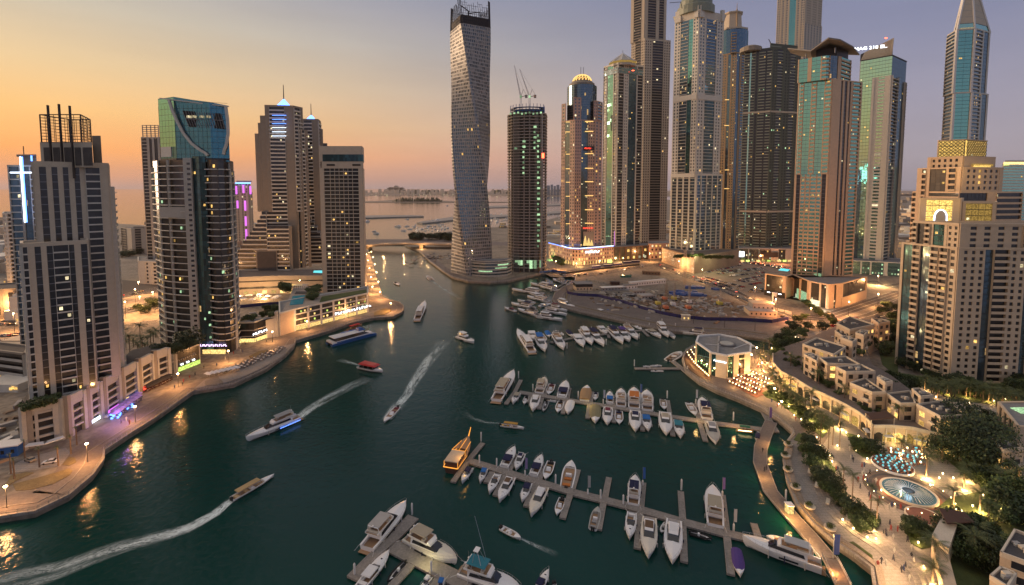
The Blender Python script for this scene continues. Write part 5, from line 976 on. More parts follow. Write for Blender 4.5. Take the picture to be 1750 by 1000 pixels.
def hull_parts(e,L_,Bm,H,tc=.5,deck='gelcoat',hullm='gelcoat',floor='teak',full=.42,hc=None,bowr=.25,inner=.78,trans=.86,fz=.45):
 """local: stern at y=0, bow at y=L; water at z=0"""
 n=12;ts=[i/n for i in range(n+1)]
 def w(t):return Bm/2*((trans+(1-trans)*(t/full)**.8)if t<full else max(.0,(1-((t-full)/(1-full))**2.8)))
 def h(t):return H*(1+bowr*t*t*1.3)
 yy=lambda t:L_*t
 v=[];f=[]
 for t in ts:
  ww=w(t);v+=[(0,yy(t)-.06*L_*(t>.9),-.3),(ww*.80,yy(t)*.985,.15+.35*t*H),(ww,yy(t),h(t)*.8),(ww*1.02,yy(t),h(t))]
 m=MB();k=4
 for s_ in(1,-1):
  b=len(m.v);m.v+=[(x*s_,y,z)for x,y,z in v]
  for i in range(n):
   for j in range(3):
    q=(b+i*k+j,b+(i+1)*k+j,b+(i+1)*k+j+1,b+i*k+j+1);m.f.append(q if s_>0 else q[::-1])
 m.poly([v[0],v[1],v[2],v[3],(-v[3][0],v[3][1],v[3][2]),(-v[2][0],v[2][1],v[2][2]),(-v[1][0],v[1][1],v[1][2])])
 o=m.build('hull',hullm,e,org=(0,0,0));
 if hc:o.color=(*hc,1)
 d=MB();fl=MB();f_z=h(0)*fz
 ds=sorted(set([i/n for i in range(n+1)]+[tc]))
 for t0,t1 in zip(ds,ds[1:]):
  a0,a1,z0,z1=w(t0)*1.0,w(t1)*1.0,h(t0)+.01,h(t1)+.01
  if t1<=tc+1e-6:
   i0,i1=a0*inner,a1*inner
   for s_ in(1,-1):
    d.poly([(a0*s_,yy(t0),z0),(a1*s_,yy(t1),z1),(i1*s_,yy(t1),z1),(i0*s_,yy(t0),z0)][::s_*-1]);d.poly([(i0*s_,yy(t0),z0),(i1*s_,yy(t1),z1),(i1*s_,yy(t1),f_z),(i0*s_,yy(t0),f_z)])
   fl.poly([(-i0,yy(t0),f_z),(i0,yy(t0),f_z),(i1,yy(t1),f_z),(-i1,yy(t1),f_z)])
  else:d.poly([(-a0,yy(t0),z0),(0,yy(t0),z0+.06*Bm*(1 if t0>tc else 1)),(0,yy(t1),z1+(.06*Bm if t1<.99 else 0)),(-a1,yy(t1),z1)]);d.poly([(0,yy(t0),z0+.06*Bm),(a0,yy(t0),z0),(a1,yy(t1),z1),(0,yy(t1),z1+(.06*Bm if t1<.99 else 0))])
 i_=w(tc)*inner;d.poly([(-i_,yy(tc),f_z),(i_,yy(tc),f_z),(i_,yy(tc),h(tc)),(-i_,yy(tc),h(tc))])
 d.build('deck',deck,e,org=(0,0,0));fl.build('cockpit_floor',floor,e,org=(0,0,0));return w,h
def part(e,mb,n,m,c=None,smooth=False):
 sp_={'side_window':'deckhouse','windshield':'deckhouse','antenna':'radar_arch','canopy_frame':'canopy','hull_window':'hull','flybridge_screen':'flybridge','flybridge_floor':'flybridge','roof_panel':'deckhouse','tower_platform':'tuna_tower'}.get(n);sp_=next((x for x in e.children if x.name.split('.')[0]==sp_),e)if sp_ else e
 o=mb.build(n,m,sp_,org=(0,0,0),smooth=smooth)
 if c:o.color=(*c,1)
 return o
def taper(x0,x1,y0,y1,z0,z1,fx=.85,fy0=.0,fy1=.3,w1=None):
 """block narrowing upwards; front face raked by fy1*length, back by fy0; w1 = front half width ratio"""
 l=y1-y0;w1=w1 or 1;c=(x0+x1)/2;hw=(x1-x0)/2
 return MB().hexa([(c-hw,y0,z0),(c+hw,y0,z0),(c+hw*w1,y1,z0),(c-hw*w1,y1,z0),(c-hw*fx,y0+l*fy0,z1),(c+hw*fx,y0+l*fy0,z1),(c+hw*w1*fx,y1-l*fy1,z1),(c-hw*w1*fx,y1-l*fy1,z1)])
NAVY,BLUE,BEIGE,BROWN,BLACK,WHITE,PURPLE,MAROON,TEAL,ORANGE,GREY,RED=(.012,.016,.06),(.02,.14,.42),(.42,.36,.26),(.15,.09,.05),(.015,.015,.016),(.75,.74,.72),(.09,.05,.22),(.16,.03,.05),(.03,.20,.26),(.55,.18,.04),(.3,.3,.3),(.5,.03,.03)
def bow_rail(e,w,h,L_,t0=.55):
 for t in(.2,.45,.65):
  for s_ in(1,-1):x=w(t)*1.08*s_;part(e,MB().bar((x,L_*t,.35),(x,L_*t,h(t)-.1),.15,n=6),'fender','cloth',(.55,.53,.5)if t!=.45 else NAVY)
 part(e,MB().bar((w(.05),.1,h(0)),(w(.05)+.6,-1.6,.9),.04,n=3).bar((-w(.05),.1,h(0)),(-w(.05)-.6,-1.6,.9),.04,n=3),'mooring_line','white_paint')
 m=MB();pr=None
 for s_ in(1,-1):
  pr=None
  for i in range(6):
   t=t0+(1-t0)*i/5;p=(w(min(t,.985))*.95*s_,L_*t,h(t)+.75);m.bar((p[0],p[1],h(t)),p,.035,n=3)
   if pr:m.bar(pr,p,.035,n=3)
   pr=p
 part(e,m,'bow_rail','steel_rail')
def boat(kind,stern,bow,label,c=NAVY,beam=None,cat=None,H=None,deckc='gelcoat',floor='teak',group='boats moored in the marina',ratio=None,name=None):
 A,Bw=Vector(G(*stern,-1)),Vector(G(*bow,-1));d=Bw-A;L_=d.length;rz=atan2(-d.x,d.y)
 nm,ct={'sport':('motorboat','motorboat'),'fly':('motor_yacht','yacht'),'open':('speedboat','speedboat'),'rib':('dinghy','dinghy'),'cover':('covered_boat','motorboat'),'yacht':('motor_yacht','yacht'),'flush':('motorboat','motorboat')}[kind]
 Bm=beam or L_/(ratio or{'sport':3.5,'fly':3.5,'open':3.2,'rib':2.6,'cover':3.1,'yacht':4.3,'flush':3.4}[kind]);Bm=min(Bm,6.4)if kind!='rib' else min(Bm,2.4)
 H=H or{'rib':.5,'open':.8}.get(kind,min(1.7,.75+L_*.045))
 e=empty(name or nm,(A.x,A.y,WZ),label,cat or ct,group,rz=rz)
 hb=Bm/2
 if kind=='rib':
  w,h=hull_parts(e,L_,Bm*.8,.35,tc=.75,floor='rubber');m=MB()
  for s_ in(1,-1):
   pr=None
   for t in(0,.3,.6,.8,.93,1):p=(w(t)*1.1*s_,L_*t,.5+.15*t);(m.bar(pr,p,Bm*.11,n=6)if pr else None);pr=p
  part(e,m,'tube','cloth',c);part(e,MB().box(-.3,.3,L_*.35,L_*.45,.3,1.1),'console','gelcoat');part(e,MB().box(-.2,.2,-.5,.1,.1,1.1),'outboard_motor','rubber');return e
 if kind=='sport':
  w,h=hull_parts(e,L_,Bm,H,tc=.46,deck=deckc,floor=floor);z=H
  part(e,taper(-hb*.78,hb*.78,L_*.40,L_*.60,z,z+.95,.8,.1,.62,.75),'windscreen','boat_glass');part(e,taper(-hb*.62,hb*.62,L_*.585,L_*.80,z-.1,z+.38,.75,0,.4,.45),'cabin_top','gelcoat')
  m=MB().box(-hb*.62,hb*.62,L_*.05,L_*.13,z*.5,z*1.05);m.box(-hb*.65,-hb*.4,L_*.14,L_*.30,z*.5,z*.95);part(e,m,'seat','cloth',WHITE)
  if c:part(e,taper(-hb*.82,hb*.82,L_*.16,L_*.47,z+.95,z+1.2,.92,.05,.08),'canopy','cloth',c);m=MB();[m.bar((s_*hb*.8,y*L_,z),(s_*hb*.78,y*L_,z+1),.04,n=3)for s_ in(-1,1)for y in(.18,.45)];part(e,m,'canopy_frame','steel_rail')
  part(e,MB().box(-.25,.25,L_*.70,L_*.73,z+.3,z+.48).box(-.2,.2,L_*.83,L_*.855,z+.1,z+.36),'hatch','boat_glass');part(e,MB().box(-hb*.75,hb*.75,-L_*.05,0,.2,.38),'swim_platform','teak');bow_rail(e,w,h,L_)
 if kind=='flush':
  w,h=hull_parts(e,L_,Bm,H,tc=.24,deck=deckc,floor=floor);z=H;part(e,taper(-hb*.74,hb*.74,L_*.18,L_*.56,z,z+1.5,.82,.02,.35,.8),'deckhouse','gelcoat');part(e,taper(-hb*.755,hb*.755,L_*.22,L_*.575,z+.45,z+1.1,.89,.05,.22,.8),'side_window','boat_glass')
  part(e,taper(-hb*.5,hb*.5,L_*.22,L_*.42,z+1.5,z+1.62,.9,.05,.1),'roof_panel','cloth',c or WHITE);part(e,taper(-hb*.5,hb*.5,L_*.58,L_*.82,z,z+.34,.8,0,.4,.4),'cabin_top',deckc);part(e,MB().box(-.3,.3,L_*.70,L_*.73,z+.3,z+.45),'hatch','boat_glass');part(e,MB().box(-hb*.75,hb*.75,-L_*.05,0,.2,.38),'swim_platform','teak');bow_rail(e,w,h,L_)
 if kind in('fly','yacht'):
  w,h=hull_parts(e,L_,Bm,H*1.1,tc=.22,deck=deckc,floor=floor,full=.5);z=H*1.1;sc=1 if kind=='fly' else 1.15
  part(e,taper(-hb*.80,hb*.80,L_*.17,L_*.66,z,z+1.7*sc,.84,.0,.30,.74),'deckhouse','gelcoat');part(e,taper(-hb*.815,hb*.815,L_*.20,L_*.645,z+.6*sc,z+1.3*sc,.9,.04,.16,.74),'side_window','boat_glass')
  part(e,taper(-hb*.56,hb*.56,L_*.53,L_*.67,z+.35,z+1.62*sc,.8,.3,.62,.8),'windshield','boat_glass');zf=z+1.7*sc
  m=MB();fw=hb*.74;y0,y1=L_*.10,L_*.50;t_=.5;m.box(-fw,fw,y0,y1,zf,zf+.1);m.box(-fw,-fw+.12,y0,y1,zf,zf+t_);m.box(fw-.12,fw,y0,y1,zf,zf+t_);part(e,m,'flybridge','gelcoat');part(e,taper(-fw,fw,y1-.1,y1+L_*.04,zf,zf+.75,.9,0,.8,.8),'flybridge_screen','gelcoat')
  part(e,MB().box(-fw+.2,fw-.2,y0+.1,y1-.2,zf+.1,zf+.14),'flybridge_floor','teak');part(e,MB().box(-fw+.2,fw-.2,y0+L_*.02,y0+L_*.06,zf+.14,zf+.6).box(-fw+.2,-fw+.8,y0+L_*.06,y0+L_*.2,zf+.14,zf+.55).box(.2,fw-.3,y1-L_*.12,y1-L_*.07,zf+.14,zf+.8),'seat','cloth',(.55,.5,.42))
  m=MB();ya=L_*.16
  for s_ in(1,-1):m.bar((s_*fw,ya,zf),(s_*fw*.8,ya-.3,zf+1.7),.12)
  m.bar((-fw*.8,ya-.3,zf+1.7),(fw*.8,ya-.3,zf+1.7),.13);m.lathe([(.25,zf+1.8),(.3,zf+2),(.1,zf+2.3)],8,0,ya-.3);part(e,m,'radar_arch','gelcoat');part(e,MB().bar((.3,ya,zf+1.8),(.3,ya-.3,zf+4),.03,n=3),'antenna','steel_rail')
  if c:part(e,taper(-fw*.95,fw*.95,y0+L_*.05,y1-L_*.04,zf+1.75,zf+1.9,.95,.03,.05),'canopy','cloth',c)
  part(e,taper(-hb*.45,hb*.45,L_*.68,L_*.84,z,z+.30,.8,0,.3,.5),'sunpad','cloth',(.6,.57,.5));part(e,MB().box(-.25,.25,L_*.87,L_*.89,z+.2,z+.42),'hatch','boat_glass')
  part(e,MB().box(-hb*.8,hb*.8,-L_*.055,0,.3,.48),'swim_platform','teak');m=MB()
  for s_ in(1,-1):m.box(min(s_*hb*.93,s_*hb*1.01),max(s_*hb*.93,s_*hb*1.01),L_*.28,L_*.52,H*.55,H*.75)
  part(e,m,'hull_window','boat_glass');bow_rail(e,w,h,L_)
 if kind=='open':
  w,h=hull_parts(e,L_,Bm,H,tc=.72,deck=deckc,floor=floor,inner=.82);part(e,taper(-hb*.5,hb*.5,L_*.40,L_*.52,H*.5,H+.5,.8,0,.5),'console','boat_glass' if not c else 'gelcoat');part(e,MB().box(-hb*.6,hb*.6,L_*.06,L_*.14,H*.5,H).box(-hb*.5,hb*.5,L_*.28,L_*.35,H*.5,H),'seat','cloth',c or WHITE)
  part(e,MB().box(-.5,-.1,-.5,.15,.2,1.3).box(.1,.5,-.5,.15,.2,1.3),'outboard_motor','rubber')
 if kind=='cover':
  w,h=hull_parts(e,L_,Bm,H,tc=.1,deck=deckc);m=MB();n=8;pr=None;y_=lambda t:L_*t
  for i in range(9):
   t=.02+.94*i/8;ww=w(t)*1.05;rg=H+.9*sin(pi*min(1,.25+t*.75));row=[(-ww,y_(t),h(t)),(-ww*.6,y_(t),rg*.88+.12*h(t)),(0,y_(t),rg+.1),(ww*.6,y_(t),rg*.88+.12*h(t)),(ww,y_(t),h(t))]
   if pr:
    for j in range(4):m.poly([pr[j],pr[j+1],row[j+1],row[j]])
   else:m.poly(row[::-1])
   pr=row
  m.poly(pr);part(e,m,'tarpaulin','cloth',c)
 return e
def row(k,specs):
 for s_ in specs:kind,st,bw,lab,c=s_[:5];boat(kind,k(*st),k(*bw),lab,c,**(s_[5]if len(s_)>5 else{}))
D3,D2,D1='on the long foreground dock','on the middle dock','on the back dock'
row(kA,[('sport',(290,365),(205,495),'small white motorboat with navy canopy moored against the red dock beside the dhow',NAVY),('sport',(420,375),(368,495),f'small white motorboat with pale blue stern canopy {D3}',BLUE),('sport',(585,360),(682,185),f'white sports cruiser with navy cockpit cover {D3}',NAVY),('flush',(752,240),(690,382),f'white cruiser with two small navy windows facing inwards {D3}',NAVY),('sport',(850,435),(925,258),f'slim white cruiser left of the small black cockpit boat {D3}',NAVY),('open',(1012,300),(955,462),f'white boat with black cockpit pointing at the planks {D3}',BLACK),('open',(1145,535),(1195,295),f'white launch with orange teak deck {D3}',ORANGE,dict(floor='teak',ratio=3.3)),('sport',(532,425),(450,592),f'white open cruiser without canopy {D3}',None),('flush',(652,455),(540,668),f'white cruiser with wide brown windows {D3}',BROWN),('sport',(812,505),(745,668),f'white motorboat with navy canopy and grey sunpad {D3}',NAVY),('flush',(945,545),(825,798),f'largest white cruiser with greenish windscreen near the middle {D3}',WHITE,dict(deckc='gel_cream')),('open',(1112,630),(1058,782),f'little black interior speedboat {D3}',BLACK),('open',(1385,905),(1432,712),f'pale grey open boat alone by a finger {D3}',GREY,dict(deckc='grey_panel'))])
row(kB,[('fly',(185,318),(200,112),f'white flybridge boat with navy cover beside the blue feather flag {D3}',NAVY),('sport',(175,378),(155,572),f'white boat with glass screen moored under the blue feather flag {D3}',None),('flush',(306,420),(296,718),f'cream cruiser with big dark brown skylight {D3}',BROWN,dict(deckc='gel_cream')),('flush',(490,440),(475,760),f'broad flat white cruiser, the whitest {D3}',WHITE),('rib',(435,445),(393,512),'tiny white dinghy hanging behind the whitest cruiser',WHITE),('fly',(800,482),(778,192),f'large white yacht with beige canopy beside the purple feather flag {D3}',BEIGE),('rib',(612,515),(770,560),f'black and white tender lying along the planks {D3}',BLACK),('cover',(955,655),(985,850),'small boat under a dark purple canopy at the end of a finger',PURPLE),('open',(1385,600),(1180,548),'small white tender with seats floating behind the big white yacht',WHITE,dict(ratio=2.6)),('yacht',(1590,790),(1000,592),'biggest white motor yacht lying broadside at the right end of the long dock',(.5,.5,.48),dict(ratio=4.4,H=2.1,cat='yacht'))])
row(kC,[('yacht',(175,420),(492,55),'large white yacht with grey hardtop on the left of the plank dock',(.45,.42,.38),dict(ratio=3.6)),('fly',(505,320),(905,528),'cream yacht with beige flybridge alongside the plank dock',BEIGE,dict(deckc='gel_cream',ratio=3.3)),('fly',(935,590),(1420,760),'white sport fishing yacht with blue tower cloth at the bottom edge',TEAL,dict(ratio=3.2)),('sport',(120,730),(358,440),'white cruiser with pale hardtop at the bottom left dock',WHITE,dict(ratio=3.6)),('rib',(485,515),(345,670),'black inflatable tender inside the T of the plank dock',BLACK),('sport',(690,640),(600,760),'white motorboat cut by the bottom edge left of the blue cover',WHITE),('sport',(790,655),(740,800),'motorboat with round blue canopy cut by the bottom edge',BLUE),('sport',(1545,770),(1645,590),'white motorboat with navy cover alone at the bottom of the picture',NAVY),('open',(1690,690),(1720,780),'tiny grey boat at the bottom edge right of the navy covered one',GREY),('open',(1260,236),(1420,325),'blurred little white speedboat heading right below the long dock',WHITE,dict(group='boats under way'))])
row(kD,[('yacht',(190,435),(390,105),f'largest white yacht at the outer end {D2}',BEIGE,dict(ratio=3.2)),('sport',(445,350),(375,465),'small white boat with beige top beside the end finger',BEIGE),('open',(540,385),(508,468),f'tiny black boat near the outer end {D2}',BLACK),('fly',(680,350),(748,185),f'cream flybridge cruiser on the far side near the outer end {D2}',BEIGE,dict(deckc='gel_cream')),('open',(832,238),(788,358),f'white boat with pink seats {D2}',MAROON),('sport',(940,400),(992,222),f'white cruiser with broad navy windscreen {D2}',NAVY),('flush',(655,382),(605,552),f'white hard topped cruiser on the near side {D2}',WHITE),('rib',(772,438),(728,545),f'grey white tender beside the yellow kayak {D2}',GREY),('open',(935,435),(892,562),f'white rimmed boat with black interior {D2}',BLACK),('cover',(1050,448),(1008,585),f'boat under a tight white cover {D2}',WHITE),('cover',(1205,438),(1235,275),f'boat under a rounded tan cover {D2}',(.38,.24,.12)),('open',(1335,335),(1325,422),f'very small white boat with dark stern {D2}',NAVY),('cover',(1330,500),(1325,690),f'white boat with olive cockpit cover {D2}',(.25,.22,.12)),('sport',(1495,470),(1495,340),f'boat with bright blue square canopy over its stern {D2}',BLUE),('fly',(1625,505),(1625,318),f'broad white flybridge cruiser next to the blue square canopy {D2}',None),('flush',(1475,520),(1463,712),f'pinkish white cruiser with maroon windscreen {D2}',MAROON),('open',(1600,548),(1602,698),f'slim white boat with navy cockpit {D2}',NAVY),('open',(240,705),(510,742),'speedboat with a yellow striped roof passing the outer end of the middle dock',(.75,.45,.1),dict(group='boats under way',ratio=5))])
row(kE,[('fly',(255,345),(255,150),f'white cruiser with orange seats and blue bow pad {D2}',ORANGE),('fly',(388,362),(380,175),f'tall white cruiser with bare flybridge right of the blue flag {D2}',None),('flush',(265,368),(266,568),f'big white cruiser with navy windscreen on the near side {D2}',NAVY),('sport',(368,405),(396,562),f'white boat with bright blue canopy {D2}',BLUE),('open',(540,242),(556,342),f'tiny white boat with beige top by a thin finger {D2}',BEIGE),('flush',(562,385),(575,605),f'long beige white cruiser with slanted roof {D2}',BEIGE),('sport',(690,460),(718,632),f'white boat with teal blue stern canopy {D2}',TEAL),('open',(798,275),(868,402),f'plain white open boat pointing at the planks near the promenade {D2}',WHITE),('fly',(982,445),(930,250),f'white cruiser cluttered with navy cushions near the promenade {D2}',NAVY),('flush',(1012,475),(1068,692),f'long grey decked cruiser nearest the promenade {D2}',GREY,dict(deckc='grey_panel')),('cover',(1485,640),(1490,575),'small boat under a navy cover below the shore end of the middle dock',NAVY)])
row(kF,[('yacht',(240,640),(118,460),f'largest white yacht at the outer end {D1}',WHITE,dict(ratio=3.4)),('sport',(232,470),(255,545),f'small white boat behind the largest yacht {D1}',WHITE),('fly',(282,510),(348,638),f'yacht with blue canopy second from the outer end {D1}',BLUE),('open',(305,485),(350,550),f'pale blue small boat near the outer end {D1}',TEAL),('cover',(362,470),(385,515),f'small boat with blue cover {D1}',BLUE),('fly',(428,500),(502,622),f'third white yacht from the outer end {D1}',None),('open',(468,470),(502,498),f'tiny dark boat between yachts {D1}',BLACK),('cover',(535,465),(575,510),f'small boat with navy and white cover {D1}',NAVY),('sport',(600,495),(668,598),f'white cruiser with low roof {D1}',WHITE),('fly',(655,460),(738,582),f'tall white flybridge yacht {D1}',WHITE),('fly',(715,470),(838,592),f'white yacht with navy side windows and cover {D1}',NAVY),('sport',(800,430),(858,495),f'white boat moored on the far side {D1}',WHITE),('fly',(880,450),(995,572),f'big yacht under a wide navy canopy {D1}',NAVY),('fly',(962,465),(1050,555),f'yacht with purple stripe and canopy {D1}',PURPLE),('fly',(1010,435),(1118,538),f'white yacht with tall flybridge arch {D1}',None),('open',(1080,405),(1150,452),f'small white boat with flag {D1}',WHITE),('sport',(1200,455),(1312,522),f'cream boat right of the dock corner {D1}',BEIGE),('fly',(1290,420),(1372,518),f'short white flybridge boat near the walk {D1}',WHITE),('cover',(1378,480),(1424,528),f'grey covered boat near the walk {D1}',GREY),('fly',(1690,495),(1468,480),'long white yacht with navy flybridge lying along the bend walk',NAVY,dict(ratio=4)),('open',(1372,705),(1480,632),'brown and black speedboat tied at the restaurant point',BROWN,dict(ratio=3)),('yacht',(330,158),(72,122),'longest white yacht of the crowded cluster pointing left',WHITE,dict(ratio=4.5)),('fly',(400,108),(225,72),'white yacht at the back of the cluster beside the pontoon',WHITE,dict(ratio=4.5)),('fly',(512,70),(412,38),'small cream yacht at the inner corner of the basin',BEIGE,dict(ratio=4)),('fly',(440,128),(300,92),'white yacht squeezed between the longest one and the pontoon',NAVY,dict(ratio=4.5)),('sport',(262,232),(118,212),'low grey motorboat in the middle of the cluster',GREY,dict(ratio=5)),('fly',(375,222),(198,182),'white yacht in the middle of the cluster',None,dict(ratio=4.6)),('fly',(262,278),(68,240),'white yacht with dark side windows left in the cluster',NAVY,dict(ratio=4.6)),('sport',(102,300),(10,272),'red hulled motorboat at the left tip of the cluster',MAROON,dict(ratio=4)),('fly',(300,340),(120,288),'white yacht in front of the red hulled boat',BLACK,dict(ratio=4.6)),('fly',(285,345),(492,378),'nearest long white yacht of the cluster pointing right',WHITE,dict(ratio=4.6)),('fly',(335,295),(530,335),'white yacht behind the nearest one of the cluster',None,dict(ratio=4.8)),('fly',(385,268),(532,302),'white yacht with maroon trim in the cluster',MAROON,dict(ratio=4.6)),('fly',(448,225),(596,272),'white yacht beside the quay wall of the basin',WHITE,dict(ratio=4.4)),('sport',(300,260),(400,240),'small white boat tucked between cluster yachts',WHITE),('sport',(240,150),(345,200),'white boat lying across behind the longest yacht',WHITE,dict(ratio=4)),('sport',(775,290),(880,328),'white motorboat moored under the bend walk',WHITE,dict(ratio=4)),('cover',(850,290),(908,312),'blue covered boat beside the one under the bend walk',BLUE)])
for i,(x,y)in enumerate(((1250,748),(1190,752),(1285,745),(1255,790),(1300,790),(1225,770))):o=boat('rib',kF(x-30,y),kF(x+32,y+3),f'white jet boat at the short forked dock, {rw[i]} of six',WHITE,group='jet boats at the forked dock')
for i,(x,y)in enumerate(((650,275),(690,285),(735,296),(760,300),(710,270))):boat('rib',kF(x,y+8),kF(x+14,y-10),f'small white tender on the thin pontoon, {rw[i]} from its left end',WHITE,group='tenders on the thin pontoon')
for i,(x,y,x2,y2)in enumerate(((1240,590,1262,586),(1272,584,1290,592),(1205,583,1225,589),(1296,596,1312,604),(1230,578,1246,583))):boat('open',(x,y),(x2,y2),f'little boat sheltered behind the restaurant under the curved walk, {rw[i]} of five',(RED,NAVY,WHITE,MAROON,WHITE)[i],group='boats behind the restaurant')
b_=boat('open',kD(762,424),kD(882,436),'bright yellow kayak lying on the water by the middle dock',(.8,.45,.02),ratio=7,cat='kayak',name='kayak');b_.children[0].data=b_.children[0].data.copy();b_.children[0].data.materials[0]=MATS['cloth'];b_.children[0].color=(.75,.42,.02,1)
boat('yacht',kG(1118,238),kG(1165,130),'white motor yacht heading up the channel',WHITE,group='boats under way',ratio=3.4);boat('fly',kG(1368,340),kG(1466,378),'small lit cabin cruiser crossing towards the docks',WHITE,group='boats under way',ratio=3.2)
boat('yacht',kG(395,835),kG(72,972),'large white cabin cruiser speeding left with a blue light strip',GREY,group='boats under way',ratio=4.6);boat('open',kG(1000,765),kG(914,858),'narrow red and white speedboat racing towards the viewer',MAROON,group='boats under way',ratio=4.2);boat('open',kH(1388,248),kH(1640,104),'speedboat with cream striped canopy racing away at lower left',(.6,.45,.25),group='boats under way',ratio=4.6)
boat('open',(676,482),(682,487),'tiny dark boat far up the channel',BLACK,group='boats under way');boat('open',(738,478),(730,471),'tiny cream boat far up the channel leaving a wake',BEIGE,group='boats under way')
def special_boats():
 A,Bw=Vector(G(*kG(765,520),-1)),Vector(G(*kG(908,552),-1));d=Bw-A;L_=d.length;e=empty('water_bus',(A.x,A.y,WZ),'red roofed water bus crossing the channel','water bus','boats under way',rz=atan2(-d.x,d.y));Bm=L_/3.2;hull_parts(e,L_,Bm,1.3,tc=.7,floor='grey_panel')
 part(e,taper(-Bm*.5,Bm*.5,L_*.08,L_*.78,3.2,3.9,.8,.06,.12,.9),'roof','paint',RED);m=MB();[m.bar((s_*Bm*.44,L_*y,1.2),(s_*Bm*.42,L_*y,3.3),.07)for s_ in(-1,1)for y in(.12,.3,.5,.7)];part(e,m,'roof_post','steel_rail');part(e,MB().box(-Bm*.42,Bm*.42,L_*.12,L_*.7,1.1,2.3),'cabin','boat_glass')
 A,Bw=Vector(G(*k5(1045,585),-1)),Vector(G(*k5(1330,512),-1));d=Bw-A;L_=d.length;e=empty('catamaran_ferry',(A.x,A.y,WZ),'blue and white catamaran ferry moored at the left quay','ferry',rz=atan2(-d.x,d.y));Bm=L_/3.7;h2=Bm/2
 for s_ in(-1,1):part(e,taper(s_*h2*.72-h2*.26,s_*h2*.72+h2*.26,0,L_,-.3,1.5,1.25,0,.02,.5),'hull','blue_paint')
 part(e,taper(-h2,h2,L_*.01,L_*.97,1.5,2.6,.97,0,.06,.6),'side_hull','white_paint');part(e,taper(-h2*.9,h2*.9,L_*.08,L_*.84,2.6,4.7,.86,.02,.18,.7),'cabin','boat_glass');part(e,taper(-h2*.84,h2*.84,L_*.05,L_*.72,4.7,5.2,.9,.0,.08,.85),'roof','white_paint');part(e,taper(-h2*.5,h2*.5,L_*.60,L_*.78,5.0,7.0,.75,.1,.4,.7),'wheelhouse','blue_paint');part(e,taper(-h2*.88,-h2*.55,L_*.3,L_*.7,5.2,5.5,.8,.1,.3),'roof_stripe','blue_paint');part(e,MB().box(-h2*.9,h2*.9,-.3,L_*.06,1.4,1.6),'stern_deck','rubber')
 part(e,taper(h2*.995,h2*1.02,L_*.1,L_*.9,1.7,2.3,1,.0,.05),'stripe','blue_paint');part(e,MB().bar((0,L_*.66,7),(0,L_*.64,9),.08),'mast','steel_rail')
 for(s0,b0,lab,rc)in((kG(690,296),kG(782,268),'red roofed wooden abra moored between the ferry and the quay',RED),(kE(1272,545),kE(1448,568),'wooden boat with green canopy and lights near the promenade',(.02,.14,.08))):
  A,Bw=Vector(G(*s0,-1)),Vector(G(*b0,-1));d=Bw-A;L_=d.length;Bm=L_/4;e=empty('wooden_abra',(A.x,A.y,WZ),lab,'wooden boat',rz=atan2(-d.x,d.y));hull_parts(e,L_,Bm,.9,tc=.8,deck='teak',hullm='teak',bowr=.9,trans=.5);part(e,taper(-Bm*.45,Bm*.45,L_*.2,L_*.8,2.5,2.9,.7,.03,.03),'canopy','cloth',rc);m=MB();[m.bar((s_*Bm*.4,L_*y,.8),(s_*Bm*.4,L_*y,2.6),.06)for s_ in(-1,1)for y in(.22,.4,.6,.78)];part(e,m,'canopy_post','brown_wood')
  if rc[1]>.1:part(e,MB().bar((Bm*.5,L_*.1,1.05),(Bm*.5,L_*.85,1.2),.1),'light_strip','lamp_small')
 A,Bw=Vector(G(*kA(105,395),-1)),Vector(G(*kA(268,150),-1));d=Bw-A;L_=d.length;Bm=L_/3.0;e=empty('dhow',(A.x,A.y,WZ),'wooden dhow outlined in golden light strips at the end of the long dock','dhow',rz=atan2(-d.x,d.y));w,h=hull_parts(e,L_,Bm,2.0,tc=.6,deck='teak',hullm='brown_wood',floor='teak',bowr=.9,trans=.75)
 part(e,MB().box(-Bm*.42,Bm*.42,L_*.02,L_*.42,4.0,4.3),'upper_deck_roof','cream_stone');part(e,MB().box(-Bm*.38,Bm*.38,L_*.04,L_*.40,1.6,4.0),'deckhouse','brown_wood');m=MB()
 for s_ in(1,-1):
  m.bar((s_*Bm*.45,0,2.2),(s_*Bm*.5,L_*.45,2.3),.09).bar((s_*Bm*.5,L_*.45,2.3),(0,L_*.99,3.9),.12).bar((s_*Bm*.42,L_*.42,4.3),(s_*Bm*.3,L_*.85,3.6),.1);[m.bar((s_*Bm*.42,L_*y,2.2),(s_*Bm*.42,L_*y,4.3),.09)for y in(.02,.42)]
 m.bar((-Bm*.42,L_*.42,4.3),(Bm*.42,L_*.42,4.3),.1).bar((-Bm*.3,L_*.85,3.6),(Bm*.3,L_*.85,3.6),.1).bar((0,L_*.45,4.2),(0,L_*.9,4.2),.1).bar((0,L_*.98,3.8),(0,L_*1.14,6.5),.3,.12).bar((-Bm*.45,0,2.2),(Bm*.45,0,2.2),.16);part(e,m,'golden_light_line','dhow_gold');part(e,MB().bar((0,L_*.5,2),(0,L_*.5,7.5),.16,.1),'mast','brown_wood')
 q=A.lerp(Bw,.3);lamp((q.x+3,q.y-3,4),300,(1,.5,.1),.3)
 for(px,p_,c_)in((kB(1520,630),700,(1,.75,.45)),(kB(1340,575),1000,(1,.55,.2)),(kC(650,500),350,(1,.85,.4)),(kE(878,430),420,(1,.6,.2)),(kE(1255,490),700,(1,.55,.2)),(kD(1235,445),200,(1,.7,.2))):lamp((*G(*px,1),1.6),p_,c_,.25)
 g=G(*kC(1030,520),3);o=[x for x in COL.objects if x.get('label','').startswith('white sport fishing')][0];L2=(Vector(G(*kC(1420,760),-1))-Vector(G(*kC(935,590),-1))).length;m=MB();hb=2.2
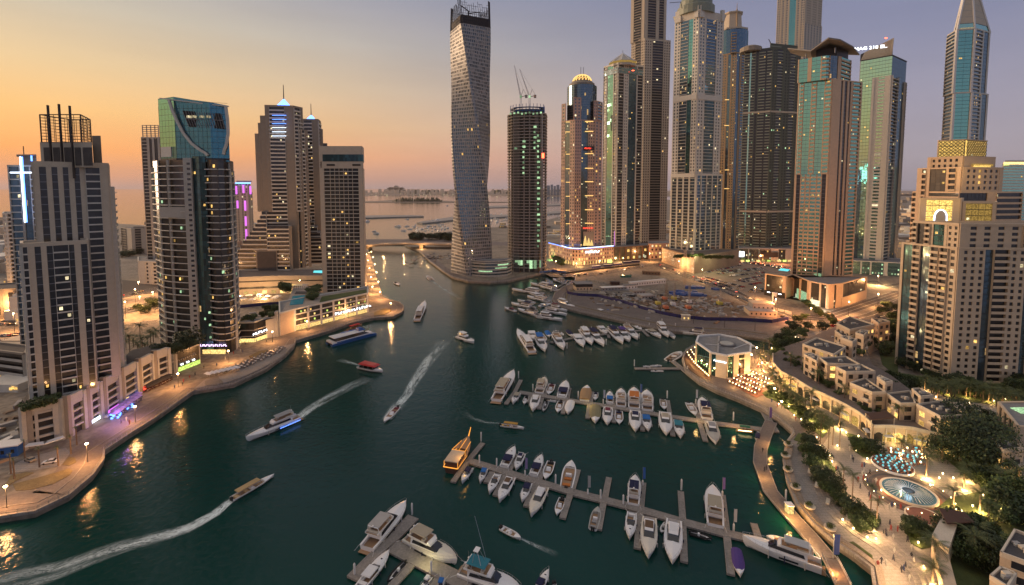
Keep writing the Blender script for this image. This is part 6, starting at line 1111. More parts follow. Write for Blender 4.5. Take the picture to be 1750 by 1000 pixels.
 for s_ in(1,-1):m.bar((s_*hb*.7,L2*.22,3.6),(s_*.5,L2*.26,8.2),.09).bar((s_*hb*.7,L2*.42,3.6),(s_*.5,L2*.30,8.2),.09)
 part(o,m,'tuna_tower','steel_rail');part(o,MB().box(-.9,.9,L2*.24,L2*.32,8.2,8.35),'tower_platform','gelcoat');m=MB()
 for s_ in(1,-1):m.bar((s_*hb,L2*.4,3),(s_*6.5,L2*.05,12),.05,.03,3)
 part(o,m,'outrigger','steel_rail')
 o=[x for x in COL.objects if x.get('label','').startswith('speedboat with cream striped')][0];L2=(Vector(G(*kH(1640,104),-1))-Vector(G(*kH(1388,248),-1))).length;part(o,MB().box(-1.2,1.2,L2*.1,L2*.62,2.2,2.4),'canopy','cloth',(.5,.34,.16));part(o,MB().bar((-1.2,L2*.14,.8),(-1.2,L2*.14,2.2),.05).bar((1.2,L2*.14,.8),(1.2,L2*.14,2.2),.05).bar((-1.2,L2*.6,.8),(-1.2,L2*.6,2.2),.05).bar((1.2,L2*.6,.8),(1.2,L2*.6,2.2),.05),'canopy_post','steel_rail')
 o=[x for x in COL.objects if x.get('label','').startswith('speedboat with a yellow')][0];part(o,MB().box(-.8,.8,1.5,7.5,2.0,2.15),'canopy','cloth',(.5,.28,.05));part(o,MB().box(-.9,-.8,1.5,7.5,2.0,2.2).box(.8,.9,1.5,7.5,2.0,2.2),'canopy_edge','teak')
 o=[x for x in COL.objects if x.get('label','').startswith('large white cabin cruiser speeding')][0];part(o,MB().box(2.9,3.0,1,10,1.2,1.32).box(-3.0,-2.9,1,10,1.2,1.32),'blue_light_strip','neon_blue')
 o=[x for x in COL.objects if x.get('label','').startswith('small lit cabin cruiser')][0];part(o,MB().box(-.6,.6,2,3,4.6,4.8),'cabin_light','lamp_small')
special_boats()
def wake(px,w0,w1,dens,seed,name='wake_foam'):
 """foam trail lying on the water: narrow at the boat end, wider away"""
 m=newmat(f'foam{seed}');t=NT(m);uv=t.n('ShaderNodeUVMap');uv.uv_map='uv';sx=t.n('ShaderNodeSeparateXYZ',{0:uv.outputs[0]})
 mp=t.n('ShaderNodeMapping',{'Vector':uv.outputs[0],'Scale':(.20,.55,1),'Location':(seed*7.1,0,0)});n1=t.n('ShaderNodeTexNoise',{'Vector':mp.outputs[0],'Scale':3.2,'Detail':6,'Roughness':.72,'Distortion':2.2})
 rg=t.n('ShaderNodeMath',{0:n1.outputs[0],1:.5},operation='SUBTRACT');ab=t.n('ShaderNodeMath',{0:rg.outputs[0]},operation='ABSOLUTE');rid=t.n('ShaderNodeMapRange',{0:ab.outputs[0],1:.0,2:.085,3:1,4:0})
 at=t.n('ShaderNodeVertexColor');at.layer_name='a';sc=t.n('ShaderNodeSeparateColor',{0:at.outputs[0]})
 n2=t.n('ShaderNodeTexNoise',{'Vector':mp.outputs[0],'Scale':1.1,'Detail':3});big=t.n('ShaderNodeMapRange',{0:n2.outputs[0],1:.32,2:.6,3:0,4:1})
 pl_=t.n('ShaderNodeMath',{0:rid.outputs[0],1:.22},operation='ADD');a1=t.n('ShaderNodeMath',{0:pl_.outputs[0],1:sc.outputs[0]},operation='MULTIPLY');a2=t.n('ShaderNodeMath',{0:a1.outputs[0],1:big.outputs[0]},operation='MULTIPLY');a3=t.n('ShaderNodeMath',{0:a2.outputs[0],1:dens},operation='MULTIPLY',use_clamp=True)
 b=t.n('ShaderNodeBsdfDiffuse',{'Color':(.78,.88,.85,1)});tr=t.n('ShaderNodeBsdfTransparent');t.out(t.n('ShaderNodeMixShader',{0:a3.outputs[0],1:tr.outputs[0],2:b.outputs[0]}).outputs[0])
 p=[Vector(G(*q,WZ))for q in px];cs=[0];[cs.append(cs[-1]+(b_-a_).length)for a_,b_ in zip(p,p[1:])];N_=40;M_=8;vs=[];fs=[];al=[];uvs=[]
 def at_(s_):
  for i in range(len(p)-1):
   if s_<=cs[i+1]+1e-6:f=(s_-cs[i])/(cs[i+1]-cs[i]);return p[i].lerp(p[i+1],f),(p[i+1]-p[i]).normalized()
  return p[-1],(p[-1]-p[-2]).normalized()
 for i in range(N_+1):
  f=i/N_;c0,d0=at_(max(0,cs[-1]*f-cs[-1]*.04));c1,d1=at_(min(cs[-1],cs[-1]*f+cs[-1]*.04));c,d=at_(cs[-1]*f);d=(d0+d1).normalized();n=Vector((-d.y,d.x));w=w0+(w1-w0)*f
  for j in range(M_+1):
   g=j/M_*2-1;q=c+n*w*g;vs.append((q.x,q.y,WZ+.05));al.append(max(0,(1-abs(g)**2.5))*min(1,f*12+.3)*(1-f)**.7);uvs.append((cs[-1]*f/4,w*g/2))
 for i in range(N_):
  for j in range(M_):k=i*(M_+1)+j;fs.append((k,k+1,k+M_+2,k+M_+1))
 me=bpy.data.meshes.new(name);me.from_pydata(vs,[],fs);me.materials.append(m);ul=me.uv_layers.new(name='uv');ca=me.color_attributes.new('a','FLOAT_COLOR','POINT')
 for l in me.loops:ul.data[l.index].uv=uvs[l.vertex_index]
 for i,a_ in enumerate(al):ca.data[i].color=(a_,a_,a_,1)
 return tag(link(name,me),kind='stuff')
wake([kH(1400,245),kH(1290,340),kH(1130,430),kH(960,480),kH(760,530),kH(560,600),kH(330,690),kH(60,750),kH(-200,800)],1.6,5.5,1.7,1)
wake([kG(380,845),kG(480,770),kG(600,700),kG(720,640),kG(830,590)],2.6,5.0,1.2,2)
wake([kG(990,775),kG(1060,690),kG(1110,600),kG(1170,510),kG(1290,360)],2.2,5.5,1.5,3);wake([kG(930,850),kG(985,780),kG(1020,740)],2.5,4,1.2,6)
wake([kC(1415,330),kC(1560,400),kC(1720,465)],.5,1.2,.6,4);wake([(735,478),(755,492),(790,512)],1,4,.7,5);wake([kG(770,520),kG(720,505),kG(640,480)],1.2,3,.7,7);wake([kD(250,700),kD(60,690),kD(-100,640),kD(-200,560)],.7,2.2,.5,8)
fh_=MB();L0=14
far_hull=MB().hexa([(-2,0,0),(2,0,0),(.3,14,0),(-.3,14,0),(-2.3,0,2),(2.3,0,2),(.2,15,2.4),(-.2,15,2.4)]).mesh('hull','gelcoat');far_cab=MB().hexa([(-1.6,2,2),(1.6,2,2),(1.2,9,2),(-1.2,9,2),(-1.3,2.5,4.2),(1.3,2.5,4.2),(1,7,4.2),(-1,7,4.2)]).mesh('cabin','white_paint')
rnd=random.Random(21)
for i in range(110):
 if i<45:px,py=rnd.uniform(690,775),rnd.choice((387.5,390,392.5,395))+(rnd.random()-.5)-(0 if i%2 else 3)
 elif i<90:px,py=rnd.uniform(832,872),rnd.uniform(365,385)
 else:px,py=rnd.uniform(932,962),rnd.uniform(365,385)
 if i>44:py=min(py,384)
 e=empty('harbour_boat',(*G(px,py,WZ),WZ),'small distant white boat moored in the open harbour behind the bridge' if i<45 else 'small distant boat in the harbour glimpsed between the twisted tower and the pink tower','boat','boats of the far harbour' if i<45 else 'boats of the far harbour seen between towers',rz=rnd.uniform(-.5,3));s_=rnd.uniform(.35,.8);link('hull',far_hull,e,sc=(s_,s_,s_));link('cabin',far_cab,e,sc=(s_,s_,s_))
for i,(px,py,s_,l)in enumerate(((685,388,3.0,'grey ferry lying alone in the far harbour'),(648,400,2.2,'pair left boat near the bridge in the open harbour'),(643,396,1.6,'small pale boat behind the bridge at the left'),(754,379,5,'long dark hulled yacht beside the breakwater'),(699,375,2,'dark boat off the breakwater'),(766,352,2.5,'dark barge near the island'),(631,379,3,'pale boat at the left edge of the sea view'))):
 e=empty('harbour_boat',(*G(px,py,WZ),WZ),l,'boat',rz=1.3+i*.2);s_*=.42;link('hull',far_hull,e,sc=(s_,s_,s_));link('cabin',far_cab,e,sc=(s_,s_,s_))
HAZE=1
rnd=random.Random(11)
def palm_meshes(seed,nf=20,L_=4.0,drop=.95):
 r_=random.Random(seed);m=MB()
 for i in range(nf):
  a=2*pi*i/nf+r_.uniform(-.15,.15);el=r_.uniform(-.1,1.15);d=Vector((cos(a),sin(a),0));s_=Vector((-d.y,d.x,0));p=Vector((0,0,0));n=9;ll=L_*r_.uniform(.8,1.1);an=el
  for k in range(n):
   f=k/n;dr=d*cos(an)+Vector((0,0,sin(an)));q=p+dr*ll/n;an-=(.16+.12*f)*drop;w0,w1=.08+.62*sin(pi*min(1,f*1.1+.12)),.08+.62*sin(pi*min(1,(f+.11)*1.1+.12))*.9
   for sg in(-1,1):
    for h_ in(0,.5):
     b0=p.lerp(q,h_);b1=p.lerp(q,h_+.30);tip=b0+s_*sg*w0+dr*.35+Vector((0,0,-.28*w0-r_.random()*.12));m.poly([b0,b1,tip])
   p=q
 return m
PALM=[palm_meshes(s_).mesh('crown','palm_leaf')for s_ in(1,2,3)];TRK=MB().bar((0,0,0),(0,0,1),.24,.17,7).mesh('trunk','bark');TUFT=MB().lathe([(.15,-1.0),(.42,-.5),(.36,0),(.1,.3)],8).mesh('crown_base','bark')
def palm(q,h,s_,label,group,z=0,thin=False,light=0):
 e=empty('palm_tree',(*q,z),label,'palm',group,rz=rnd.random()*6);link('trunk',TRK,e,sc=(1 if not thin else .7,1 if not thin else .7,h));link('crown',rnd.choice(PALM),e,(0,0,h),sc=(s_,s_,s_));link('crown_base',TUFT,e,(0,0,h),sc=(s_*.6,s_*.6,s_*.8))
 if light:lamp((q[0]-.7,q[1]-1.3,z+1.0),light*.95,(1,.62,.22),.15)
 return e
def tree_mesh(seed,n=2600,rx=3,rz=2.3,leaf=.25,m='leaf',flat=1):
 r_=random.Random(seed);mb=MB();cl=[(r_.uniform(-.62,.62)*rx,r_.uniform(-.62,.62)*rx,r_.uniform(-.45,.6)*rz,r_.uniform(.32,.62)*rx)for _ in range(13)]
 for i in range(n):
  cx,cy,cz,cr=r_.choice(cl);u=Vector((r_.gauss(0,1),r_.gauss(0,1),r_.gauss(0,1))).normalized()*cr*r_.uniform(.6,1.05);c=Vector((cx,cy,cz))+Vector((u.x,u.y,u.z*.75*flat));a=Vector((r_.gauss(0,1),r_.gauss(0,1),r_.gauss(0,1))).normalized();b=a.cross(Vector((r_.random(),r_.random(),1))).normalized();l=leaf*r_.uniform(.6,1.3);mb.poly([c-a*l,c+b*l*.6,c+a*l,c-b*l*.6])
 return mb.mesh('crown',m)
TREE=[tree_mesh(s_)for s_ in(1,2,3)];TREED=[tree_mesh(s_,m='leaf_dark')for s_ in(4,5)];BUSH=[tree_mesh(s_,n=420,rx=1.2,rz=.9,leaf=.2)for s_ in(7,8,9)];LIMB=MB().bar((0,0,0),(0,0,.6),.2,.14,6).bar((0,0,.55),(.5,.2,1.1),.11,.05).bar((0,0,.55),(-.4,-.3,1.1),.11,.05).bar((0,0,.5),(.1,-.4,1.15),.1,.05).mesh('trunk','bark')
def tree(q,s_,h,label,group,z=0,dark=False):
 e=empty('leafy_tree',(*q,z),label,'tree',group,rz=rnd.random()*6);link('trunk',LIMB,e,sc=(s_,s_,h));link('crown',rnd.choice(TREED if dark else TREE),e,(0,0,h+s_*1.2),sc=(s_,s_,s_));return e
TREE_G=0
def bush(q,s_,label,group,z=0):
 e=link('bush',rnd.choice(BUSH),None,(*q,z+.5*s_),rz=rnd.random()*6,sc=(s_,s_,s_));return tag(e,label,'bush',group)
def villa(roof,z,label,z0=0,windows=(1,1),dark='dark_roof',inset=.09,wall='cream_stone',fl=None):
 """roof: four corners of the parapet top read in the photo, at height z; left corner first going clockwise seen from above: left, back, right, front"""
 p=[G(*q,z)for q in roof];cx=sum(a[0]for a in p)/4;cy=sum(a[1]for a in p)/4;e=empty('villa',(cx,cy,z0),label,'villa','flat roofed villas of the terrace')
 wl,bk,rt,fr=p;P=Path([wl,fr,rt]);m=MB();m.prism([wl,fr,rt,bk],z0,z-.7);m.build('core',wall,e);pr=Path([wl,fr,rt,bk,wl]);pr.strip(MB(),0,1,z-1.2,z,-.35,.06).build('parapet','cream_light',e)
 ins=[(a[0]+(cx-a[0])*inset,a[1]+(cy-a[1])*inset)for a in(wl,fr,rt,bk)];MB().prism(ins,z-.7,z-.6).build('roof',dark,e)
 nf=max(1,int((z-z0)/3.6));L1=(Vector(fr)-Vector(wl)).length/P.L
 for(u0,u1)in((0,L1),(L1,1)):
  ln=(u1-u0)*P.L;n=max(1,int(ln/4))
  for k in range(n):
   a=u0+(u1-u0)*(k+.28)/n;b=u0+(u1-u0)*(k+.72)/n
   for f_ in range(nf):
    zb=z0+.8+f_*3.6;lit=rnd.random()<(.16 if not fl else fl);w_=P.strip(MB(),a,b,zb,zb+1.9,-.1,.05).build('window','win_warm' if lit else 'g_dark',e)
    if k%2==0:P.strip(MB(),a-.1/P.L,b+.1/P.L,zb-.12,zb,0,.22).build('sill','cream_light',w_,org=tuple(e.location))
   if k%3==1 and nf>1:P.strip(MB(),a-.5/P.L,b+.5/P.L,z0+3.7,z0+4.7,.1,1.1).build('balcony','cream_light',e)
 for k in range(5):
  t_,s_=rnd.uniform(.1,.9),rnd.uniform(.15,.85);x=cx+(rt[0]-wl[0])*(t_-.5)*.5;y=cy+(bk[1]-fr[1])*(s_-.5)*.4;u_=rnd.uniform(.25,.9);MB().box(x-u_,x+u_,y-.6*u_,y+.6*u_,z-.6,z-.1+rnd.random()*.7).build('roof_unit',('grey_panel','cream_light','concrete')[k%3],e)
 return e
vl=[(kV,[(500,135),(640,62),(905,150),(640,205)],14,'rearmost long flat roofed villa beside the orange junction'),(kV,[(870,85),(980,90),(1070,118),(950,140)],13,'narrow back villa closest to the beige tower block'),(kV,[(700,235),(760,205),(840,215),(790,265)],14,'small square stair tower villa below the rearmost villa',),(kV,[(480,215),(560,190),(690,260),(600,300)],10.5,'low villa block with arched pergola between two dark roofs'),(kV,[(135,360),(285,290),(600,385),(470,470)],12,'broad villa with two dark roof panels left of the white car terrace'),(kV,[(540,285),(590,268),(715,310),(670,335)],14.5,'tall cream villa block rising in the middle of the terrace'),(kV,[(150,465),(230,450),(305,490),(290,545)],12,'villa with small dark roof at the left corner of the terrace'),(kV,[(315,505),(600,490),(760,580),(400,565)],12.5,'long villa with wavy dark roof above the round balcony'),(kV,[(490,600),(760,575),(915,650),(600,655)],12.5,'villa with dark roof and tall windows in the centre of the row'),(kV,[(610,690),(740,660),(860,700),(800,700)],9.5,'low link villa behind the pergola'),(kV,[(930,710),(960,690),(1100,755),(1020,770)],13,'cream stair block with slim dark roof beside the green lit pool'),(kV,[(640,770),(800,720),(1030,870),(880,875)],9.5,'lower villa with pale grey roof terrace'),(kW,[(195,175),(420,150),(475,270),(330,270)],11,'villa with pale grey flat roof behind the fan palm'),(kW,[(435,130),(510,125),(640,195),(520,205)],14,'cream chimney like stair block between pale and brown roofs'),(kW,[(480,275),(750,240),(972,380),(710,395)],11.5,'large villa with brown flat roof facing the round plaza'),(kW,[(800,480),(850,462),(915,475),(880,490)],6.5,'small annex in front of the brown roofed villa'),(kW,[(985,325),(1040,315),(1110,350),(1080,380)],6,'tiny flat garden house beside the glowing lawn'),(kW,[(1185,590),(1240,560),(1500,690),(1300,712)],10.5,'villa with dark roof and lit arched window at the right edge'),(kX,[(770,740),(880,560),(1100,640),(1100,860)],11,'villa with stepped parapet at the bottom right corner'),(kX,[(690,920),(770,850),(900,900),(830,1010)],8,'lower wing of the corner villa at the bottom right')]
for k,q,z,lab in vl:
 z+=4.5 if k is kV else 2.5 if q[0][0]<700 else 0
 villa([k(*a)for a in q],z,lab,z0=5.5 if k is kV or(k is kW and q[0][0]<700)else 0)
t=Tower('clubhouse',G(*kW(1300,420)),'grey roofed clubhouse with green lit skylight at the right edge','building',fh=4,lit=.0,wall='cream_stone');z=11;p=[G(*kW(*q),z)for q in((1265,275),(1450,500),(1560,505))];t.vol([(p[:2],'P1 G1 P1 G1 P1 G1 P2'),(p[1:],'P1'),([p[2],G(*kW(1560,270),z)],'P1')],0,z,par=.6);t.add(MB().prism([G(*kW(*q),z+.3)for q in((1370,318),(1480,372),(1540,360),(1500,315))],z+.2,z+.5),'skylight','win_green');t.done()
def terrace():
 z=6.2;px=[kR(1112,360),kR(1118,430),kR(1160,475),kR(1230,520),kR(1290,555),k6(380,575),k6(440,615),k6(520,660),kW(30,470),kW(60,430)]
 px=[k6(*q)for q in((90,370),(92,415),(130,460),(200,495),(280,545),(380,590),(450,625),(520,665),(565,700),(590,730))];p=[G(*q,z)for q in px];P=Path(p)
 p2=[G(*k6(*q),z)for q in((600,735),(690,735),(790,745),(900,770),(990,800))];pts=p+p2+[G(*k6(*q),z)for q in((1060,720),(960,620),(800,560),(680,470),(590,420),(560,330),(690,260),(640,190),(520,190),(400,230),(240,300),(150,330))]
 e=empty('terrace_podium',(*p[5],0),'long curved cream terrace wall with lit arches carrying the villas','terrace');m=MB();m.prism(pts,0,z-.1);m.build('body','cream_stone',e);MB().prism(pts,z-.1,z+.02,.01).build('terrace_floor','paving',e)
 P=Path(p);P.strip(MB(),0,1,z-.3,z+.9,-.3,.25).build('parapet','cream_light',e);P2=Path(p2);P2.strip(MB(),0,1,z-.3,z+.9,-.3,.25).build('parapet','cream_light',e)
 for QP,n in((P,17),(P2,7)):
  for i in range(n):
   u=(i+.5)/n;w=1.7/QP.L;m=MB()
   for k in range(6):
    f0,f1=-1+k/3,-1+(k+1)/3;hh=2.6+1.5*sqrt(max(0,1-((f0+f1)/2)**2));QP.strip(m,u+w*f0,u+w*f1,.3,hh,.0,.06)
   m.build('arched_window','yellow_wash' if rnd.random()<.45 else 'g_dark',e);QP.strip(MB(),u+w*1.45,u+w*1.75,0,z-.4,.1,.5).build('pilaster','cream_light',e)
   if i%3==1:QP.strip(MB(),u-w*1.1,u+w*1.1,2.9,3.1,.1,1.8).build('awning','white_paint',e)
 e=empty('pergola',(*G(*kW(120,400),8),z),'dark wooden pergola roof on the corner of the terrace wall','pergola');q=[G(*kW(*a),9)for a in((0,365),(190,350),(270,410),(50,430))];MB().prism(q,8.7,9).build('slatted_roof','brown_wood',e)
 for a in q:MB().bar((*a,z),(*a,8.8),.2).build('post','cream_light',e)
 e=empty('gatehouse',(*G(*kX(330,560),0),0),'cream gatehouse with dark slatted pergola roof beside the red oval','gatehouse');q=[G(*kX(*a),7.5)for a in((290,400),(490,430),(570,510),(360,520))];m=MB()
 mr=MB().prism(q,7.2,7.5);mr.build('slatted_roof','brown_wood',e);body=[G(*kX(*a),6)for a in((240,610),(320,460),(440,520),(370,720),(450,1010),(370,1100))];MB().prism([body[0],body[1],body[2],body[3]],0,6).build('wall','cream_light',e);MB().prism([body[0],body[3],body[4],body[5]],0,4.5).build('wall','cream_stone',e)
 Path([body[0],body[3]][::1]).strip(MB(),.3,.7,1,4,.0,.1).build('arched_window','g_dark',e)
terrace()
def restaurant():
 T=Tower('restaurant',G(*kR(850,450)),'octagonal cream restaurant with grey flat roof on the quay point','restaurant',fh=8,lit=0,wall='cream_light',gl='g_green');z=12
 p=[G(*kR(*q),z)for q in((585,275),(690,350),(800,372),(850,362),(965,348),(970,290),(880,245),(750,222),(600,232))]
 fr=p[:5];T.vol([([p[0],p[1]],'P.4 G6:6@g_mirror P.4'),([p[1],p[2]],'P.3 G3:2@g_mirror P7'),([p[2],p[3]],'P.3 G3:2@g_mirror P.3'),([p[3],p[4]],'P3 G4:2@g_dark P4'),([p[4],p[5],p[6],p[7],p[8]],None)],0,z,par=.9,gl='cream_light',roof='grey_roof',ptop='white_paint')
 c=G(*kR(800,290),z);T.add(MB().lathe([(4.6,z),(4.6,z+1.0),(4.3,z+1.1)],24,c[0],c[1]),'roof_ring','mid_metal');T.add(MB().lathe([(3.6,z+1.1),(3.4,z+1.25)],24,c[0],c[1]),'roof_light','grey_panel')
 a,b=G(*kR(745,235),z),G(*kR(735,360),z);T.add(MB().bar((*a,z+.5),(*b,z+.5),.7),'roof_duct','concrete');a,b=G(*kR(650,290),z),G(*kR(800,300),z);T.add(MB().bar((*a,z+.4),(*b,z+.4),.2),'roof_pipe','white_paint')
 a,b=G(*kR(850,330),z),G(*kR(960,290),z);T.add(MB().bar((*a,z+1.2),(*b,z+1.2),.15),'roof_pipe','white_paint');m_=Vector(p[1]).lerp(Vector(p[2]),.62);n=Path([p[1],p[2]]).nrm(0);sign(T.root,'#########',1.0,(m_.x+n.x*.8,m_.y+n.y*.8,8.8),tuple(Vector(p[2])-Vector(p[1])),'sign_white')
 m_=Vector(p[3]).lerp(Vector(p[4]),.45);n=Path([p[3],p[4]]).nrm(0);T.add(Path([p[3],p[4]]).strip(MB(),.3,.62,9.4,10,.5,.8),'sign_panel','shop_glow');T.add(Path([p[3],p[4]]).strip(MB(),.36,.6,.3,4.5,.4,.7),'doorway','brown_wood');T.done()
 c=k5
 deck=[kR(*q)for q in((515,335),(498,370),(505,420),(540,470),(600,510),(680,540),(680,470),(590,400),(560,340))];sheet('dining_deck',deck,'brown_wood',.35,th=.3)
 n=0
 for r_ in range(3):
  for i in range(13):
   f=i/12;x=520+r_*26+(150-r_*8)*f**1.1;y=352-r_*10+165*f**.85-30*f*(r_>0)-r_*8;cafe(*kR(x,y),'candle lit table on the curved dining deck beside the restaurant','glowing tables of the curved deck','brown_wood',z=.4,light=glow_me,s=.95);n+=1
 for i in range(6):
  f=i/5;lamp((*G(*kR(530+140*f,375+130*f),2.2),2.0),420,(1,.52,.16),.3)
 sheet('dining_deck',[kR(*q)for q in((800,540),(870,470),(960,470),(1050,590),(1075,640),(1010,665),(900,610))],'paving_red',.2,th=.15)
 for r_ in range(5):
  for i in range(9):f=i/8;x=820+45*r_*.55+180*f+r_*6;y=560-r_*22+80*f;cafe(*kR(x,y),'candle lit table under a cream parasol on the restaurant forecourt','glowing tables of the forecourt','brown_wood',z=.25,light=glow_me,s=.95,umb=(.6,.45,.3)if(r_+i)%3==0 else None)
 for q in((850,560),(900,520),(950,570),(1000,610),(960,500),(1040,640)):lamp((*G(*kR(*q),2.5),2.2),480,(1,.50,.15),.3)
 for q in((1000,350),(1040,420),(1000,480),(1090,560)):lamp((*G(*kR(*q),4),4),2600,(1,.50,.18),.3)
 for i,q in enumerate(((1012,348),(1050,460),(975,400),(1140,650),(1190,745))):e=empty('globe_lamp',(*G(*kR(*q)),.1),'bright globe lamp '+('behind the restaurant','beside the forecourt palms','at the restaurant corner','at the forecourt end','near the shore end of the middle dock')[i],'lamp');MB().bar((0,0,0),(0,0,3),.07).build('post','dark_metal',e,org=(0,0,0));MB().lathe([(.1,3),(.4,3.2),(.4,3.5),(.1,3.7)],8).build('globe','lamp_glow',e,org=(0,0,0))
restaurant()
def ell(px,py,r,n=40,z=0):
 c=G(px,py,z);return[(c[0]+r*cos(2*pi*i/n),c[1]+r*sin(2*pi*i/n))for i in range(n)]
fc=k7(875,478)
def plaza_things():
 c=G(*fc);mat('brown_ring',(.15,.11,.09),.8)
 for r_,m,z in((12.2,'brown_ring',.12),(10.6,'dark_roof',.16),(9.6,'brown_ring',.20),(8.4,'paving_red',.25)):sheet('plaza_ring',None,m,z,world=ell(*fc,r_))
 e=empty('fountain',(*c,.2),'round fountain with white radial jets and dark centre on the plaza','fountain');MB().lathe([(7.6,0),(7.6,.6),(7.2,.7),(6.9,.45)],48).build('rim','cream_light',e,org=(0,0,0));MB().prism([(6.9*cos(2*pi*i/48),6.9*sin(2*pi*i/48))for i in range(48)],.2,.5).build('water','fountain_water',e,org=(0,0,0));MB().lathe([(1.5,.4),(1.5,.9),(1.1,1.0)],24).build('centre_basin','rubber',e,org=(0,0,0));m=MB()
 for i in range(36):
  a=2*pi*i/36;m.bar((1.7*cos(a),1.7*sin(a),.9),(4*cos(a),4*sin(a),1.15),.07,.05,3).bar((4*cos(a),4*sin(a),1.15),(6.3*cos(a),6.3*sin(a),.45),.06,.08,3)
 m.build('water_jets','white_paint',e,org=(0,0,0));lamp((c[0],c[1],2.6),260,(.55,.8,1),1)
 for i in range(22):a=2*pi*i/22;q=(c[0]+11.4*cos(a),c[1]+11.4*sin(a));e=empty('bollard_light',(*q,.1),'tiny warm bollard light ringing the fountain','bollard','bollard lights round the fountain');MB().bar((0,0,0),(0,0,.6),.07).build('post','dark_metal',e,org=(0,0,0));MB().bar((0,0,.6),(0,0,.85),.12).build('light','lamp_small',e,org=(0,0,0))
 c2=G(*k7(962,615));e=empty('oval_planter',(*c2,.1),'red oval sand bed with cream rim beside the fountain','planter');m=MB();m.lathe([(4.6,0),(4.6,.5),(4.2,.5),(4.2,.3)],32);m.build('rim','cream_light',e,org=(0,0,0));MB().prism([(4.2*cos(2*pi*i/32),4.2*sin(2*pi*i/32))for i in range(32)],.3,.36).build('bed','paving_red',e,org=(0,0,0));e.scale=(1.05,.95,1)
 c3=G(*k7(783,325));e=empty('round_terrace',(*c3,.1),'round raised dining terrace with white rim and blue lit tables','terrace');MB().lathe([(6.2,0),(6.2,.8),(5.9,.8),(5.9,.45)],32).build('rim','white_paint',e,org=(0,0,0));MB().prism([(5.9*cos(2*pi*i/32),5.9*sin(2*pi*i/32))for i in range(32)],.3,.5).build('floor','dark_roof',e,org=(0,0,0))
 for r_,n in((1.4,4),(3.0,9),(4.8,14)):
  for i in range(n):a=2*pi*i/n+r_;q=(c3[0]+r_*cos(a),c3[1]+r_*sin(a));e=empty('cafe_table',(*q,.6),'turquoise lit table on the round terrace by the fountain','table','blue lit tables of the round terrace');a_,b_=cafe_set('paving_red');link('table_top',a_,e,sc=(.8,.8,.8));tag(link('chairs',b_,e,sc=(.8,.8,.8)),kind='stuff');link('candle_lamp',cyan_me,e)
 for i in range(44):
  q=G(*k7(rnd.uniform(760,960),rnd.uniform(225,320)));e=empty('cafe_table',(*q,.1),'turquoise lit table under the palms behind the round terrace','table','blue lit tables under the palms');a_,b_=cafe_set('paving_red');link('table_top',a_,e,sc=(.8,.8,.8));tag(link('chairs',b_,e,sc=(.8,.8,.8)),kind='stuff');link('candle_lamp',cyan_me if i%3 else glow_me,e)
 lamp((c3[0],c3[1],2.6),160,(.4,.9,1),1);q=G(*k7(860,270));lamp((q[0],q[1],3),260,(.5,.9,.9),1)
plaza_things()
bowl=MB().lathe([(.9,0),(1.5,.5),(1.6,1.0),(1.4,1.0)],16).mesh('bowl','cream_light')
for i,q in enumerate(((190,205),(175,270),(188,350),(232,452),(312,562),(428,685))):
 e=empty('bowl_planter',(*G(*k7(*q),1),.9),f'round cream bowl planter with a bush on the quay wall, {rw[i]} from the top','planter','bowl planters along the quay wall');link('bowl',bowl,e);link('bush',rnd.choice(BUSH),e,(0,0,1.5),sc=(.95,.95,.95))
for i,q in enumerate(((262,230),(290,290),(312,370),(352,450),(415,545),(530,645))):
 e=empty('bench',(*G(*k7(*q)),1.0),f'pale angular bench on the curved steps, {rw[i]} from the top','bench','benches on the curved steps',rz=.9);MB().box(-1.6,1.6,-.5,.5,.25,.5).build('seat','cream_light',e,org=(0,0,0));MB().box(-1.5,-1.1,-.4,.4,0,.25).build('leg','concrete',e,org=(0,0,0));MB().box(1.1,1.5,-.4,.4,0,.25).build('leg','concrete',e,org=(0,0,0))
for nme,pts in(('planting_bed',((285,170),(330,200),(390,260),(440,300),(430,390),(490,470),(520,520),(430,520),(390,440),(340,380),(300,300))),('planting_bed',((470,560),(540,550),(620,600),(680,650),(690,720),(640,730),(580,660),(500,620))),('planting_bed',((850,670),(900,680),(980,720),(1010,780),(950,790),(890,760))),('planting_bed',((515,130),(600,150),(640,185),(600,180),(530,155))),('planting_bed',((560,200),(640,210),(700,240),(690,265),(620,270),(570,235))),('lawn',((222,170),(250,132),(300,160),(270,188))),('lawn',((540,755),(560,750),(670,830),(672,862))),('lawn',((530,752),(560,760),(676,850),(670,870),(600,820)))):sheet(nme,[k7(*q)for q in pts],'grass',.35,th=.3)
sheet('planting_bed',[kR(*q)for q in((1050,630),(1110,600),(1200,640),(1330,720),(1450,810),(1520,900),(1480,950),(1400,880),(1300,800),(1180,700),(1080,660))],'grass',.3,th=.25)
sheet('garden',[kR(*q)for q in((1100,330),(1130,430),(1250,500),(1400,560),(1500,500),(1330,330),(1250,230),(1180,230),(1130,280))],'grass',.32,th=.25);sheet('garden',[k6(*q)for q in((600,260),(720,150),(720,460),(830,480),(1353,500),(1353,640),(1000,600),(820,520),(700,470),(640,420))],'grass',.14,th=.1)
sheet('garden',[k7(*q)for q in((1040,560),(1110,500),(1530,420),(1900,500),(1900,1300),(1150,1100),(1100,800))],'grass',.3,th=.22);sheet('garden',[kW(*q)for q in((700,600),(900,440),(1180,470),(1200,640),(1300,900),(1000,1000),(760,800))],'grass',.3,th=.22)
PG='palms of the terrace and plaza'
tall=[(500,500),(553,540),(658,610),(690,700),(418,225),(443,205),(372,195),(482,215)]
for i,q in enumerate(tall):palm(G(*k7(*q)),9.5,.8,f'tall thin fan palm on the paved plaza, {rw[i]} of eight','tall thin palms of the plaza',thin=True)
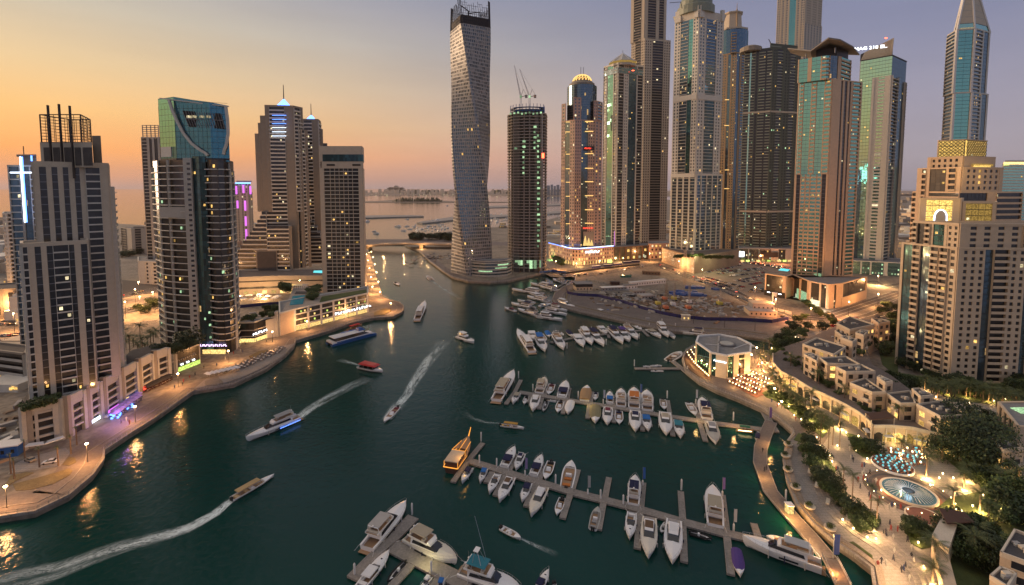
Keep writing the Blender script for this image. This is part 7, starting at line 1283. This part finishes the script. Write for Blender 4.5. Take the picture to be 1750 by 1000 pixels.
near=[(830,290,7,1.1,900),(950,255,6,1.0,800),(1065,280,5.5,1.0,0),(975,385,7,1.2,1500),(1130,560,5.5,1.2,1900),(1280,580,5.5,1.25,1900),(1190,450,5,1.1,1700),(1330,640,5,1.1,0),(1395,640,4,.9,0),(1020,900,6.5,1.35,1500),(1010,1000,5,1.2,1500),(1245,860,6.5,1.35,0),(1260,790,6,1.2,0),(1420,470,6,1.2,900),(1500,440,6,1.2,900),(1380,440,5,1.1,500),(1205,400,5,1,900)]
for i,(x,y,h,s_,l)in enumerate(near):palm(G(*k7(x,y)),h,s_,f'{"uplit" if l else "dark"} date palm near the fountain, {("first", "second", "third", "fourth", "fifth", "sixth", "seventh", "eighth", "ninth", "tenth", "eleventh", "twelfth", "thirteenth", "fourteenth", "fifteenth", "sixteenth", "seventeenth")[i]} from the blue tables',PG,light=l)
mid=[(1040,385,6,1.1,500),(1060,470,6.5,1.2,1500),(1120,560,6.5,1.2,1500),(1060,350,6,1.1,300),(1100,320,6,1.1,0),(1250,620,6,1.1,0),(1400,740,7.5,1.3,1700),(1600,880,7.5,1.3,1700),(1330,560,5,.9,0),(1350,520,5,1.0,0),(1110,440,6,1.1,900),(1030,420,5,1,700),(1080,410,5.5,1,700)]
for i,(x,y,h,s_,l)in enumerate(mid):palm(G(*kR(x,y)),h,s_,f'{"uplit" if l else "dark"} palm between the restaurant and the terrace wall, {rw[i]} of thirteen',PG,light=l)
for i,(x,y)in enumerate(((250,440),(450,590),(590,640),(720,700),(180,430),(320,520))):palm(G(*k6(x,y),6),4.5 if i<2 else 5.5,1.15,f'palm standing on the villa terrace, {rw[i]} from the left','palms on the villa terrace',z=6)
for i in range(14):palm(G(*kR(1110+30*i+rnd.uniform(-14,14),590+24*i+rnd.uniform(-16,16))),rnd.uniform(5,7),1.05,'palm in the lit row between the quay walk and the terrace wall','palms of the lit row',light=900 if i%2 else 0)
for i in range(30):q=k6(860+17*i+rnd.uniform(-8,8),560+rnd.uniform(-22,34)+2.2*i);palm(G(*q),rnd.uniform(4.5,6),1.35,'dark palm in the dense row at the foot of the arch topped block','dense palm row below the arch topped block',light=500 if i%6==0 else 0)
BG='round trees of the gardens'
sp=[(k7,[(305,205,1.0),(298,265,1.0),(375,300,1.1),(325,335,1.0),(365,410,1.1),(395,370,1.1),(430,430,1.1),(425,490,1.0),(460,490,1.1),(480,545,.9),(540,600,1.1),(620,640,1.1),(640,680,1.1),(600,690,.9),(345,260,.9),(620,240,1.1),(665,250,1.2),(590,235,1),(900,710,1.1),(960,750,1)],1.2,'round clipped tree in the planting beds beside the curved steps'),(kR,[(1200,330,1.5),(1260,300,1.5),(1180,270,1.3),(1240,240,1.5),(1290,200,1.4),(1340,230,1.3),(1230,380,1.4),(1160,380,1.2),(1290,350,1.4),(1150,300,1.2),(1330,300,1.2),(1380,180,1.2),(1260,170,1.2),(1300,130,1.2),(1480,180,1.3),(1560,150,1.3),(1530,110,1.2),(1350,110,1)],1.4,'dark leafy tree in the garden behind the restaurant'),(kR,[(1120,630,.9),(1190,680,1.0),(1260,730,1.0),(1330,790,1.1),(1400,840,1.1),(1450,900,1.1),(1380,900,.9),(1500,870,1),(1300,700,.8),(1230,700,.8)],1.0,'low round tree in the lit bed along the quay below the terrace wall'),(k6,[(640,300,1.9),(680,270,1.8),(700,330,1.9),(660,370,1.8),(600,330,1.5),(560,340,1.3),(520,370,1.3),(690,200,1.6),(640,170,1.5),(700,240,1.5),(490,380,1),(750,440,1.2),(800,460,1.2),(660,140,1.3),(700,150,1.2)],1.8,'big dark tree in the garden left of the arch topped block'),(kX,[(430,640,1.6),(500,620,1.7),(400,690,1.4),(560,700,1.5),(620,760,1.5),(540,860,1.4),(640,880,1.5),(870,420,2.2),(800,450,2.0),(930,400,2.2),(900,500,2.1),(780,520,1.6),(640,240,1.4),(700,280,1.4),(560,200,1.1),(120,620,.9),(180,660,.9),(650,640,1.4)],1.5,'dark tree in the lower right gardens'),(kW,[(1000,500,1.7),(1060,460,1.6),(1120,500,1.6),(960,560,1.4),(1080,560,1.6),(1150,560,1.4),(850,590,1.2),(750,570,1)],1.4,'dark tree behind the brown roofed villa'),(kV,[(300,770,1.2),(350,790,1),(240,690,1.1),(420,850,.8),(680,470,1.1),(740,500,1.1),(780,420,1.1),(860,370,1.1),(600,880,1)],5.8,'shrubby tree among the flat roofed villas')]
for k,pts,h,lab in sp:
 for i,(x,y,s_)in enumerate(pts):tree(G(*k(x,y),5 if h>5 else 0),s_,1.2 if h>5 else h,lab,BG+' '+lab[:30],z=5.8 if h>5 else .1,dark=i%2==0)
BIGT=tree_mesh(31,n=9000,leaf=.11,m='leaf_dark');TREED_=TREED;TREED=[BIGT];tree(G(*kW(1000,800)),4.4,3.5,'very large dark rounded tree beside the right hand villas',None,dark=True);tree(G(*kW(900,830)),3.0,2.6,'dark tree hugging the left side of the very large one',None,dark=True);tree(G(*kW(1160,860)),3.0,2.8,'dark tree hugging the right side of the very large one',None,dark=True);TREED=TREED_
for i in range(70):
 k,x,y=rnd.choice(((k7,rnd.uniform(300,520),0),(kR,rnd.uniform(1080,1500),1),(k7,rnd.uniform(860,1010),2)));yy=200+(x-300)*1.6 if y==0 else 640+(x-1080)*.62 if y==1 else 690+(x-860)*.6;bush(G(*k(x+rnd.uniform(-20,20),yy+rnd.uniform(-20,20))),rnd.uniform(.5,.9),'small clipped bush in the lit planting beds by the quay','bushes of the planting beds',z=.35)
for i in range(60):
 f=rnd.random();bush(G(*k6(130+470*f+rnd.uniform(-5,30),395+300*f-rnd.uniform(5,60)),6.2),rnd.uniform(.7,1.5),'dark bush on the terrace in front of the villas','bushes of the villa terrace',z=6.1)
for i in range(16):tree(G(*k6(rnd.uniform(700,1340),520+rnd.uniform(0,60))),rnd.uniform(1.1,1.7),1.6,'dark garden tree behind the villa row','garden trees behind the villa row',dark=i%2==0)
gl_pts=[k7(x,y)for x,y in((370,215),(425,270),(440,305),(345,320),(415,330),(500,480),(530,520),(560,560),(590,580),(620,600),(500,640),(560,690),(640,740),(680,700),(690,750),(860,650),(900,690),(960,715),(985,745),(930,770),(960,910),(1010,840),(830,480),(720,470),(640,290),(575,240),(520,140),(590,160),(470,215),(1070,375),(1130,400),(1330,470),(1300,500),(1460,480),(1400,520),(1240,560),(1180,590),(1340,590),(1000,440),(1400,280),(1500,500),(1050,400))]+[kR(x,y)for x,y in((1060,460),(1080,540),(1110,600),(1150,640),(1170,720),(1220,690),(1280,800),(1330,830),(1380,880),(1440,960),(1240,740),(1310,760),(1200,660),(1290,240),(1340,220),(1260,200),(1310,245),(1340,180),(1120,320),(1080,380))]+[k6(x,y)for x,y in((610,345),(590,360),(640,320),(560,400),(910,590),(1080,620),(1200,610),(1150,680),(1260,600),(1100,700))]
gm=MB().lathe([(.04,0),(.2,.35),(.22,.6),(.04,.75)],6).mesh('garden_lamp','lamp_small')
for i,q in enumerate(gl_pts):
 g=G(*q);o=link('garden_lamp',gm,None,(*g,.3));tag(o,'small warm garden lamp among the planting','garden lamp','garden lamps of the terrace and plaza')
 if i%2==0 or i<24:lamp((g[0]-.5,g[1]-.7,1.3),190,(1,.60,.24),.2)
for q,pw in(((480,330),1100),((600,420),1000),((740,470),900),((700,640),1400),((760,800),1800),((820,920),1900),((400,300),500),((700,320),500),((1150,480),1300),((1400,560),1300)):lamp((*G(*k7(*q),5),5),pw,(1,.60,.30),.6)
for q in((1120,620),(1230,700),(1400,830),(1480,900)):lamp((*G(*kR(*q),4),4),1100,(1,.6,.25),.5)
for q,p_ in(((150,470),350),((250,530),450),((420,640),500),((520,700),500),((620,780),900),((700,800),500)):lamp((*G(*k6(*q),2),2),p_,(1,.62,.2),.4)
def person_mesh(seed):
 r_=random.Random(seed);me=bpy.data.meshes.new('person');s_=r_.uniform(.08,.22);pts=[((0,0,.95),.15),((0,0,1.2),.14),((0,0,1.42),.17),((0,0,1.53),.06),((0,.01,1.6),.085),((0,0,1.72),.09),((.1,s_*.5,.5),.075),((.1,s_,.08),.05),((.1,s_+.14,.04),.04),((-.1,-s_*.5,.5),.075),((-.1,-s_,.08),.05),((-.1,-s_+.14,.04),.04),((.22,-.04,1.4),.05),((.26,-s_*.7,1.12),.042),((.25,-s_*.5,.86),.035),((-.22,.04,1.4),.05),((-.26,s_*.7,1.12),.042),((-.25,s_*.9,.86),.035)]
 ed=[(0,1),(1,2),(2,3),(3,4),(4,5),(0,6),(6,7),(7,8),(0,9),(9,10),(10,11),(2,12),(12,13),(13,14),(2,15),(15,16),(16,17)];me.from_pydata([p[0]for p in pts],ed,[]);o=bpy.data.objects.new('person',me);COL.objects.link(o);sk=o.modifiers.new('skin','SKIN')
 for i,p in enumerate(pts):me.skin_vertices[0].data[i].radius=(p[1],p[1]*.85)
 me.skin_vertices[0].data[0].use_root=True;bpy.context.view_layer.update();out=bpy.data.meshes.new_from_object(o.evaluated_get(bpy.context.evaluated_depsgraph_get()));bpy.data.objects.remove(o);out.materials.clear();out.materials.append(MATS['cloth']);return out
PM=[person_mesh(s_)for s_ in(1,2,3)]
pp=[(k7,462,350),(k7,472,352),(k7,540,235),(k7,745,715),(k7,732,722),(k7,788,745),(k7,858,905),(k7,835,930),(k7,745,890),(k7,720,880),(k7,610,330),(k7,655,370),(k7,780,560),(k7,800,575),(k7,830,570),(k7,690,480),(k7,880,980),(k7,700,900),(k7,620,360),(k7,640,420),(kR,1120,700),(kR,1160,740),(kR,1290,830),(k2,480,600),(k2,492,612),(k2,460,610),(k5,120,850),(k5,500,640),(k5,650,575),(k5,1050,440),(kR,1000,400),(kR,1020,430),(kB,1180,60),(k7,45,230),(k7,55,340),(k7,560,300)]
pp+=[(k7,560+330*(i/26)+rnd.uniform(-70,70),300+640*(i/26)+rnd.uniform(-40,40))for i in range(26)]+[(k5,60+52*i+rnd.uniform(-20,20),868-30*i+rnd.uniform(-9,9))for i in range(18)]+[(kR,rnd.uniform(990,1090),rnd.uniform(380,520))for i in range(8)]
for i,(k,x,y)in enumerate(pp):
 cn,c=rnd.choice((('black',(.03,.03,.04)),('dark grey',(.05,.05,.07)),('red',(.3,.05,.04)),('pale',(.5,.48,.44)),('navy',(.04,.06,.15))));o=link('person',rnd.choice(PM),None,(*G(*k(x,y)),.1 if not k is k7 or x>100 else-.9),rz=rnd.random()*6,sc=(1.15,1.15,1.1),color=c)
 tag(o,f'small figure in {cn} clothes walking on the '+(w_:={k7:'plaza and floating walk',kR:'quay by the restaurant',k5:'left promenade',k2:'quay under the framed podium',kB:'floating walkway'}[k]),'person',f'people in {cn} on the {w_}')
def line_thing(name,px,h,w,m,label,cat,z=0):
 P=Path([G(*q)for q in px]);e=empty(name,(*G(*px[0]),z),label,cat);P.strip(MB(),0,1,z,z+h,0,w).build('panel',m,e);n=int(P.L/6);mb=MB()
 for i in range(n):P.strip(mb,i/n,i/n+.02/n*3,z,z+h+.1,-.1,w+.06)
 tag(mb.build('posts','dark_metal',e),kind='stuff');return e
line_thing('site_hoarding',[kS(*q)for q in((415,262),(420,288),(480,300),(600,305),(760,345),(860,378),(980,410),(1080,430),(1250,448),(1450,450),(1640,462),(1740,445))],2.6,.2,'blue_fence','long dark blue hoarding curving between the building site and the basin walk','hoarding');line_thing('boundary_wall',[kS(*q)for q in((1180,190),(1300,250),(1450,310),(1600,370),(1760,410))],2.2,.3,'concrete','pale wall between the building site and the car park road','wall');line_thing('site_hoarding',[kS(*q)for q in((380,175),(520,155),(640,140),(780,125),(850,118))],2.2,.2,'dark_metal','dark hoarding along the orange lit road north of the sandy site','hoarding')
line_thing('boundary_wall',[kS(*q)for q in((530,205),(620,225),(820,235),(900,215),(1080,205))],1.4,.3,'tan_stone','low wall crossing the sandy site','wall');line_thing('site_hoarding',[kS(*q)for q in((250,165),(330,155),(410,165))],2.2,.2,'blue_paint','blue hoarding at the foot of the unfinished tower','hoarding')
def small_block(px,w,d,h,m,rm,label,rz=0,win=None,name='site_cabin',cat='cabin'):
 e=empty(name,(*G(*px),0),label,cat,rz=rz);MB().box(-w/2,w/2,0,d,0,h).build('wall',m,e,org=(0,0,0));MB().box(-w/2-.4,w/2+.4,-.4,d+.4,h,h+.4).build('roof',rm,e,org=(0,0,0))
 for i in range(max(2,int(w/3))):x=-w/2+(i+.5)*w/max(2,int(w/3));MB().box(x-.5,x+.5,-.06,0,h*.35,h*.7).build('window',win or 'g_dark',e,org=(0,0,0))
 return e
o=small_block(kS(520,272),16,13,4.2,'cream_stone','dark_metal','square pump house with dark upper band by the basin bend',.1,name='pump_house',cat='building');MB().box(-8.2,8.2,-.3,13.2,4.6,7).build('upper_band','dark_metal',o,org=(0,0,0));MB().box(-8.6,8.6,-.7,13.6,7,7.3).build('top_roof','grey_roof',o,org=(0,0,0))
small_block(kS(905,235),44,4,4,'white_paint','white_paint','long white site office cabin across the building site',.38);small_block(kS(700,268),26,5,3,'concrete','white_paint','white roofed shed at the left of the building site',.2);small_block(kS(800,262),14,5,4,'white_paint','grey_roof','short white cabin next to the shed',.3);small_block(kS(705,235),9,5,3,'brown_wood','dark_roof','dark container on the sandy site');small_block(kS(770,190),12,4,2,'green_glass_mat','green_glass_mat','green container on the sandy site');small_block(kS(920,175),20,5,3.5,'earth','earth','long brown shed beside the road at the north of the site',-.3)
small_block(kS(1130,450),6,3,4,'cream_light','cream_light','cream gate box in the blue hoarding',-.1,win='shop_glow');small_block(kS(1590,425),20,15,4,'cream_stone','concrete','low stacked slab building at the corner of the site',-.2);small_block(kS(1590,408),16,11,8,'concrete','cream_stone','upper tier of pale slabs at the corner of the site',-.2,name='slab_stack',cat='building');small_block(kS(850,290),12,9,3,'concrete','paving_pale','open concrete frame at the left of the dig',.2);small_block(kS(900,320),12,9,3,'concrete','concrete','second concrete frame at the left of the dig',.2)
small_block(kS(1660,345),3,2,9,'white_paint','white_paint','tall white sign board beside the junction',name='sign_board',cat='sign')
for i,(x,y,w,d)in enumerate(((1235,270,34,14),(1130,290,22,12),(1190,305,16,8),(1080,300,16,9))):
 e=empty('tarpaulin_stack',(*G(*kS(x,y)),0),f'stack of building material under blue sheeting, {rw[i]} of four','stack','blue sheeted stacks',rz=-.3);r_=random.Random(i);m=MB()
 for k in range(9):x0,y0=r_.uniform(-w/2,w/2-5),r_.uniform(0,d-3);m.box(x0,x0+r_.uniform(4,9),y0,y0+r_.uniform(3,5),0,r_.uniform(.8,2.4))
 m.build('sheeting',mat('blue_sheet%d'%i,(.03,.09,.30),.6,var=.5),e,org=(0,0,0))
for i,(x,y,h)in enumerate(((965,360,20),(1012,385,22),(1055,365,20),(1060,330,16),(1145,385,20),(1150,350,17),(1335,360,14),(1005,330,15))):
 e=empty('piling_rig',(*G(*kS(x,y)),0),f'upright piling rig with slim mast on the building site, {rw[i]} of eight','piling rig','piling rigs on the building site');m=MB()
 for dx in(-.5,.5):m.bar((dx,0,2),(dx,0,h),.1).bar((dx,.9,2),(dx,.9,h),.08)
 for k in range(int(h/1.6)):m.bar((-.5,0,2+k*1.6),(.5,0,3.6+k*1.6),.1)
 m.build('mast','sand_pale' if i%2 else 'concrete',e,org=(0,0,0));MB().box(-1.8,1.8,-.5,4.5,1.0,3.2).build('cab','paint',e,org=(0,0,0)).color=((.6,.5,.1,1),(.6,.2,.1,1),(.7,.7,.7,1))[i%3];MB().box(-2.1,-1.3,-1.5,4.5,0,1).build('track','rubber',e,org=(0,0,0));MB().box(1.3,2.1,-1.5,4.5,0,1).build('track','rubber',e,org=(0,0,0))
def rubble(name,c,n,rx,ry,seed,mats,hmax=1.6):
 r_=random.Random(seed);ms=[MB()for _ in mats];g=G(*c)
 for i in range(n):
  x,y=g[0]+r_.gauss(0,rx),g[1]+r_.gauss(0,ry);w,d,h,a=r_.uniform(.5,4),r_.uniform(.4,1.4),r_.uniform(.2,hmax),r_.random()*3;m=ms[i%len(mats)];ca,sa=cos(a),sin(a);m.prism([(x+u*ca-v*sa,y+u*sa+v*ca)for u,v in((-w,-d),(w,-d),(w,d),(-w,d))],0,h,r_.uniform(0,.4))
 for m,k in zip(ms,mats):tag(m.build(name,k),kind='stuff')
rubble('rubble',kS(1000,330),190,26,22,1,('concrete','concrete_raw','earth','tan_stone','earth'));rubble('rubble',kS(1250,370),130,20,14,2,('concrete','concrete_raw','earth'));rubble('rubble',kS(800,310),60,14,12,3,('concrete','dark_metal'));rubble('rubble',(460,538),40,8,4,4,('concrete','sand_pale'));rubble('rubble',(745,440),70,22,24,5,('concrete','sand_pale','dark_metal'))
e=empty('tower_crane',(*G(*kP(360,620)),0),'pale lattice tower crane standing on the building site','crane');m=MB()
for dx in(-1,1):
 for dy in(0,2):m.bar((dx,dy,0),(dx,dy,36),.2)
for k in range(12):m.bar((-1,0,3*k),(1,0,3*k+3),.14).bar((1,0,3*k),(-1,0,3*k+3),.1)
m.build('mast','cream_stone',e,org=(0,0,0));m=MB().bar((0,1,34),(-13,1,48),.35,.2).bar((0,1,34),(3,1,50),.3,.2).bar((3,1,50),(-13,1,48),.1).bar((3,1,50),(8,1,34),.15);m.build('jib','cream_stone',e,org=(0,0,0));MB().box(6,9,0,2,32,34.5).build('counterweight','concrete',e,org=(0,0,0))
T=Tower('parking_block',G(20,640),'dark open sided parking block with a blue base behind the nearest left tower','building',fh=3.4,lit=.03,wall='tan_dark',gl='g_dark',slab='grey_panel');T.vol([([G(-60,640),G(45,655)],'R1'),([G(45,655),G(52,640)],'R1')],0,15,roof='dark_roof');T.add(MB().box(G(0,655)[0]-30,G(45,655)[0],G(40,655)[1]-3,G(40,655)[1]-2.7,0,2.5),'base_panel','blue_paint');T.done()
T=Tower('square_block',G(30,540),'low block with square framed panels and a turquoise sign beyond the orange road at left','building',fh=12,lit=0,wall='tan_dark',gl='g_dark');T.vol([([G(-40,548),G(58,540)],'P1 W4:1 P1 W4:1 P1 W4:1 P1 W4:1 P1')],0,22,roof='dark_roof');a_=G(30,541);T.add(MB().box(a_[0]-2,a_[0]+9,a_[1]-6,a_[1]-5.5,5,7),'sign_panel','cyan_glow');T.done()
rubble('rubble',k2(10,600),70,12,14,6,('concrete','white_paint','earth'));rubble('rubble',k2(20,690),50,8,10,7,('concrete','teak','grey_panel'))
small_block(k2(10,740),9,5,4,'blue_paint','white_paint','blue walled site cabin with pale junk on its roof at the left edge',.3);rubble('rubble',k2(15,722),14,2,2,8,('white_paint','concrete'),4.6)
cb=MB();
def car_meshes():
 b=MB();pr=[(-2.2,.35),(-2.25,.8),(-1.5,.95),(1.4,.92),(2.2,.72),(2.25,.35)]
 for(y0,z0),(y1,z1)in zip(pr,pr[1:]):b.poly([(-.88,y0,z0),(.88,y0,z0),(.88,y1,z1),(-.88,y1,z1)])
 for s_ in(-1,1):b.poly([(.88*s_,y,z)for y,z in(pr if s_<0 else pr[::-1])])
 b.hexa([(-.7,-1.2,1.38),(.7,-1.2,1.38),(.7,.3,1.38),(-.7,.3,1.38),(-.68,-1.15,1.45),(.68,-1.15,1.45),(.68,.25,1.45),(-.68,.25,1.45)]);g=MB().hexa([(-.82,-1.7,.93),(.82,-1.7,.93),(.82,1.05,.9),(-.82,1.05,.9),(-.7,-1.2,1.4),(.7,-1.2,1.4),(.7,.3,1.4),(-.7,.3,1.4)]);w=MB()
 for x in(-.86,.86):
  for y in(-1.35,1.4):
   k=len(w.v);n=10
   for q in(-.1,.1):w.v+=[(x+q,y+.33*cos(2*pi*i/n),.33+.33*sin(2*pi*i/n))for i in range(n)]
   w.f+=[(k+i,k+(i+1)%n,k+n+(i+1)%n,k+n+i)for i in range(n)]+[tuple(range(k+n-1,k-1,-1)),tuple(range(k+n,k+2*n))]
 return b.mesh('body','paint'),g.mesh('windows','boat_glass'),w.mesh('wheels','rubber')
CB,CG,CW=car_meshes()
cc=(('white',(.75,.75,.75)),('white',(.7,.7,.7)),('silver',(.4,.4,.42)),('black',(.02,.02,.02)),('dark grey',(.06,.06,.065)),('white',(.72,.7,.66)),('red',(.35,.02,.02)),('beige',(.4,.33,.24)),('dark blue',(.02,.04,.12)))
def car(q,rz,where_,group,z=.06,lights_=0):
 n,c=rnd.choice(cc);e=empty('parked_car',(*q,z),f'{n} car {where_}','car',group,rz=rz);link('body',CB,e,color=c);link('windows',CG,e);link('wheels',CW,e)
 if lights_:
  o=link('headlight' if lights_>0 else 'tail_light',HL if lights_>0 else TL,e)
 e['label']=f'{n} car {where_}';return e
HL=MB().box(-.8,-.45,2.2,2.32,.5,.75).box(.45,.8,2.2,2.32,.5,.75).mesh('headlight','lamp_small');TL=MB().box(-.8,-.45,-2.34,-2.2,.55,.8).box(.45,.8,-2.34,-2.2,.55,.8).mesh('tail_light','red_glow')
prow=[((575,480),(1060,385)),((770,490),(1330,430)),((790,465),(1340,415)),((920,515),(1350,470)),((980,575),(1350,505)),((1050,590),(1340,545)),((1160,620),(1340,590)),((490,565),(1010,700)),((520,540),(1090,690)),((600,530),(1100,660)),((1160,710),(1380,700)),((1180,690),(1350,670))]
for j,(a,b)in enumerate(prow):
 p,q=Vector(G(*kP(*a))),Vector(G(*kP(*b)));d=(q-p).normalized();n=int((q-p).length/3.1)
 for i in range(n):
  if rnd.random()<.16:continue
  c=p+d*3.1*i;car((c.x+rnd.uniform(-.2,.2),c.y+rnd.uniform(-.3,.3)),atan2(-d.x,d.y)+pi/2+rnd.uniform(-.06,.06),f'parked in the {rw[j]} row of the sandy car park',f'cars of the {rw[j]} row of the sandy car park')
def on_road(px,w,n,where_,grp,off=(-3,3)):
 P=Path([G(*q)for q in px])
 for i in range(n):
  u=(i+rnd.random()*.8)/n*.97;a,b,nn=P.cuts(u,u+.001)[0];s_=off[i%2];c=a+nn*s_;d=(b-a).normalized()*(1 if s_>0 else-1);car((c.x,c.y),atan2(-d.x,d.y),where_,grp,lights_=1 if s_>0 else-1)
on_road([(950,472),(1010,470),(1060,462),(1120,452)],12,9,'driving on the orange road before the pink podium','cars before the pink podium');on_road([(1120,452),(1180,474),(1235,490),(1290,520),(1350,545),(1420,560),(1500,540),(1560,512)],12,22,'driving on the road round the beige podium','cars round the beige podium');on_road([(1262,448),(1320,455),(1356,463)],12,26,'queueing before the lit mall','cars before the lit mall',(-5,2));on_road([(-20,560),(60,548),(150,540),(215,532),(270,520)],12,10,'driving on the orange road behind the left towers','cars behind the left towers');on_road([(60,517),(205,507),(270,494)],12,7,'driving on the far road of the left interchange','cars of the left interchange')
for i in range(16):car(G(5+(i%8)*6.5,575+(i//8)*9+(i%8)*-.6),.3+rnd.random()*.2,'parked on the lot behind the nearest left tower','cars behind the nearest left tower')
car(G(*k2(115,752)),1.2,'standing on the round forecourt at bottom left',None,z=.15);car(G(*k2(190,760)),1.9,'stopped right of the first on the round forecourt',None,z=.15);car(G(*kV(490,290),10.5),1,'parked on a villa roof terrace',None,z=9.9)
for i,(x,y)in enumerate(((725,632),(910,608),(1060,588),(1215,560),(1350,545))):
 e=empty('bus',(*G(*kM(x,y)),.06),f'white roofed bus waiting beside the sandy site, {rw[i]} from the left','bus','buses along the sandy site',rz=-1.25);MB().box(-1.25,1.25,-6,6,.5,3.0).build('body','blue_fence',e,org=(0,0,0));MB().box(-1.3,1.3,-6.05,6.05,3.0,3.25).build('roof','white_paint',e,org=(0,0,0));MB().box(-1.28,1.28,-5.6,5.6,1.6,2.6).build('windows','boat_glass',e,org=(0,0,0));MB().box(-1.1,1.1,-6.06,-5.9,1.2,2.4).build('rear_window','boat_glass',e,org=(0,0,0))
for i,(x,y)in enumerate(((205,585),(215,592),(228,588),(240,582),(252,586),(262,580),(222,602),(236,600),(248,598),(258,594),(212,572),(266,572),(244,606))):palm(G(x,y,8),5+6*(i%3==0),1.5,'dark palm in the cluster between the two nearest left towers','palm cluster between the left towers',z=6)
for i,(x,y)in enumerate(((236,532),(250,534),(262,526),(268,522),(256,520),(70,585),(60,560),(272,618),(286,616),(300,614),(312,610),(324,606),(215,418),(226,422),(238,425),(248,428),(210,440),(222,438),(240,434),(320,602))):tree(G(x,y,8 if i>6 and i<12 or i==19 else 0),1.4 if i<12 else 2.4,1.4,'dark tree '+('in the road island of the left interchange' if i<7 else 'on the roof of the green lit shop building' if i<12 or i==19 else 'lining the coast road at the far left'),'trees '+('of the interchange' if i<7 else 'on the shop roof' if i<12 or i==19 else 'lining the coast road'),z=11.3 if(i>6 and i<12 or i==19)else 0,dark=True)
for i,(x,y,z)in enumerate(((418,547,13),(425,545,13),(432,545,13),(450,540,13),(458,537,13),(466,540,13))):tree(G(x,y,z+1),1.0,.6,f'small tree on the cafe building roof, {rw[i]} from the left','trees on the cafe building roof',z=z+.2)
for i in range(22):f=i/21;q=((484+(i%2)*6,492+30*f*.7)if i<8 else(536+rnd.uniform(-6,6),486+rnd.uniform(0,30))if i<16 else(455+(i-16)*7,500));tree(G(*q,15),1.3,.5,'bushy tree around the roof pool under the grid fronted tower','trees round the roof pool',z=15.3 if i<16 else 0)
for i in range(24):tree(G(*(rnd.uniform(700,778)if i%3 else rnd.uniform(735,776),rnd.uniform(408,413)if i%3 else 409)),rnd.uniform(2.0,3.2),3,'dark tree on the far shore behind the bridge','trees behind the bridge',dark=True)
for i in range(14):tree(G(*kM(30+25*(i%7),440+22*(i%7)+25*(i//7))),1.6,2,'warm lit tree in front of the arcaded pink podium','trees before the pink podium')
for i in range(18):tree(G(1155+i*5.5+rnd.uniform(-2,2),446-(4+.3*i if i<9 else 3),18.5),1.1,.4,'planting on the roof edge of the blank walled podium','trees on the blank walled podium',z=19.2)
for i in range(8):tree(G(1376+i*4,520+i*3),1.0,1,'green lit tree at the entrance of the beige podium','trees at the beige podium')
lamp((*G(1376,514),5),9000,(.7,1,.5),.6);lamp((*G(1400,530),4),4000,(1,.9,.7),.6);lamp((*G(1500,488),6),22000,(1,.7,.3),.6);lamp((*G(945,445),4),7000,(.4,1,.3),.5)
lamp((*G(1190,440,20),23),8000,(1,.9,.45),.8);lamp((*G(1230,438,20),23),8000,(1,.9,.45),.8)
for i,q in enumerate(((95,745),(150,775),(222,770),(270,725),(55,820),(292,690),(42,800))):e=empty('slim_palm',(*G(*k2(*q)),.1),f'bare slim trunk palm on the round forecourt, {rw[i]} of seven','palm','slim palms of the forecourt');link('trunk',TRK,e,sc=(1.1,1.1,7));link('crown',PALM[0],e,(0,0,7),sc=(.35,.35,.35))
for i in range(26):q=k2(560+(i%13)*7,478-(i%13)*3.2+(i//13)*8);cafe(*q,'dark parasol table at the right end of the framed podium','dark parasol tables by the framed podium','brown_wood',umb=(.05,.045,.04),z=.15)
for i in range(12):q=k2(95+(i%6)*22,545-(i%6)*6+(i//6)*12);bush(G(*q,16),1.8,'dark bush on the roof terrace of the framed podium','bushes on the podium roof',z=16)
hm=newmat('haze_air');t_=NT(hm);pv=t_.n('ShaderNodeVolumePrincipled',{'Color':(.86,.74,.72,1),'Density':.000026,'Anisotropy':.2});o_=t_.n('ShaderNodeOutputMaterial');t_.t.links.new(pv.outputs[0],o_.inputs['Volume'])
if HAZE:hz_=MB().box(-9000,9000,-300,14000,-4,520).build('haze',hm);tag(hz_,kind='stuff')
